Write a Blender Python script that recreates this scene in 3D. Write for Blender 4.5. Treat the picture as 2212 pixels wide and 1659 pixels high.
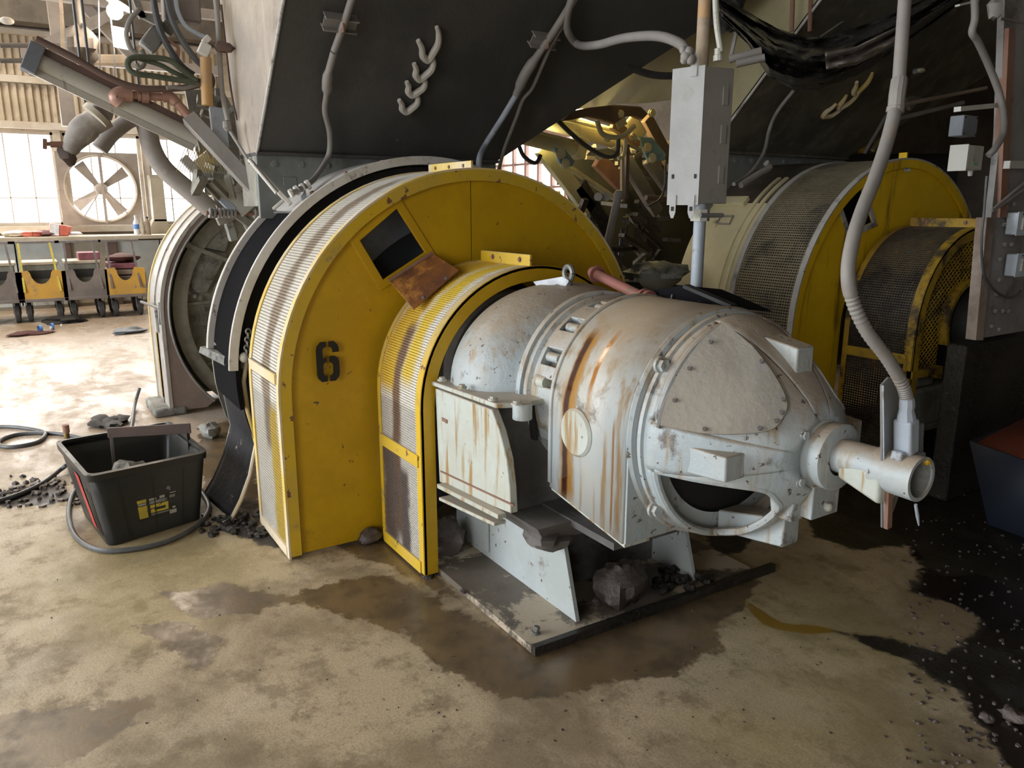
import bpy, bmesh, math, random
import numpy as np
from mathutils import Vector, Matrix, noise as mnoise
from mathutils.geometry import tessellate_polygon
sc = bpy.context.scene
for o in list(bpy.data.objects): bpy.data.objects.remove(o, do_unlink=True)
COL = sc.collection
# ---------------------------------------------------------------- camera
F_, CX_, CY_, HZ_ = 1661.0, 1106.0, 829.5, 384.0
PIT = math.atan2(HZ_, F_); AZ = math.radians(32.3)
RX, FX = math.sin(AZ), -math.cos(AZ)      # world X axis seen as (right, forward)
RY, FY = math.cos(AZ), math.sin(AZ)
EYE = np.array([0, 0, 1.5])
cd = bpy.data.cameras.new('camera'); cam = bpy.data.objects.new('camera', cd); COL.objects.link(cam); sc.camera = cam
fw = Vector((FX*math.cos(PIT), FY*math.cos(PIT), -math.sin(PIT)))
rt = Vector((RX, RY, 0)); upv = rt.cross(fw)
cam.matrix_world = Matrix(((rt.x, upv.x, -fw.x, 0), (rt.y, upv.y, -fw.y, 0), (rt.z, upv.z, -fw.z, 1.5), (0, 0, 0, 1)))
cd.sensor_width = 36; cd.lens = F_/2212*36; cd.clip_end = 200; cd.clip_start = 0.02
# survey helpers: sight line through a photograph pixel cut with a real plane
def ray(x, y):
    dx, dy = x-CX_, y-CY_
    u = -(dy*math.cos(PIT)+F_*math.sin(PIT)); f = F_*math.cos(PIT)-dy*math.sin(PIT)
    return np.array([dx*RX+f*FX, dx*RY+f*FY, u])
def G(x, y, z=0.0): d = ray(x, y); return tuple(EYE+d*((z-1.5)/d[2]))
def PX(x, y, c): d = ray(x, y); return tuple(EYE+d*(c/d[0]))
def PY(x, y, c): d = ray(x, y); return tuple(EYE+d*(c/d[1]))
def PD(x, y, r): d = ray(x, y); return tuple(EYE+d*(r/math.hypot(d[0], d[1])))
# ---------------------------------------------------------------- world, lights, exposure
sc.view_settings.view_transform = 'Standard'; sc.view_settings.look = 'None'
sc.view_settings.gamma = 1; sc.view_settings.use_curve_mapping = False
sc.view_settings.exposure = 0.15
w = bpy.data.worlds.new('world'); sc.world = w; w.use_nodes = True
bg = w.node_tree.nodes['Background']; bg.inputs[0].default_value = (0.93, 0.96, 1.0, 1); bg.inputs[1].default_value = 4.0
def area(name, loc, target, sx, sy, power, color, label):
    l = bpy.data.lights.new(name, 'AREA'); l.shape = 'RECTANGLE'; l.size = sx; l.size_y = sy; l.energy = power; l.color = color
    o = bpy.data.objects.new(name, l); COL.objects.link(o); o.location = loc
    o.rotation_euler = (Vector(target)-Vector(loc)).to_track_quat('-Z', 'Y').to_euler(); return o
area('left_fill', (-5.6, -6.2, 2.5), (-4.2, 0, 0.5), 5.4, 4.2, 385, (0.90, 0.95, 1.0), '')  # unseen area light added to bring soft light in from the left
area('front_left_fill', (1.6, -5.9, 2.8), (-1.6, 1.2, 0.3), 2.6, 3.0, 82, (1.0, 0.95, 0.88), '')  # unseen fill added front-left to lift the motor and second machine
area('far_window_daylight', (-14.0, 0.6, 2.1), (-8, 0.4, 0.3), 3.6, 1.6, 130, (1.0, 0.93, 0.84), '')
area('overhead_fill', (-11.0, -2.0, 6.6), (-10.5, -1.0, 0), 3.0, 3.0, 420, (1.0, 0.86, 0.68), '')  # unseen fill added under the closed ceiling over the far end
def pt(name, loc, power, color, r=0.06):
    l = bpy.data.lights.new(name, 'POINT'); l.energy = power; l.color = color; l.shadow_soft_size = r
    o = bpy.data.objects.new(name, l); COL.objects.link(o); o.location = loc; return o
# ---------------------------------------------------------------- mesh helpers
class MB:
    def __init__(s): s.v = []; s.f = []
    def add(s, vs, fs):
        n = len(s.v); s.v += [tuple(float(c) for c in p) for p in vs]; s.f += [tuple(i+n for i in f) for f in fs]; return s
    def box(s, a, b):
        x0, x1 = sorted((a[0], b[0])); y0, y1 = sorted((a[1], b[1])); z0, z1 = sorted((a[2], b[2]))
        return s.add([(x0,y0,z0),(x1,y0,z0),(x1,y1,z0),(x0,y1,z0),(x0,y0,z1),(x1,y0,z1),(x1,y1,z1),(x0,y1,z1)],
                     [(3,2,1,0),(4,5,6,7),(0,1,5,4),(1,2,6,5),(2,3,7,6),(3,0,4,7)])
    def hexa(s, p): return s.add(p, [(3,2,1,0),(4,5,6,7),(0,1,5,4),(1,2,6,5),(2,3,7,6),(3,0,4,7)])
    def bar(s, p0, p1, w, h, up=(0,0,1)):
        p0, p1 = Vector(p0), Vector(p1); d = (p1-p0).normalized(); u = Vector(up)
        if abs(d.dot(u)) > .98: u = Vector((1,0,0))
        r = d.cross(u).normalized(); u = r.cross(d).normalized(); r *= w/2; u *= h/2
        return s.hexa([p0-r-u, p0+r-u, p1+r-u, p1-r-u, p0-r+u, p0+r+u, p1+r+u, p1-r+u])
    def prism(s, poly, vec):
        n = len(poly); P = [Vector(p) for p in poly]; V = Vector(vec)
        vs = P+[p+V for p in P]
        fs = [tuple(range(n-1, -1, -1)), tuple(range(n, 2*n))]+[(i, (i+1) % n, n+(i+1) % n, n+i) for i in range(n)]
        return s.add(vs, fs)
    def plate(s, loops, x, t, axis=0):      # loops of (a,b) in the plane normal to axis, holes allowed
        def P(a, b, c): return [(c, a, b), (a, c, b), (a, b, c)][axis]
        L = [[Vector((a, b, 0)) for a, b in l] for l in loops]; tri = tessellate_polygon(L); flat = [p for l in L for p in l]; n = len(flat)
        s.add([P(p.x, p.y, x) for p in flat]+[P(p.x, p.y, x+t) for p in flat], [])
        base = len(s.v)-2*n
        for a, b, c in tri: s.f += [(base+a, base+b, base+c), (base+n+c, base+n+b, base+n+a)]
        k = 0
        for l in L:
            m = len(l)
            for i in range(m): a, b = k+i, k+(i+1) % m; s.f.append((base+a, base+b, base+n+b, base+n+a))
            k += m
        return s
    def tube(s, pts, r, n=10, cap=True):
        P = [Vector(p) for p in pts]; m = len(P); rs = r if isinstance(r, (list, tuple)) else [r]*m
        t0 = (P[1]-P[0]).normalized(); a = Vector((0,0,1)) if abs(t0.z) < .9 else Vector((1,0,0)); nrm = t0.cross(a).normalized(); vs = []
        for i in range(m):
            t = (P[min(i+1, m-1)]-P[max(i-1, 0)]).normalized(); nrm = (nrm-t*nrm.dot(t)).normalized(); b = t.cross(nrm)
            for k in range(n):
                an = 2*math.pi*k/n; vs.append(P[i]+(nrm*math.cos(an)+b*math.sin(an))*rs[i])
        fs = [(i*n+k, i*n+(k+1) % n, (i+1)*n+(k+1) % n, (i+1)*n+k) for i in range(m-1) for k in range(n)]
        if cap: fs += [tuple(range(n-1, -1, -1)), tuple(range((m-1)*n, m*n))]
        return s.add(vs, fs)
    def cyl(s, p0, p1, r, n=16): return s.tube([p0, p1], r, n)
    def lathe(s, prof, c, a0=0, a1=360, n=48, axis='x', caps=False):   # prof: (along, radius)
        full = abs(a1-a0) >= 360; m = n if full else n+1; vs = []
        for x, r in prof:
            for k in range(m):
                an = math.radians(a0+(a1-a0)*k/n); ca, sa = math.cos(an)*r, math.sin(an)*r
                if axis == 'x': vs.append((x, c[0]+ca, c[1]+sa))
                elif axis == 'y': vs.append((c[0]+ca, x, c[1]+sa))
                else: vs.append((c[0]+ca, c[1]+sa, x))
        fs = []
        for i in range(len(prof)-1):
            for k in range(n):
                k2 = (k+1) % m if full else k+1; fs.append((i*m+k, i*m+k2, (i+1)*m+k2, (i+1)*m+k))
        if caps and full: fs += [tuple(range(m)), tuple(range((len(prof)-1)*m, len(prof)*m))]
        return s.add(vs, fs)
    def ball(s, c, r, n=12, sc_=(1,1,1)):
        vs = [(c[0], c[1], c[2]+r*sc_[2])]; rings = n//2
        for i in range(1, rings):
            ph = math.pi*i/rings
            for k in range(n): an = 2*math.pi*k/n; vs.append((c[0]+r*sc_[0]*math.sin(ph)*math.cos(an), c[1]+r*sc_[1]*math.sin(ph)*math.sin(an), c[2]+r*sc_[2]*math.cos(ph)))
        vs.append((c[0], c[1], c[2]-r*sc_[2])); e = len(vs)-1; fs = []
        for k in range(n): fs.append((0, 1+k, 1+(k+1) % n)); fs.append((e, 1+(rings-2)*n+(k+1) % n, 1+(rings-2)*n+k))
        for i in range(rings-2):
            for k in range(n): a = 1+i*n; fs.append((a+k, a+n+k, a+n+(k+1) % n, a+(k+1) % n))
        return s.add(vs, fs)
    def rock(s, c, r, seed=0, n=16, rough=.35):
        b = MB().ball((0, 0, 0), 1, n); rr = r if isinstance(r, (tuple, list)) else (r, r, r); vs = []
        for v in b.v:
            V = Vector(v); d = 1+rough*mnoise.noise(V*1.4+Vector((seed*7.3, seed, 0)))+rough*.5*mnoise.noise(V*3.7+Vector((seed, 3, 1)))
            V = V*d; vs.append((c[0]+V.x*rr[0], c[1]+V.y*rr[1], c[2]+V.z*rr[2]))
        return s.add(vs, b.f)
    def grid(s, fn, nu, nv):
        vs = [fn(i/nu, j/nv) for i in range(nu+1) for j in range(nv+1)]
        return s.add(vs, [(i*(nv+1)+j, (i+1)*(nv+1)+j, (i+1)*(nv+1)+j+1, i*(nv+1)+j+1) for i in range(nu) for j in range(nv)])
    def squash(s, z0, k): s.v = [(x, y, z0+(z-z0)*k if z > z0 else z) for x, y, z in s.v]; return s
    def bolt(s, c, r, d, h=None):      # hex head standing along direction d
        c = Vector(c); d = Vector(d).normalized(); h = h or r*.8
        s.tube([c-d*.004, c+d*h*.25], r*1.35, 12); return s.tube([c+d*h*.2, c+d*h], r, 6)
WL = {}
def wl(o): return WL.get(o.name, Vector((0,0,0))) if o else Vector((0,0,0))
def obj(name, mb, m, parent=None, smooth=35, bevel=0, solid=0, flip=False, origin=None, bevseg=2):
    me = bpy.data.meshes.new(name); V = np.array(mb.v)
    if parent is not None: org = WL[parent.name]
    elif origin is not None: org = Vector(origin)
    else: org = Vector(((V[:,0].min()+V[:,0].max())/2, (V[:,1].min()+V[:,1].max())/2, V[:,2].min()))
    me.from_pydata((V-np.array(org)).tolist(), [], mb.f); me.validate()
    bm = bmesh.new(); bm.from_mesh(me); bmesh.ops.recalc_face_normals(bm, faces=bm.faces); bm.to_mesh(me); bm.free()
    if m: me.materials.append(m)
    if smooth:
        me.shade_smooth(); me.set_sharp_from_angle(angle=math.radians(smooth))
    o = bpy.data.objects.new(name, me); COL.objects.link(o)
    if parent is not None: o.parent = parent; WL[o.name] = org
    else: o.location = org; WL[o.name] = org
    if solid:
        md = o.modifiers.new('solid', 'SOLIDIFY'); md.thickness = solid; md.offset = 0
    if bevel:
        md = o.modifiers.new('bevel', 'BEVEL'); md.width = bevel; md.segments = bevseg; md.limit_method = 'ANGLE'; md.angle_limit = math.radians(40)
    return o
def tag(o, label=None, cat=None, group=None, kind=None):
    if label: o['label'] = label
    if cat: o['category'] = cat
    if group: o['group'] = group
    if kind: o['kind'] = kind
    return o
def thing(name, loc, label, cat, group=None):
    o = bpy.data.objects.new(name, None); COL.objects.link(o); o.location = loc; o.empty_display_size = .1; WL[o.name] = Vector(loc)
    return tag(o, label, cat, group)
def single(name, mb, m, label, cat, group=None, **k): return tag(obj(name, mb, m, **k), label, cat, group)
def struct(name, mb, m, **k): return tag(obj(name, mb, m, **k), kind='structure')
def copy_tree(o, parent=None):
    c = o.copy(); COL.objects.link(c); c.parent = parent
    for ch in list(o.children): copy_tree(ch, c)
    return c
def spline(pts, n=8):     # catmull-rom through points
    P = [Vector(p) for p in pts]; P = [P[0]*2-P[1]]+P+[P[-1]*2-P[-2]]; out = []
    for i in range(1, len(P)-2):
        a, b, c, d = P[i-1:i+3]
        for k in range(n):
            t = k/n; out.append(.5*((2*b)+(c-a)*t+(2*a-5*b+4*c-d)*t*t+(3*b-a-3*c+d)*t**3))
    out.append(P[-2]); return out
def vec(n): return random.Random(n)
# ---------------------------------------------------------------- materials
def nm(name): m = bpy.data.materials.new(name); m.use_nodes = True; nt = m.node_tree; return m, nt, nt.nodes['Principled BSDF']
def N(nt, t, **k):
    n = nt.nodes.new(t)
    for a, b in k.items(): setattr(n, a, b)
    return n
def mapr(nt, src, lo, hi, a=0, b=1):
    n = N(nt, 'ShaderNodeMapRange'); n.interpolation_type = 'SMOOTHSTEP'; n.inputs[1].default_value = lo; n.inputs[2].default_value = hi; n.inputs[3].default_value = a; n.inputs[4].default_value = b
    nt.links.new(src, n.inputs[0]); return n.outputs[0]
def mix(nt, f, a, b, mode='MIX'):
    n = N(nt, 'ShaderNodeMix', data_type='RGBA', blend_type=mode)
    for i, v in ((0, f), (6, a), (7, b)):
        if hasattr(v, 'is_linked') or hasattr(v, 'links'): nt.links.new(v, n.inputs[i])
        elif i == 0: n.inputs[0].default_value = v
        else: n.inputs[i].default_value = (v[0], v[1], v[2], 1)
    return n.outputs[2]
def math_(nt, op, a, b=0.0, c=None):
    n = N(nt, 'ShaderNodeMath', operation=op)
    for i, v in enumerate((a, b)+((c,) if c is not None else ())):
        if hasattr(v, 'links'): nt.links.new(v, n.inputs[i])
        else: n.inputs[i].default_value = v
    return n.outputs[0]
def pos(nt, scale=(1,1,1), off=(0,0,0)):
    g = N(nt, 'ShaderNodeNewGeometry'); mp = N(nt, 'ShaderNodeMapping'); mp.inputs['Scale'].default_value = scale; mp.inputs['Location'].default_value = off
    nt.links.new(g.outputs['Position'], mp.inputs[0]); return mp.outputs[0]
def noi(nt, v, scale, detail=5, rough=.6, dist=0):
    n = N(nt, 'ShaderNodeTexNoise'); n.inputs['Scale'].default_value = scale; n.inputs['Detail'].default_value = detail; n.inputs['Roughness'].default_value = rough; n.inputs['Distortion'].default_value = dist
    nt.links.new(v, n.inputs['Vector']); return n.outputs['Fac']
def pm(name, base, base2=None, dirt=None, streak=None, spots=None, dust=None, rough=.55, metal=0, bump=.15, bscale=40, bands=None, band_axis=2, wetband=False, spec=None):
    """worn paint: two tones, cloudy dirt (col,scale,lo,hi), vertical run marks (col,lo,hi), chips (col,scale,lo), settled dust on top faces (col,amount)"""
    m, nt, b = nm(name); P = pos(nt); c = base
    big = noi(nt, P, 3.1, 6, .65)
    c = mix(nt, mapr(nt, big, .38, .62), base, base2 or tuple(x*.8 for x in base))
    if dirt: c = mix(nt, mapr(nt, noi(nt, P, dirt[1], 8, .7, .3), dirt[2], dirt[3]), c, dirt[0])
    if streak:
        s = noi(nt, pos(nt, (1, 1, .09)), streak[3] if len(streak) > 3 else 28, 5, .6)
        c = mix(nt, mapr(nt, s, streak[1], streak[2]), c, streak[0])
    if dust:
        g = N(nt, 'ShaderNodeNewGeometry'); sp = N(nt, 'ShaderNodeSeparateXYZ'); nt.links.new(g.outputs['Normal'], sp.inputs[0])
        k = math_(nt, 'ADD', sp.outputs[2], math_(nt, 'MULTIPLY', math_(nt, 'SUBTRACT', noi(nt, P, 9, 6, .7), .5), .9))
        c = mix(nt, mapr(nt, k, .15, .9, 0, dust[1]), c, dust[0])
    if spots: c = mix(nt, mapr(nt, noi(nt, P, spots[1], 3, .6), spots[2], spots[2]+.04), c, spots[0])
    r = mapr(nt, big, .3, .7, rough-.08, rough+.12)
    if bands:                       # stains that lie where they lie: (col, axis centre, half width, z0, z1)
        g = N(nt, 'ShaderNodeNewGeometry'); sp = N(nt, 'ShaderNodeSeparateXYZ'); nt.links.new(g.outputs['Position'], sp.inputs[0])
        wv = noi(nt, pos(nt, (1, 1, .5)), 7, 4, .6)
        for col, ax, cen, hw, z0, z1 in bands:
            d = math_(nt, 'ABSOLUTE', math_(nt, 'SUBTRACT', math_(nt, 'ADD', sp.outputs[ax], math_(nt, 'MULTIPLY', math_(nt, 'SUBTRACT', wv, .5), hw*1.8)), cen))
            f = math_(nt, 'MULTIPLY', mapr(nt, d, hw*.4, hw*1.15, 1, 0), math_(nt, 'MULTIPLY', mapr(nt, sp.outputs[2], z0-.04, z0+.04), mapr(nt, sp.outputs[2], z1-.03, z1+.03, 1, 0)))
            c = mix(nt, f, c, col)
            if wetband: r = math_(nt, 'SUBTRACT', r, math_(nt, 'MULTIPLY', f, .35))
    nt.links.new(c, b.inputs['Base Color']) if hasattr(c, 'links') else None
    nt.links.new(r, b.inputs['Roughness']); b.inputs['Metallic'].default_value = metal
    if spec is not None: b.inputs['Specular IOR Level'].default_value = spec
    bp = N(nt, 'ShaderNodeBump'); bp.inputs['Strength'].default_value = bump; bp.inputs['Distance'].default_value = .01
    nt.links.new(noi(nt, P, bscale, 6, .65), bp.inputs['Height']); nt.links.new(bp.outputs[0], b.inputs['Normal'])
    return m
def flat(name, col, rough=.6, metal=0, emit=None):
    m, nt, b = nm(name); P = pos(nt)
    c = mix(nt, mapr(nt, noi(nt, P, 14, 5, .6), .35, .65), col, tuple(x*.72 for x in col)); nt.links.new(c, b.inputs['Base Color'])
    b.inputs['Roughness'].default_value = rough; b.inputs['Metallic'].default_value = metal
    if emit: b.inputs['Emission Color'].default_value = (*emit[0], 1); b.inputs['Emission Strength'].default_value = emit[1]
    return m
RUST = (.22, .085, .03); DRT = (.10, .08, .055)
M = {}
M['yellow'] = pm('yellow_paint', (.62, .375, .006), (.54, .32, .005), dirt=((.33, .21, .02), 5, .60, .80), streak=((.30, .17, .02), .66, .82), spots=((.10, .07, .03), 26, .70), rough=.42, bump=.1)
M['yellow_rim'] = pm('yellow_rim_paint', (.70, .46, .02), (.62, .42, .05), dirt=((.30, .22, .12), 7, .55, .72), spots=((.20, .10, .05), 22, .64), dust=((.50, .44, .36), .6), rough=.5)
M['rim_white'] = pm('pale_rim_paint', (.72, .62, .46), (.70, .50, .10), dirt=((.40, .30, .20), 7, .55, .75), rough=.55)
M['screen'] = pm('clogged_screen', (.66, .63, .57), (.58, .54, .46), dirt=((.22, .18, .14), 5, .58, .72), bands=[((.27, .21, .15), 0, -3.34, .075, .45, 1.62), ((.55, .38, .06), 0, -3.24, .085, -.1, .66)], rough=.7)
M['screen_small'] = pm('stained_screen', (.70, .67, .60), (.62, .58, .50), dirt=((.22, .16, .12), 4, .58, .70), bands=[((.66, .42, .04), 0, -2.97, .12, .74, 1.3), ((.68, .48, .05), 0, -2.80, .07, .80, 1.3), ((.20, .12, .07), 0, -2.90, .05, .1, 1.02), ((.15, .11, .09), 0, -2.98, .09, -.1, .52), ((.13, .10, .09), 0, -2.84, .05, .0, .42)], rough=.6)
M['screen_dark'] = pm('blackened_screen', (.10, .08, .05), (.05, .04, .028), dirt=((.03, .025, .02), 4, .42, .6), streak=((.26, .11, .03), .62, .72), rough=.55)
M['screen_tan'] = pm('dusty_screen', (.24, .205, .13), (.17, .145, .09), dirt=((.10, .09, .07), 4, .5, .66), rough=.8)
M['yellow_old'] = pm('sooty_yellow', (.86, .56, .006), (.80, .50, .006), streak=((.20, .10, .01), .57, .72, 9), dirt=((.12, .08, .02), 4, .58, .74), rough=.5)
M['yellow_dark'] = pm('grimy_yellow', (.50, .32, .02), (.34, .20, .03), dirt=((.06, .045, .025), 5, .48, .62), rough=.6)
M['motor'] = pm('pale_blue_grey_paint', (.42, .49, .52), (.47, .50, .49), streak=((.36, .28, .18), .52, .70, 20), dirt=((.13, .115, .10), 5, .57, .68), dust=((.38, .315, .24), 1.0), spots=((.13, .11, .09), 34, .64), rough=.40, bump=.45, bscale=26)
M['drum'] = pm('pale_paint_oil_runs', (.50, .55, .56), (.55, .55, .50), streak=((.38, .27, .15), .48, .66, 22), dirt=((.17, .14, .11), 4, .57, .70), dust=((.40, .32, .225), 1.0), rough=.36, bump=.1,
    bands=[((.42, .22, .05), 0, -1.955, .042, .55, 1.10), ((.07, .022, .012), 0, -1.965, .019, .54, 1.09), ((.40, .17, .04), 0, -1.86, .012, .93, 1.10), ((.35, .20, .10), 0, -1.72, .006, .52, .86)], wetband=True)
M['dusty'] = pm('dust_caked_cover', (.37, .335, .28), (.32, .30, .26), dirt=((.34, .33, .32), 9, .55, .7), streak=((.38, .33, .27), .58, .72), rough=.85, bump=.4)
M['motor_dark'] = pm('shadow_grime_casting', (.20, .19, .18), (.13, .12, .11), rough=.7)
M['gearbox'] = pm('pale_green_white_paint', (.55, .60, .56), (.49, .51, .44), streak=((.36, .23, .09), .50, .66, 26), dust=((.46, .40, .32), .95), spots=((.25, .20, .15), 40, .68), rough=.5)
M['stand'] = pm('pale_blue_stand_paint', (.47, .52, .53), (.42, .46, .45), dirt=((.20, .16, .12), 6, .58, .74), spots=((.10, .06, .04), 34, .66), rough=.5)
M['stand_dark'] = pm('grimy_stand_panel', (.17, .17, .17), (.10, .095, .09), dirt=((.05, .04, .035), 4, .5, .66), rough=.6)
M['baseplate'] = pm('muddy_base_plate', (.16, .13, .10), (.12, .10, .075), dirt=((.50, .42, .31), 3.0, .50, .56), rough=.5)
M['rust'] = pm('wet_rusty_steel', (.26, .10, .03), (.12, .05, .03), dirt=((.50, .22, .05), 8, .5, .65), rough=.28, bump=.3)
M['rustdry'] = pm('dry_rust', (.30, .17, .12), (.24, .13, .09), rough=.8)
M['redpipe'] = pm('red_oxide_pipe', (.36, .13, .10), (.28, .11, .09), dirt=((.20, .12, .08), 9, .5, .7), rough=.55)
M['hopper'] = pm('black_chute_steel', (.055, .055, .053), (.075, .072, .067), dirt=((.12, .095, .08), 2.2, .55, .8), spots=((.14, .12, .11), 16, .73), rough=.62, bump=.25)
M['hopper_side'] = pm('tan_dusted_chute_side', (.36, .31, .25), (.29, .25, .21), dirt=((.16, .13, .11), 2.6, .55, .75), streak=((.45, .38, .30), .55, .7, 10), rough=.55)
M['hopper_yellowlit'] = pm('yellowlit_chute_side', (.40, .37, .22), (.34, .31, .19), rough=.5)  # yellow lamp light on the side sheet is put into this tone
M['greyplate'] = pm('grey_riveted_plate', (.22, .24, .23), (.18, .19, .18), dirt=((.10, .09, .08), 6, .56, .72), rough=.55)
M['casing'] = pm('dusty_grey_casing', (.52, .51, .48), (.43, .42, .39), dirt=((.12, .11, .10), 7, .52, .68), dust=((.55, .52, .47), .5), spots=((.06, .05, .05), 30, .68), rough=.7)
M['whiteedge'] = pm('worn_white_edge', (.66, .64, .60), (.54, .51, .46), dirt=((.20, .17, .14), 12, .56, .7), rough=.6)
M['nearblack'] = pm('near_black_shade', (.006, .006, .007), (.010, .010, .012), spots=((.05, .05, .05), 40, .68), spec=.08, rough=.95, bump=.6, bscale=70)  # near-black puts the casing cavity's shade into the colour, also a black bracket
M['door'] = pm('worn_black_door', (.014, .015, .018), (.028, .028, .032), dirt=((.34, .32, .24), 5, .60, .66), rough=.6, bump=.5, spec=.2)
M['cast'] = pm('greasy_cast_iron', (.31, .30, .25), (.18, .17, .145), dirt=((.30, .29, .24), 5, .55, .7), rough=.55, metal=.15, bump=.5)
M['castlite'] = pm('dusty_cast_lump', (.30, .305, .28), (.17, .17, .15), dirt=((.07, .065, .06), 9, .5, .66), rough=.7, bump=.9, bscale=30)
M['brownface'] = pm('brown_primer_face', (.26, .20, .165), (.20, .155, .13), rough=.5)
M['guardwhite'] = pm('pale_grey_guard', (.44, .43, .41), (.37, .345, .31), dirt=((.17, .14, .11), 8, .55, .70), streak=((.28, .24, .19), .52, .68, 16), rough=.45)
M['black'] = pm('plain_black', (.012, .012, .012), (.02, .018, .016), rough=.65)
M['blue'] = pm('faded_blue_paint', (.22, .38, .46), (.16, .27, .33), dirt=((.12, .11, .10), 9, .55, .7), rough=.45)
M['cream'] = pm('cream_enamel', (.56, .52, .34), (.48, .44, .28), dirt=((.16, .14, .08), 7, .60, .75), rough=.4)
M['cream_body'] = pm('cream_machine_cover', (.70, .64, .40), (.62, .56, .35), dirt=((.15, .13, .08), 4.5, .62, .70), rough=.45)
M['oilbody'] = pm('oily_brown_casing', (.11, .085, .06), (.06, .05, .04), dirt=((.26, .22, .17), 6, .62, .75), rough=.35)
M['conduit'] = pm('dusty_grey_conduit', (.27, .255, .235), (.22, .205, .19), dirt=((.25, .21, .17), 20, .55, .7), rough=.6)
M['conduit_l'] = pm('pale_blue_conduit', (.38, .43, .49), (.31, .35, .40), dirt=((.20, .18, .16), 14, .55, .68), rough=.5)
M['box'] = pm('pale_grey_enclosure', (.46, .47, .47), (.40, .41, .40), dirt=((.36, .33, .29), 12, .58, .75), spots=((.18, .12, .10), 30, .69), rough=.55)
M['box_side'] = pm('enclosure_shaded_side', (.26, .25, .225), (.21, .20, .18), dirt=((.14, .12, .11), 6, .55, .72), rough=.6)  # side turned from the light: its shade is put into the darker tone
M['switch'] = pm('light_switch_box', (.56, .64, .72), (.50, .56, .62), dirt=((.30, .28, .27), 14, .58, .7), rough=.5)
M['boxwhite'] = pm('off_white_box', (.52, .52, .46), (.45, .45, .40), dirt=((.25, .23, .20), 10, .56, .72), rough=.5)
M['boxgrey'] = pm('blue_grey_box_cover', (.17, .19, .22), (.13, .145, .16), rough=.6)
M['tote'] = pm('black_tote_plastic', (.022, .022, .02), (.030, .030, .027), dirt=((.10, .095, .08), 6, .62, .82), rough=.42, bump=.05)
M['rubber'] = flat('grey_black_rubber', (.06, .06, .065), .5)
M['cable'] = flat('worn_grey_cable', (.11, .115, .12), .42)
M['red'] = flat('red_strip', (.55, .06, .05), .5)
M['redb'] = flat('red_plastic', (.62, .16, .11), .5)
M['labelyellow'] = flat('label_yellow', (.62, .48, .05), .5)
M['labelwhite'] = flat('label_pale', (.45, .44, .38), .5)
M['labelgrey'] = flat('label_dull', (.22, .22, .18), .5)
M['labeldark'] = flat('label_dark', (.02, .02, .02), .5)
M['paper'] = flat('white_paper', (.80, .84, .90), .6)
M['ink'] = flat('black_ink', (.01, .01, .01), .6)
M['rock'] = pm('muddy_rock', (.09, .075, .068), (.14, .11, .095), dirt=((.05, .04, .04), 12, .5, .62), spots=((.5, .46, .42), 22, .70), rough=.35, bump=1.0, bscale=30)
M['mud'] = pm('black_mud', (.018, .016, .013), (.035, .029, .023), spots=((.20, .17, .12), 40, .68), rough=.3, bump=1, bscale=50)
M['tarp'] = pm('black_plastic_sheet', (.035, .035, .037), (.065, .062, .06), dirt=((.16, .14, .12), 3, .54, .72), rough=.25, bump=.5, bscale=14)  # paler blotches for the sheet's pale folds
M['tarplite'] = pm('pale_plastic_sheet', (.42, .38, .35), (.20, .18, .165), rough=.3, bump=.5, bscale=12)  # paler tone for the sheet's fold and the torn slats
M['wood'] = pm('weathered_timber', (.40, .32, .23), (.30, .24, .17), dirt=((.16, .12, .09), 5, .56, .72), rough=.8)
M['wall'] = pm('beige_corrugated_sheet', (.56, .48, .37), (.47, .40, .30), dirt=((.28, .22, .15), 2.5, .5, .72), streak=((.30, .22, .14), .56, .7, 5), rough=.7)
M['beam'] = pm('dark_roof_steel', (.15, .13, .105), (.11, .095, .08), rough=.8)
M['frame_pink'] = pm('pinkish_window_frame', (.50, .33, .28), (.42, .27, .22), rough=.7)
M['frame'] = pm('pale_window_frame', (.60, .55, .47), (.50, .44, .36), rough=.6)
M['fan'] = pm('dusty_fan_steel', (.34, .30, .26), (.28, .24, .21), rough=.6)
M['bench'] = pm('pale_blue_bench_panel', (.46, .50, .50), (.40, .42, .40), dirt=((.26, .23, .18), 2.5, .55, .75), rough=.7)
M['benchtan'] = pm('tan_bench_panel', (.36, .32, .25), (.30, .27, .21), rough=.8)
M['benchtop'] = pm('worn_bench_top', (.50, .45, .36), (.40, .35, .27), rough=.7)
M['pipeins'] = pm('grey_wrapped_pipe', (.34, .31, .28), (.26, .235, .21), dirt=((.46, .42, .36), 6, .55, .7), rough=.6)
M['copper'] = pm('dull_copper_pipe', (.44, .26, .20), (.38, .22, .17), dirt=((.30, .22, .18), 12, .5, .7), rough=.45, metal=.3)
M['chanlite'] = pm('cream_tube_channel', (.48, .46, .40), (.40, .38, .33), streak=((.22, .14, .10), .6, .75), rough=.35)
M['chandark'] = pm('brown_channel_edge', (.14, .09, .075), (.10, .07, .06), rough=.5)
M['sling'] = flat('olive_webbing', (.085, .10, .065), .85)
M['orangepipe'] = pm('orange_dust_pipe', (.48, .27, .08), (.36, .26, .18), rough=.6)
M['steel'] = pm('dull_steel', (.30, .30, .29), (.22, .22, .21), rough=.4, metal=.5)
M['bluebin'] = pm('dark_blue_bin', (.018, .028, .055), (.02, .028, .045), rough=.5)
M['orangein'] = pm('orange_bin_lining', (.22, .045, .012), (.15, .035, .015), rough=.7)
M['tyre'] = flat('black_tyre', (.05, .047, .045), .8)
M['cartyellow'] = pm('ochre_cart_panel', (.58, .33, .05), (.48, .28, .06), dirt=((.22, .19, .16), 3, .56, .68), rough=.6)
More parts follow.
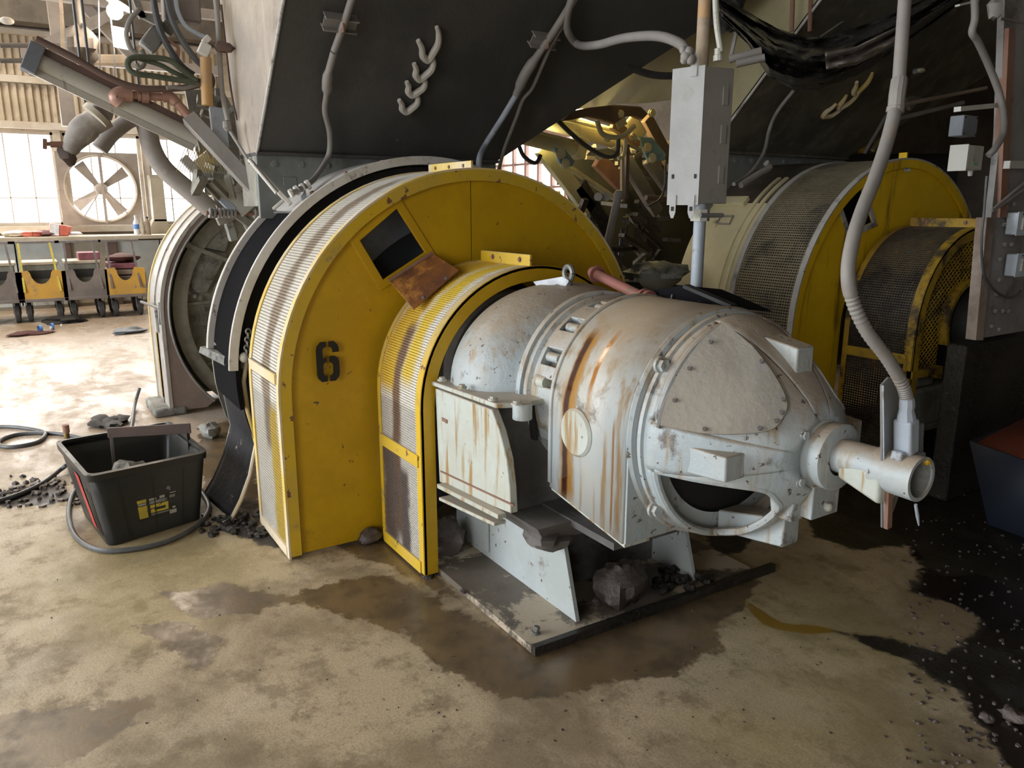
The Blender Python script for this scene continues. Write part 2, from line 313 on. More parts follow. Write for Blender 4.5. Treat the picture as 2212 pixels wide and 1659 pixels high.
M['cartgrey'] = pm('brown_grey_cart_steel', (.20, .17, .15), (.15, .13, .12), dirt=((.32, .26, .20), 5, .56, .7), rough=.7)
M['poleyellow'] = flat('yellow_pole', (.66, .56, .10), .5)
M['polegrey'] = flat('grey_pole', (.20, .18, .17), .5)
M['cardbox'] = pm('brown_box', (.30, .24, .18), (.24, .19, .15), rough=.8)
M['maroon'] = flat('maroon_box', (.26, .09, .12), .7)
M['greenled'] = flat('green_label', (.18, .50, .25), .5)
M['cloth'] = flat('dark_red_rag', (.10, .035, .03), .9)
M['lampglow'] = flat('lit_lamp', (1, .9, .8), .5, emit=((1, .86, .72), 30))
# ================================================================ SETTING
def floor_mat():
    m, nt, b = nm('stained_concrete'); P = pos(nt)
    def att(n): a = N(nt, 'ShaderNodeAttribute'); a.attribute_name = n; return a.outputs['Fac']
    n1 = noi(nt, P, 1.3, 8, .65, .4); n2 = noi(nt, P, 7, 8, .7); n3 = noi(nt, P, 45, 4, .7)
    c = mix(nt, mapr(nt, n1, .42, .60), (.58, .47, .315), (.32, .25, .155))
    c = mix(nt, mapr(nt, n2, .48, .66, 0, .8), c, (.22, .165, .10))
    c = mix(nt, mapr(nt, noi(nt, pos(nt, (1,1,1), (5,3,0)), 2.0, 6, .6), .55, .72, 0, .75), c, (.62, .52, .39))
    c = mix(nt, mapr(nt, noi(nt, pos(nt, (1,1,1), (7,1,0)), 12, 9, .8, .6), .60, .68, 0, .55), c, (.14, .10, .06))
    c = mix(nt, mapr(nt, noi(nt, P, 130, 3, .7), .40, .62, .0, .38), c, (.17, .13, .085))
    c = mix(nt, mapr(nt, n3, .62, .69, 0, .5), c, (.12, .085, .055))
    c = mix(nt, mapr(nt, noi(nt, pos(nt, (1,1,1), (2,9,0)), 3.3, 9, .75), .56, .66, 0, .55), c, (.17, .125, .075))
    # far end: pale, washed, damp concrete with brown runs
    far = att('far')
    st = noi(nt, pos(nt, (.55, 1.6, 1)), 1.5, 7, .65, .5)
    cf = mix(nt, mapr(nt, st, .40, .60), (.50, .42, .35), (.33, .25, .17))
    c = mix(nt, far, c, cf)
    jit = math_(nt, 'MULTIPLY', math_(nt, 'SUBTRACT', noi(nt, P, 9, 8, .7), .5), .22)
    jit2 = math_(nt, 'MULTIPLY', math_(nt, 'SUBTRACT', noi(nt, P, 5, 6, .6), .5), .30)
    wet = mapr(nt, math_(nt, 'ADD', att('wet'), jit), -.012, .012)
    oil = mapr(nt, math_(nt, 'ADD', att('oil'), math_(nt, 'MULTIPLY', jit, .2)), -.006, .01)
    grn = mapr(nt, math_(nt, 'ADD', att('grn'), jit2), -.15, .15)
    mud = mapr(nt, math_(nt, 'ADD', att('mud'), math_(nt, 'MULTIPLY', jit, .6)), -.012, .014)
    pud = mapr(nt, math_(nt, 'ADD', att('pud'), math_(nt, 'MULTIPLY', jit, .3)), -.012, .012)
    c = mix(nt, math_(nt, 'MULTIPLY', grn, .30), c, (.40, .32, .10))
    c = mix(nt, math_(nt, 'MULTIPLY', wet, .92), c, mix(nt, mapr(nt, n2, .4, .65), (.17, .115, .06), (.085, .06, .035)))
    c = mix(nt, oil, c, (.26, .155, .02))
    gm = noi(nt, P, 60, 5, .8)
    mc = mix(nt, mapr(nt, gm, .56, .70), (.016, .013, .009), (.12, .092, .055))
    mc = mix(nt, mapr(nt, n2, .48, .62), mc, (.030, .026, .022))
    c = mix(nt, mud, c, mc); c = mix(nt, pud, c, (.017, .012, .009))
    nt.links.new(c, b.inputs['Base Color'])
    r = math_(nt, 'ADD', mapr(nt, n2, .35, .65, .42, .62), 0)
    r = math_(nt, 'SUBTRACT', r, math_(nt, 'MULTIPLY', far, mapr(nt, st, .42, .55, .25, .05)))
    r = math_(nt, 'SUBTRACT', r, math_(nt, 'MULTIPLY', wet, mapr(nt, n1, .4, .6, .16, .28)))
    r = math_(nt, 'SUBTRACT', r, math_(nt, 'MULTIPLY', mud, .06)); r = math_(nt, 'SUBTRACT', r, math_(nt, 'MULTIPLY', pud, .3))
    r = math_(nt, 'MAXIMUM', r, .06); nt.links.new(r, b.inputs['Roughness'])
    bp = N(nt, 'ShaderNodeBump'); bp.inputs['Distance'].default_value = .006
    dry = math_(nt, 'SUBTRACT', 1, math_(nt, 'MAXIMUM', pud, math_(nt, 'MULTIPLY', wet, .6)))
    nt.links.new(math_(nt, 'MULTIPLY', math_(nt, 'ADD', math_(nt, 'MULTIPLY', mud, .9), .25), dry), bp.inputs['Strength'])
    nt.links.new(math_(nt, 'ADD', noi(nt, P, 35, 8, .75), math_(nt, 'MULTIPLY', n2, .8)), bp.inputs['Height']); nt.links.new(bp.outputs[0], b.inputs['Normal'])
    return m
def sdf(poly, X, Y):
    P = np.array(poly)[:, :2]; n = len(P); d = np.full(X.shape, 1e9); ins = np.zeros(X.shape, bool)
    for i in range(n):
        a, b_ = P[i], P[(i+1) % n]; e = b_-a; wx, wy = X-a[0], Y-a[1]
        t = np.clip((wx*e[0]+wy*e[1])/(e@e+1e-12), 0, 1); d = np.minimum(d, np.hypot(wx-e[0]*t, wy-e[1]*t))
        cond = (a[1] > Y) != (b_[1] > Y); xi = a[0]+(Y-a[1])/(b_[1]-a[1]+1e-12)*e[0]; ins ^= cond & (X < xi)
    return np.where(ins, d, -d)
def gp(*px): return [G(x, y)[:2] for x, y in px]
xs = np.concatenate([np.arange(-15, -5, .25), np.arange(-5, 0.0, .03), np.arange(0, 6.1, .3)])
ys = np.concatenate([np.arange(-7, -1.2, .3), np.arange(-1.2, 4.4, .03), np.arange(4.4, 9.1, .3)])
GX, GY = np.meshgrid(xs, ys, indexing='ij'); nx, ny = GX.shape
fme = bpy.data.meshes.new('floor'); ii = np.arange(nx*ny).reshape(nx, ny)
quads = np.stack([ii[:-1,:-1], ii[1:,:-1], ii[1:,1:], ii[:-1,1:]], -1).reshape(-1, 4)
fme.from_pydata(np.stack([GX.ravel(), GY.ravel(), np.zeros(nx*ny)], 1).tolist(), [], quads.tolist())
WET = [gp((610,1298),(700,1262),(850,1240),(1000,1330),(1148,1400),(1400,1310),(1640,1240),(1625,1300),(1560,1345),(1550,1410),(1440,1462),(1300,1478),(1180,1512),(1050,1500),(950,1440),(880,1370),(700,1318)),
       gp((300,1350),(380,1338),(470,1380),(475,1415),(430,1445),(360,1400)), gp((-200,1560),(60,1545),(200,1525),(330,1500),(290,1560),(200,1620),(60,1700),(-300,1800)),
       gp((330,1280),(500,1262),(620,1290),(560,1330),(420,1330)), gp((700,1135),(820,1150),(950,1245),(1000,1300),(860,1235),(720,1180)), gp((430,920),(560,900),(560,1130),(500,1130),(440,1060))]
OIL = [gp((1590,1282),(1640,1315),(1690,1345),(1760,1350),(1815,1362),(1760,1372),(1690,1364),(1640,1345))]
MUD = [gp((1600,1080),(1740,1120),(1760,1160),(1850,1190),(1965,1178),(1975,1205),(2005,1235),(1965,1262),(1960,1280),(2045,1300),(2125,1340),(2062,1400),(2040,1412),(1930,1380),(1800,1362),(1900,1405),(1985,1440),(2070,1500),(2110,1560),(2180,1659),(2260,1800),(3200,1800),(3200,900),(1900,960)),
       gp((1515,1135),(1600,1130),(1625,1160),(1600,1195),(1540,1190)), gp((0,1060),(120,1040),(160,1070),(120,1090),(0,1095)), gp((540,1120),(620,1180),(600,1190),(470,1140),(470,1120))]
PUD = [gp((1995,1225),(2040,1245),(2130,1240),(2200,1280),(2330,1330),(2330,1420),(2130,1395),(2100,1400),(2140,1345),(2050,1300),(1975,1275),(2010,1240)), gp((1960,1180),(1985,1190),(2000,1230),(1975,1255),(1985,1225)), gp((2080,1480),(2130,1480),(2240,1600),(2230,1700),(2160,1620))]
GRN = [gp((1540,1180),(1750,1200),(1900,1300),(2000,1480),(1800,1480),(1600,1380),(1500,1250)), gp((1560,1440),(1900,1440),(2000,1640),(1700,1700),(1500,1560)), gp((100,1150),(560,1150),(620,1230),(300,1420),(0,1330))]
for nme, L in (('wet', WET), ('oil', OIL), ('mud', MUD), ('pud', PUD), ('grn', GRN)):
    v = np.max([sdf(p, GX, GY) for p in L], 0); at = fme.attributes.new(nme, 'FLOAT', 'POINT'); at.data.foreach_set('value', v.ravel().astype(np.float32))
fr = np.clip((-4.3-GX+.35*np.maximum(0, GY))/1.6, 0, 1)*np.clip((2.6-GY)/1.0, 0, 1); fr = fr*fr*(3-2*fr)
at = fme.attributes.new('far', 'FLOAT', 'POINT'); at.data.foreach_set('value', fr.ravel().astype(np.float32))
fme.materials.append(floor_mat()); fo = bpy.data.objects.new('floor', fme); COL.objects.link(fo); fo['kind'] = 'structure'
# back wall at X = -14.4 : openings for windows
XW = -14.4
struct('ceiling', MB().box((-15, -7, 7.0), (6, 9, 7.1)), M['beam'])
wins = [(-3.2, -1.9, 1.2, 2.62), (-1.7, -.45, 1.2, 2.62), (-.35, .66, 1.2, 2.62), (.78, 1.88, 1.2, 2.62), (1.98, 2.95, 1.2, 2.62), (3.6, 4.6, 1.2, 2.62)]
wb = MB().plate([[(-7, 0), (9, 0), (9, 7), (-7, 7)]]+[[(a, z0), (b, z0), (b, z1), (a, z1)] for a, b, z0, z1 in wins], XW-.15, .15)
wall_back = struct('wall_back', wb, M['wall'], origin=(XW, 0, 0))
WL[wall_back.name] = Vector((XW, 0, 0))
def corr(y0, y1, z0, z1, name):
    b = MB(); n = int((y1-y0)/.1)
    for i in range(n):
        ya = y0+(y1-y0)*i/n; q = (y1-y0)/n
        b.prism([(XW+.005, ya, z0), (XW+.045, ya+q*.2, z0), (XW+.045, ya+q*.5, z0), (XW+.005, ya+q*.7, z0)], (0, 0, z1-z0))
    obj(name, b, M['wall'], wall_back)['kind'] = 'stuff'
corr(-3.0, 3.2, 2.76, 3.30, 'corrugated_panel'); corr(-3.0, 3.2, 3.42, 4.0, 'corrugated_panel')
b = MB()
for z, h, d in ((2.70, .10, .14), (3.36, .10, .10), (4.02, .07, .16)):
    bb = MB().box((XW, -3.4, z-h/2), (XW+d, 4.5, z+h/2)); obj('girt', bb, M['frame'], wall_back)
obj('lintel_beam', MB().box((XW+.05, -6, 4.1), (XW+.5, 3.2, 5.6)), M['beam'], wall_back)
for i, (a, b_, z0, z1) in enumerate(wins):
    t = MB()
    t.box((XW-.12, a, z0), (XW-.03, a+.045, z1)).box((XW-.12, b_-.045, z0), (XW-.03, b_, z1)).box((XW-.12, a, z0), (XW-.03, b_, z0+.05)).box((XW-.12, a, z1-.04), (XW-.03, b_, z1))
    wn = struct('window_%d' % (i+1), t, M['frame'], origin=(XW-.07, (a+b_)/2, z0)); WL[wn.name] = Vector((XW-.07, (a+b_)/2, z0))
    for k in (1, 2):
        yy = a+(b_-a)*k/3; obj('mullion', MB().box((XW-.10, yy-.008, z0), (XW-.06, yy+.008, z1)), M['frame'], wn)
    obj('transom', MB().box((XW-.10, a, z0+.42), (XW-.06, b_, z0+.434)), M['frame'], wn)
for y in (.70, 1.93):
    struct('trim_%d' % (1 if y < 1 else 2), MB().box((XW, y-.05, 1.13), (XW+.09, y+.05, 2.68)), M['frame'])
struct('trim_3', MB().box((XW, -3.4, 1.10), (XW+.16, 3.2, 1.2)), M['frame'])
struct('wall_right', MB().plate([[(-15, 0), (6, 0), (6, 7), (-15, 7)], [(-14.3, 1.4), (-11.2, 1.4), (-11.2, 2.75), (-14.3, 2.75)]], 8.5, .1, axis=1), M['frame_pink'])
t = MB()
for k in range(8): x = -14.3+3.1*k/7; t.box((x-.03, 8.5, 1.4), (x+.03, 8.57, 2.75))
for z in (1.42, 1.85, 2.3, 2.73): t.box((-14.3, 8.52, z-.02), (-11.2, 8.55, z+.02))
struct('window_7', t, M['frame_pink'])
struct('trim_4', MB().box((-11.0, 8.3, 0), (6, 8.35, 7)), M['beam'])
struct('wall_left', MB().plate([[(-15, 0), (6, 0), (6, 7), (-15, 7)], [(-8.6, .02), (-2.8, .02), (-2.8, 4.8), (-8.6, 4.8)], [(.4, .02), (2.8, .02), (2.8, 4.4), (.4, 4.4)]], -7, .1, axis=1), M['wall'])
struct('wall_front', MB().plate([[(-7, 0), (8.6, 0), (8.6, 7), (-7, 7)], [(-5.6, .02), (-3.8, .02), (-3.8, 2.6), (-5.6, 2.6)]], 5.6, .1, axis=0), M['beam'])
# roof clutter at the far left: dark truss members and columns
tr = thing('roof_truss', (-11.5, .5, 3.2), 'dark dusty roof truss with diagonal braces high at the far left', 'roof truss')
for a, b_ in (((-11.5, -1.5, 3.98), (-11.5, 3.2, 3.98)), ((-11.39, .4, 3.3), (-11.39, 1.6, 3.98)), ((-11.61, 1.6, 3.3), (-11.61, 1.0, 3.98)), ((-11.51, .3, 3.28), (-11.51, 2.6, 3.28))):
    obj('truss_member', MB().bar(a, b_, .10, .12), M['fan'], tr)
for px, w_ in ((147, .17), (205, .07)):
    p = PX(px, 250, -12.4)
    single('steel_column' if w_ > .1 else 'drop_pipe', MB().box((-12.4-w_/2, p[1]-w_/2, 2.55 if w_ > .1 else 2.9), (-12.4+w_/2, p[1]+w_/2, 4.3)), M['fan'] if w_ > .1 else M['orangepipe'],
           'grey hanging steel column above the window wall' if w_ > .1 else 'thin tan drop pipe right of the hanging column', 'column' if w_ > .1 else 'pipe')
# bench under the windows
bt = thing('workbench', (-13.8, 0, 0), 'long built-in workbench with pale blue front panels under the windows', 'workbench')
obj('worktop', MB().box((-14.38, -4.2, 1.0), (-13.4, 2.95, 1.06)), M['benchtop'], bt, bevel=.01)
yy = -4.2
for i, wd in enumerate((1.1, 1.1, 1.1, .85, .62, .05, .52, .14, .62, .9)):
    if wd > .1 and i != 7: obj('front_panel', MB().box((-13.55, yy+.01, .05), (-13.5, yy+wd-.01, .98)), M['benchtan'] if i == 6 else M['bench'], bt)
    else: obj('post', MB().box((-13.57, yy, 0), (-13.44, yy+max(wd, .08), .99)), M['chandark'], bt)
    yy += wd
obj('kick_board', MB().box((-13.6, -4.2, 0), (-13.53, 2.6, .06)), M['benchtan'], bt)
# exhaust fan in window 4
fc = PX(218, 408, -14.15); fcy, fcz, FR = fc[1], fc[2], .50
fan = thing('exhaust_fan', (-14.2, fcy, 1.2), 'large four-bladed exhaust fan in a square frame against the window', 'fan')
pl = [(fcy+FR*math.cos(t), fcz+FR*math.sin(t)) for t in np.linspace(0, 2*math.pi, 40, endpoint=False)]
obj('fan_frame', MB().plate([[(fcy-.58, fcz-.56), (fcy+.58, fcz-.56), (fcy+.58, fcz+.56), (fcy-.58, fcz+.56)], pl], -14.22, .04), M['fan'], fan)
obj('shroud_ring', MB().lathe([(-14.22, FR-.01), (-14.08, FR+.015), (-14.08, FR-.01)], (fcy, fcz)), M['frame'], fan, solid=.01)
for k in range(4):
    a = math.radians(38+90*k); d = Vector((0, math.cos(a), math.sin(a))); t = Vector((.35, -math.sin(a), math.cos(a)))
    c0 = Vector((-14.13, fcy, fcz)); obj('fan_blade', MB().prism([c0+d*.05-t*.03, c0+d*.46-t*.10, c0+d*.47+t*.07, c0+d*.05+t*.04], (.012, 0, 0)), M['fan'], fan)
obj('fan_hub', MB().lathe([(-14.18, .09), (-14.06, .09), (-14.04, .05), (-14.04, .001)], (fcy, fcz), n=20), M['fan'], fan)
obj('fan_motor_bracket', MB().bar((-14.05, fcy+.02, fcz-.53), (-14.05, fcy+.02, fcz+.53), .04, .04).bar((-14.05, fcy-.3, fcz-.45), (-14.05, fcy, fcz), .015, .015).bar((-14.05, fcy+.35, fcz-.4), (-14.05, fcy, fcz), .015, .015), M['fan'], fan)
single('vent_duct', MB().box((-14.3, 1.92, 1.25), (-14.0, 2.12, 2.0)).hexa([(-14.3,1.80,1.06),(-14,1.80,1.06),(-14,2.16,1.06),(-14.3,2.16,1.06),(-14.3,1.92,1.3),(-14,1.92,1.3),(-14,2.12,1.3),(-14.3,2.12,1.3)]), M['benchtan'], 'grey sheet metal box duct standing on the bench right of the fan', 'duct', bevel=.01)
# bottles and clutter on the bench
def bottle(y, x, z, h, r, body, cap, label, grp=None, band=None):
    t = thing('bottle', (x, y, z), label, 'bottle')
    obj('bottle_body', MB().lathe([(z, .001), (z, r), (z+h*.62, r), (z+h*.82, r*.4), (z+h*.9, r*.36)], (x, y), n=14, axis='z'), body, t)
    obj('cap', MB().lathe([(z+h*.9, r*.42), (z+h, r*.42), (z+h, .001)], (x, y), n=12, axis='z'), cap, t)
    if band: obj('paper_band', MB().lathe([(z+h*.3, r*1.02), (z+h*.55, r*1.02)], (x, y), n=14, axis='z'), band, t)
M['bluelabel'] = flat('blue_label', (.12, .30, .75), .5)
bottle(PX(295, 495, -13.6)[1], -13.6, 1.06, .30, .042, M['paper'], M['paper'], 'clear water bottle with blue label on the bench, left of three', band=M['bluelabel'])
bottle(PX(308, 495, -13.6)[1], -13.6, 1.06, .26, .035, M['benchtop'], M['labelwhite'], 'cream spray can on the bench between the water bottle and the dark bottle')
bottle(PX(320, 495, -13.6)[1], -13.6, 1.06, .28, .04, M['cardbox'], M['ink'], 'dark brown bottle on the bench, right of the cream can')
p = PX(68, 493, -13.6); t = [(-13.6+.12*math.cos(a), p[1]+.14*math.cos(a)*0+.12*math.sin(a), 1.085) for a in np.linspace(0, 2*math.pi, 25)]
single('hose_coil', MB().tube(t, .022, 8, cap=False).tube([(a, b_, c+.035) for a, b_, c in t], .022, 8, cap=False), M['redb'], 'small coil of bright red hose on the bench top', 'hose')
p = PX(128, 485, -13.7); rt_ = thing('tool_case', (-13.7, p[1], 1.06), 'red and white box tilted on the bench below the window', 'box')
obj('case_body', MB().hexa([(-13.8, p[1]-.16, 1.06), (-13.55, p[1]-.16, 1.06), (-13.55, p[1]+.10, 1.06), (-13.8, p[1]+.10, 1.06), (-13.8, p[1]-.12, 1.26), (-13.55, p[1]-.12, 1.26), (-13.55, p[1]+.16, 1.20), (-13.8, p[1]+.16, 1.20)]), M['redb'], rt_, bevel=.02)
obj('case_label', MB().hexa([(-13.56, p[1]-.15, 1.08), (-13.54, p[1]-.15, 1.08), (-13.54, p[1]-.03, 1.07), (-13.56, p[1]-.03, 1.07), (-13.56, p[1]-.11, 1.25), (-13.54, p[1]-.11, 1.25), (-13.54, p[1]-.01, 1.23), (-13.56, p[1]-.01, 1.23)]), M['paper'], rt_)
for i, (px, mt, lb) in enumerate(((95, 'cloth', 'brown lumpy rag heap on the bench between the hose coil and red case'), (30, 'benchtop', 'pale crumpled bundle on the bench left of the red hose coil'), (158, 'paper', 'small white paper scrap on the bench edge right of the red case'))):
    p = PX(px, 500, -13.65); single('rag' if i < 2 else 'paper_scrap', MB().rock((-13.65, p[1], 1.06+.04), (.14, .16, .05) if i < 2 else (.08, .12, .025), 5+i), M[mt], lb, 'rag' if i < 2 else 'paper')
# carts by the bench
def cart(px, yw, mt, polemat, label, kind, X0=-12.2):
    y = PX(px, 650, X0)[1]; t = thing('push_cart', (X0, y, 0), label, 'cart', 'carts parked by the workbench'); h = yw/2
    f = [(y-h, .30), (y+h, .30), (y+h, .66), (y+h*.5, .68)]+[(y+h*.42*math.cos(a), .66-.16*math.sin(a)) for a in np.linspace(0.1, math.pi-.1, 9)]+[(y-h*.5, .68), (y-h, .66)]
    obj('front_panel', MB().plate([f], X0+.28, .02), mt, t)
    obj('deck', MB().box((X0-.5, y-h, .27), (X0+.32, y+h, .31)), M['cartgrey'], t, bevel=.005)
    for s in (-1, 1): obj('side_panel', MB().box((X0-.5, y+s*h-.01, .30), (X0+.28, y+s*h+.01, .60)), M['cartgrey'], t)
    for s in (-1, 1):
        obj('handle_post', MB().bar((X0+.31, y+s*h*.72, .40), (X0+.22, y+s*h*.62-.03, 1.03), .025, .035), polemat, t)
    obj('handle_bar', MB().bar((X0+.22, y-h*1.0-.03, 1.04), (X0+.22, y+h*1.0-.03, 1.04), .03, .03), M['polegrey'], t)
    for sx in (-.38, .18):
        for s in (-1, 1):
            wh = obj('wheel', MB().lathe([(y+s*h*.62-.03, .001), (y+s*h*.62-.03, .10), (y+s*h*.62-.02, .115), (y+s*h*.62+.02, .115), (y+s*h*.62+.03, .10), (y+s*h*.62+.03, .001)], (X0+sx, .115), n=20, axis='y'), M['tyre'], t)
            obj('wheel_hub', MB().lathe([(y+s*h*.62-.036, .001), (y+s*h*.62-.036, .045), (y+s*h*.62+.036, .045), (y+s*h*.62+.036, .001)], (X0+sx, .115), n=14, axis='y'), M['polegrey'], wh)
            obj('caster_fork', MB().box((X0+sx-.03, y+s*h*.62-.045, .11), (X0+sx+.03, y+s*h*.62-.036, .27)).box((X0+sx-.03, y+s*h*.62+.036, .11), (X0+sx+.03, y+s*h*.62+.045, .27)), M['cartgrey'], t)
    return t, y
specs = [(2, .55, 'cartgrey', 'polegrey', 'brown-grey push cart cut by the left edge of the photo'), (95, .57, 'cartyellow', 'poleyellow', 'ochre-fronted push cart with bright yellow handle posts'),
         (187, .54, 'cartgrey', 'polegrey', 'brown-grey push cart with deep scooped front, right of the ochre cart'), (272, .50, 'cartyellow', 'polegrey', 'ochre push cart loaded with stacked boards, nearest the big guards')]
for i, (px, yw, mt, pmt, lb) in enumerate(specs):
    t, y = cart(px, yw, M[mt], M[pmt], lb, i)
    if i < 3:
        bx = thing('storage_crate', (-12.35, y, .31), ['grey lidded crate on the cart at the left photo edge', 'grey lidded crate riding on the yellow-posted cart', 'grey lidded crate riding on the scooped brown cart'][i], 'crate')
        obj('crate_body', MB().box((-12.6, y-.20, .312), (-12.05, y+.20, .74)), M['labelgrey'], bx, bevel=.01)
        obj('crate_lid', MB().box((-12.62, y-.22, .74), (-12.03, y+.22, .78)), M['benchtop'], bx, bevel=.01)
        obj('handle_slot', MB().box((-12.05, y-.17, .56), (-12.035, y+.17, .67)), M['black'], bx)
    else:
        for k in range(5):
            bd = single('board', MB().box((-12.62, y-.22+.012*k, .312+k*.085), (-12.02, y+.22-.01*k, .385+k*.085)), M['cartgrey'] if k < 3 else M['maroon'] if k == 4 else M['cardbox'],
                   'weathered %s board, %s in the stack on the ochre cart' % (('grey', 'grey', 'grey', 'brown', 'dark red')[k], ('lowest', 'second from bottom', 'middle', 'second from top', 'topmost')[k]), 'board', 'boards on the last cart', bevel=.012)
        single('wood_chunk', MB().rock((-12.3, y+.02, .74+.045), (.25, .22, .06), 9), M['cloth'], 'dark red rag bundle on top of the board stack', 'rag')
p = PX(195, 578, -12.35); single('cardboard_box', MB().box((-12.5, p[1]-.14, .782), (-12.15, p[1]+.12, .88)), M['maroon'], 'maroon flat box on the crate of the scooped cart', 'box', bevel=.008)
# litter on far floor
def lying_bottle(px, py, L, r, lab, mt, a):
    g = G(px, py); d = Vector((math.cos(a), math.sin(a), 0)); c = Vector((g[0], g[1], r+.002)); t = thing('plastic_bottle', (g[0], g[1], 0), lab, 'bottle')
    prof = [(-.5, .01), (-.5, 1), (.2, 1), (.38, .45), (.45, .4)]
    obj('bottle_body', MB().tube([c+d*L*x for x, _ in prof], [r*k for _, k in prof], 12), mt, t); obj('cap', MB().tube([c+d*L*.45, c+d*L*.52], r*.42, 10), M['paper'], t)
    obj('blue_band', MB().tube([c+d*L*(-.05), c+d*L*.08], r*1.02, 12, cap=False), M['bluelabel'], t)
lying_bottle(87, 719, .26, .045, 'white plastic bottle with blue band lying on the red rag', M['paper'], 1.9)
lying_bottle(113, 712, .22, .04, 'dirty grey bottle lying behind the white bottle on the floor', M['benchtop'], 1.8)
g = G(62, 722); single('rag', MB().rock((g[0], g[1], .012), (.16, .22, .022), 3, rough=.6), M['cloth'], 'dark red-brown rag flat on the floor under a white bottle', 'rag')
g = G(143, 697); single('scrap_bag', MB().rock((g[0], g[1], .03), (.14, .24, .05), 4, rough=.8), M['black'], 'black crumpled bag on the floor in front of the carts', 'bag')
g = G(283, 718); single('scrap_bag', MB().rock((g[0], g[1], .02), (.14, .2, .035), 8, rough=.8), M['boxgrey'], 'blue-grey crumpled sheet on the floor left of the pale guard', 'bag')
# ================================================================ BELT GUARDS
def Upath(R, yc, zc, zb, n=40):      # horseshoe outline up the left side, over, down the right
    return [(yc-R, zb)]+[(yc-R*math.cos(t), zc+R*math.sin(t)) for t in np.linspace(0, math.pi, n+1)]+[(yc+R, zb)]
def Uband(R0, R1, xa, xb, yc, zc, zb, n=40):   # horseshoe band with a rectangular section
    A, B = Upath(R0, yc, zc, zb, n), Upath(R1, yc, zc, zb, n); m = len(A)
    vs = [(xa, *p) for p in A]+[(xa, *p) for p in B]+[(xb, *p) for p in B]+[(xb, *p) for p in A]; fs = []
    for i in range(m-1):
        for k in range(4): a, b_ = k*m, ((k+1) % 4)*m; fs.append((a+i, a+i+1, b_+i+1, b_+i))
    fs += [(0, m, 2*m, 3*m), (m-1, 2*m-1, 3*m-1, 4*m-1)]
    return MB().add(vs, fs)
def Uscreen(R, xa, xb, yc, zc, z0, px_, pc, wd, z_cut=None):   # woven screen: wires along X and wires round the horseshoe, real openings
    ln = (zc-z0); tot = 2*ln+math.pi*R; n = int(tot/pc); b = MB(); pts = []
    for i in range(n+1):
        s = tot*i/n
        if s < ln: p = (yc-R, z0+s, -1, 0)
        elif s < ln+math.pi*R: t = (s-ln)/R; p = (yc-R*math.cos(t), zc+R*math.sin(t), -math.cos(t), math.sin(t))
        else: p = (yc+R, zc-(s-ln-math.pi*R), 1, 0)
        pts.append(p)
    h = .0015; vs = []; fs = []
    for i, (y, z, ny, nz) in enumerate(pts):     # cross wires
        ty, tz = -nz, ny
        q = [(y-ty*wd/2+ny*h, z-tz*wd/2+nz*h), (y+ty*wd/2+ny*h, z+tz*wd/2+nz*h), (y+ty*wd/2-ny*h, z+tz*wd/2-nz*h), (y-ty*wd/2-ny*h, z-tz*wd/2-nz*h)]
        k = len(vs); vs += [(xa, *p) for p in q]+[(xb, *p) for p in q]; fs += [(k+j, k+(j+1) % 4, k+4+(j+1) % 4, k+4+j) for j in range(4)]
    m = int((xb-xa)/px_)
    for j in range(m+1):
        x = xa+(xb-xa)*j/m; k = len(vs)
        for (y, z, ny, nz) in pts[::2]:
            vs += [(x-wd*.32, y+ny*h, z+nz*h), (x+wd*.32, y+ny*h, z+nz*h), (x+wd*.32, y-ny*h, z-nz*h), (x-wd*.32, y-ny*h, z-nz*h)]
        L = len(pts[::2]); fs += [(k+4*i+e, k+4*i+(e+1) % 4, k+4*i+4+(e+1) % 4, k+4*i+4+e) for i in range(L-1) for e in range(4)]
    return b.add(vs, fs)
def arc_at(R, yc, zc, ang): t = math.radians(ang); return (yc-R*math.cos(t), zc+R*math.sin(t))
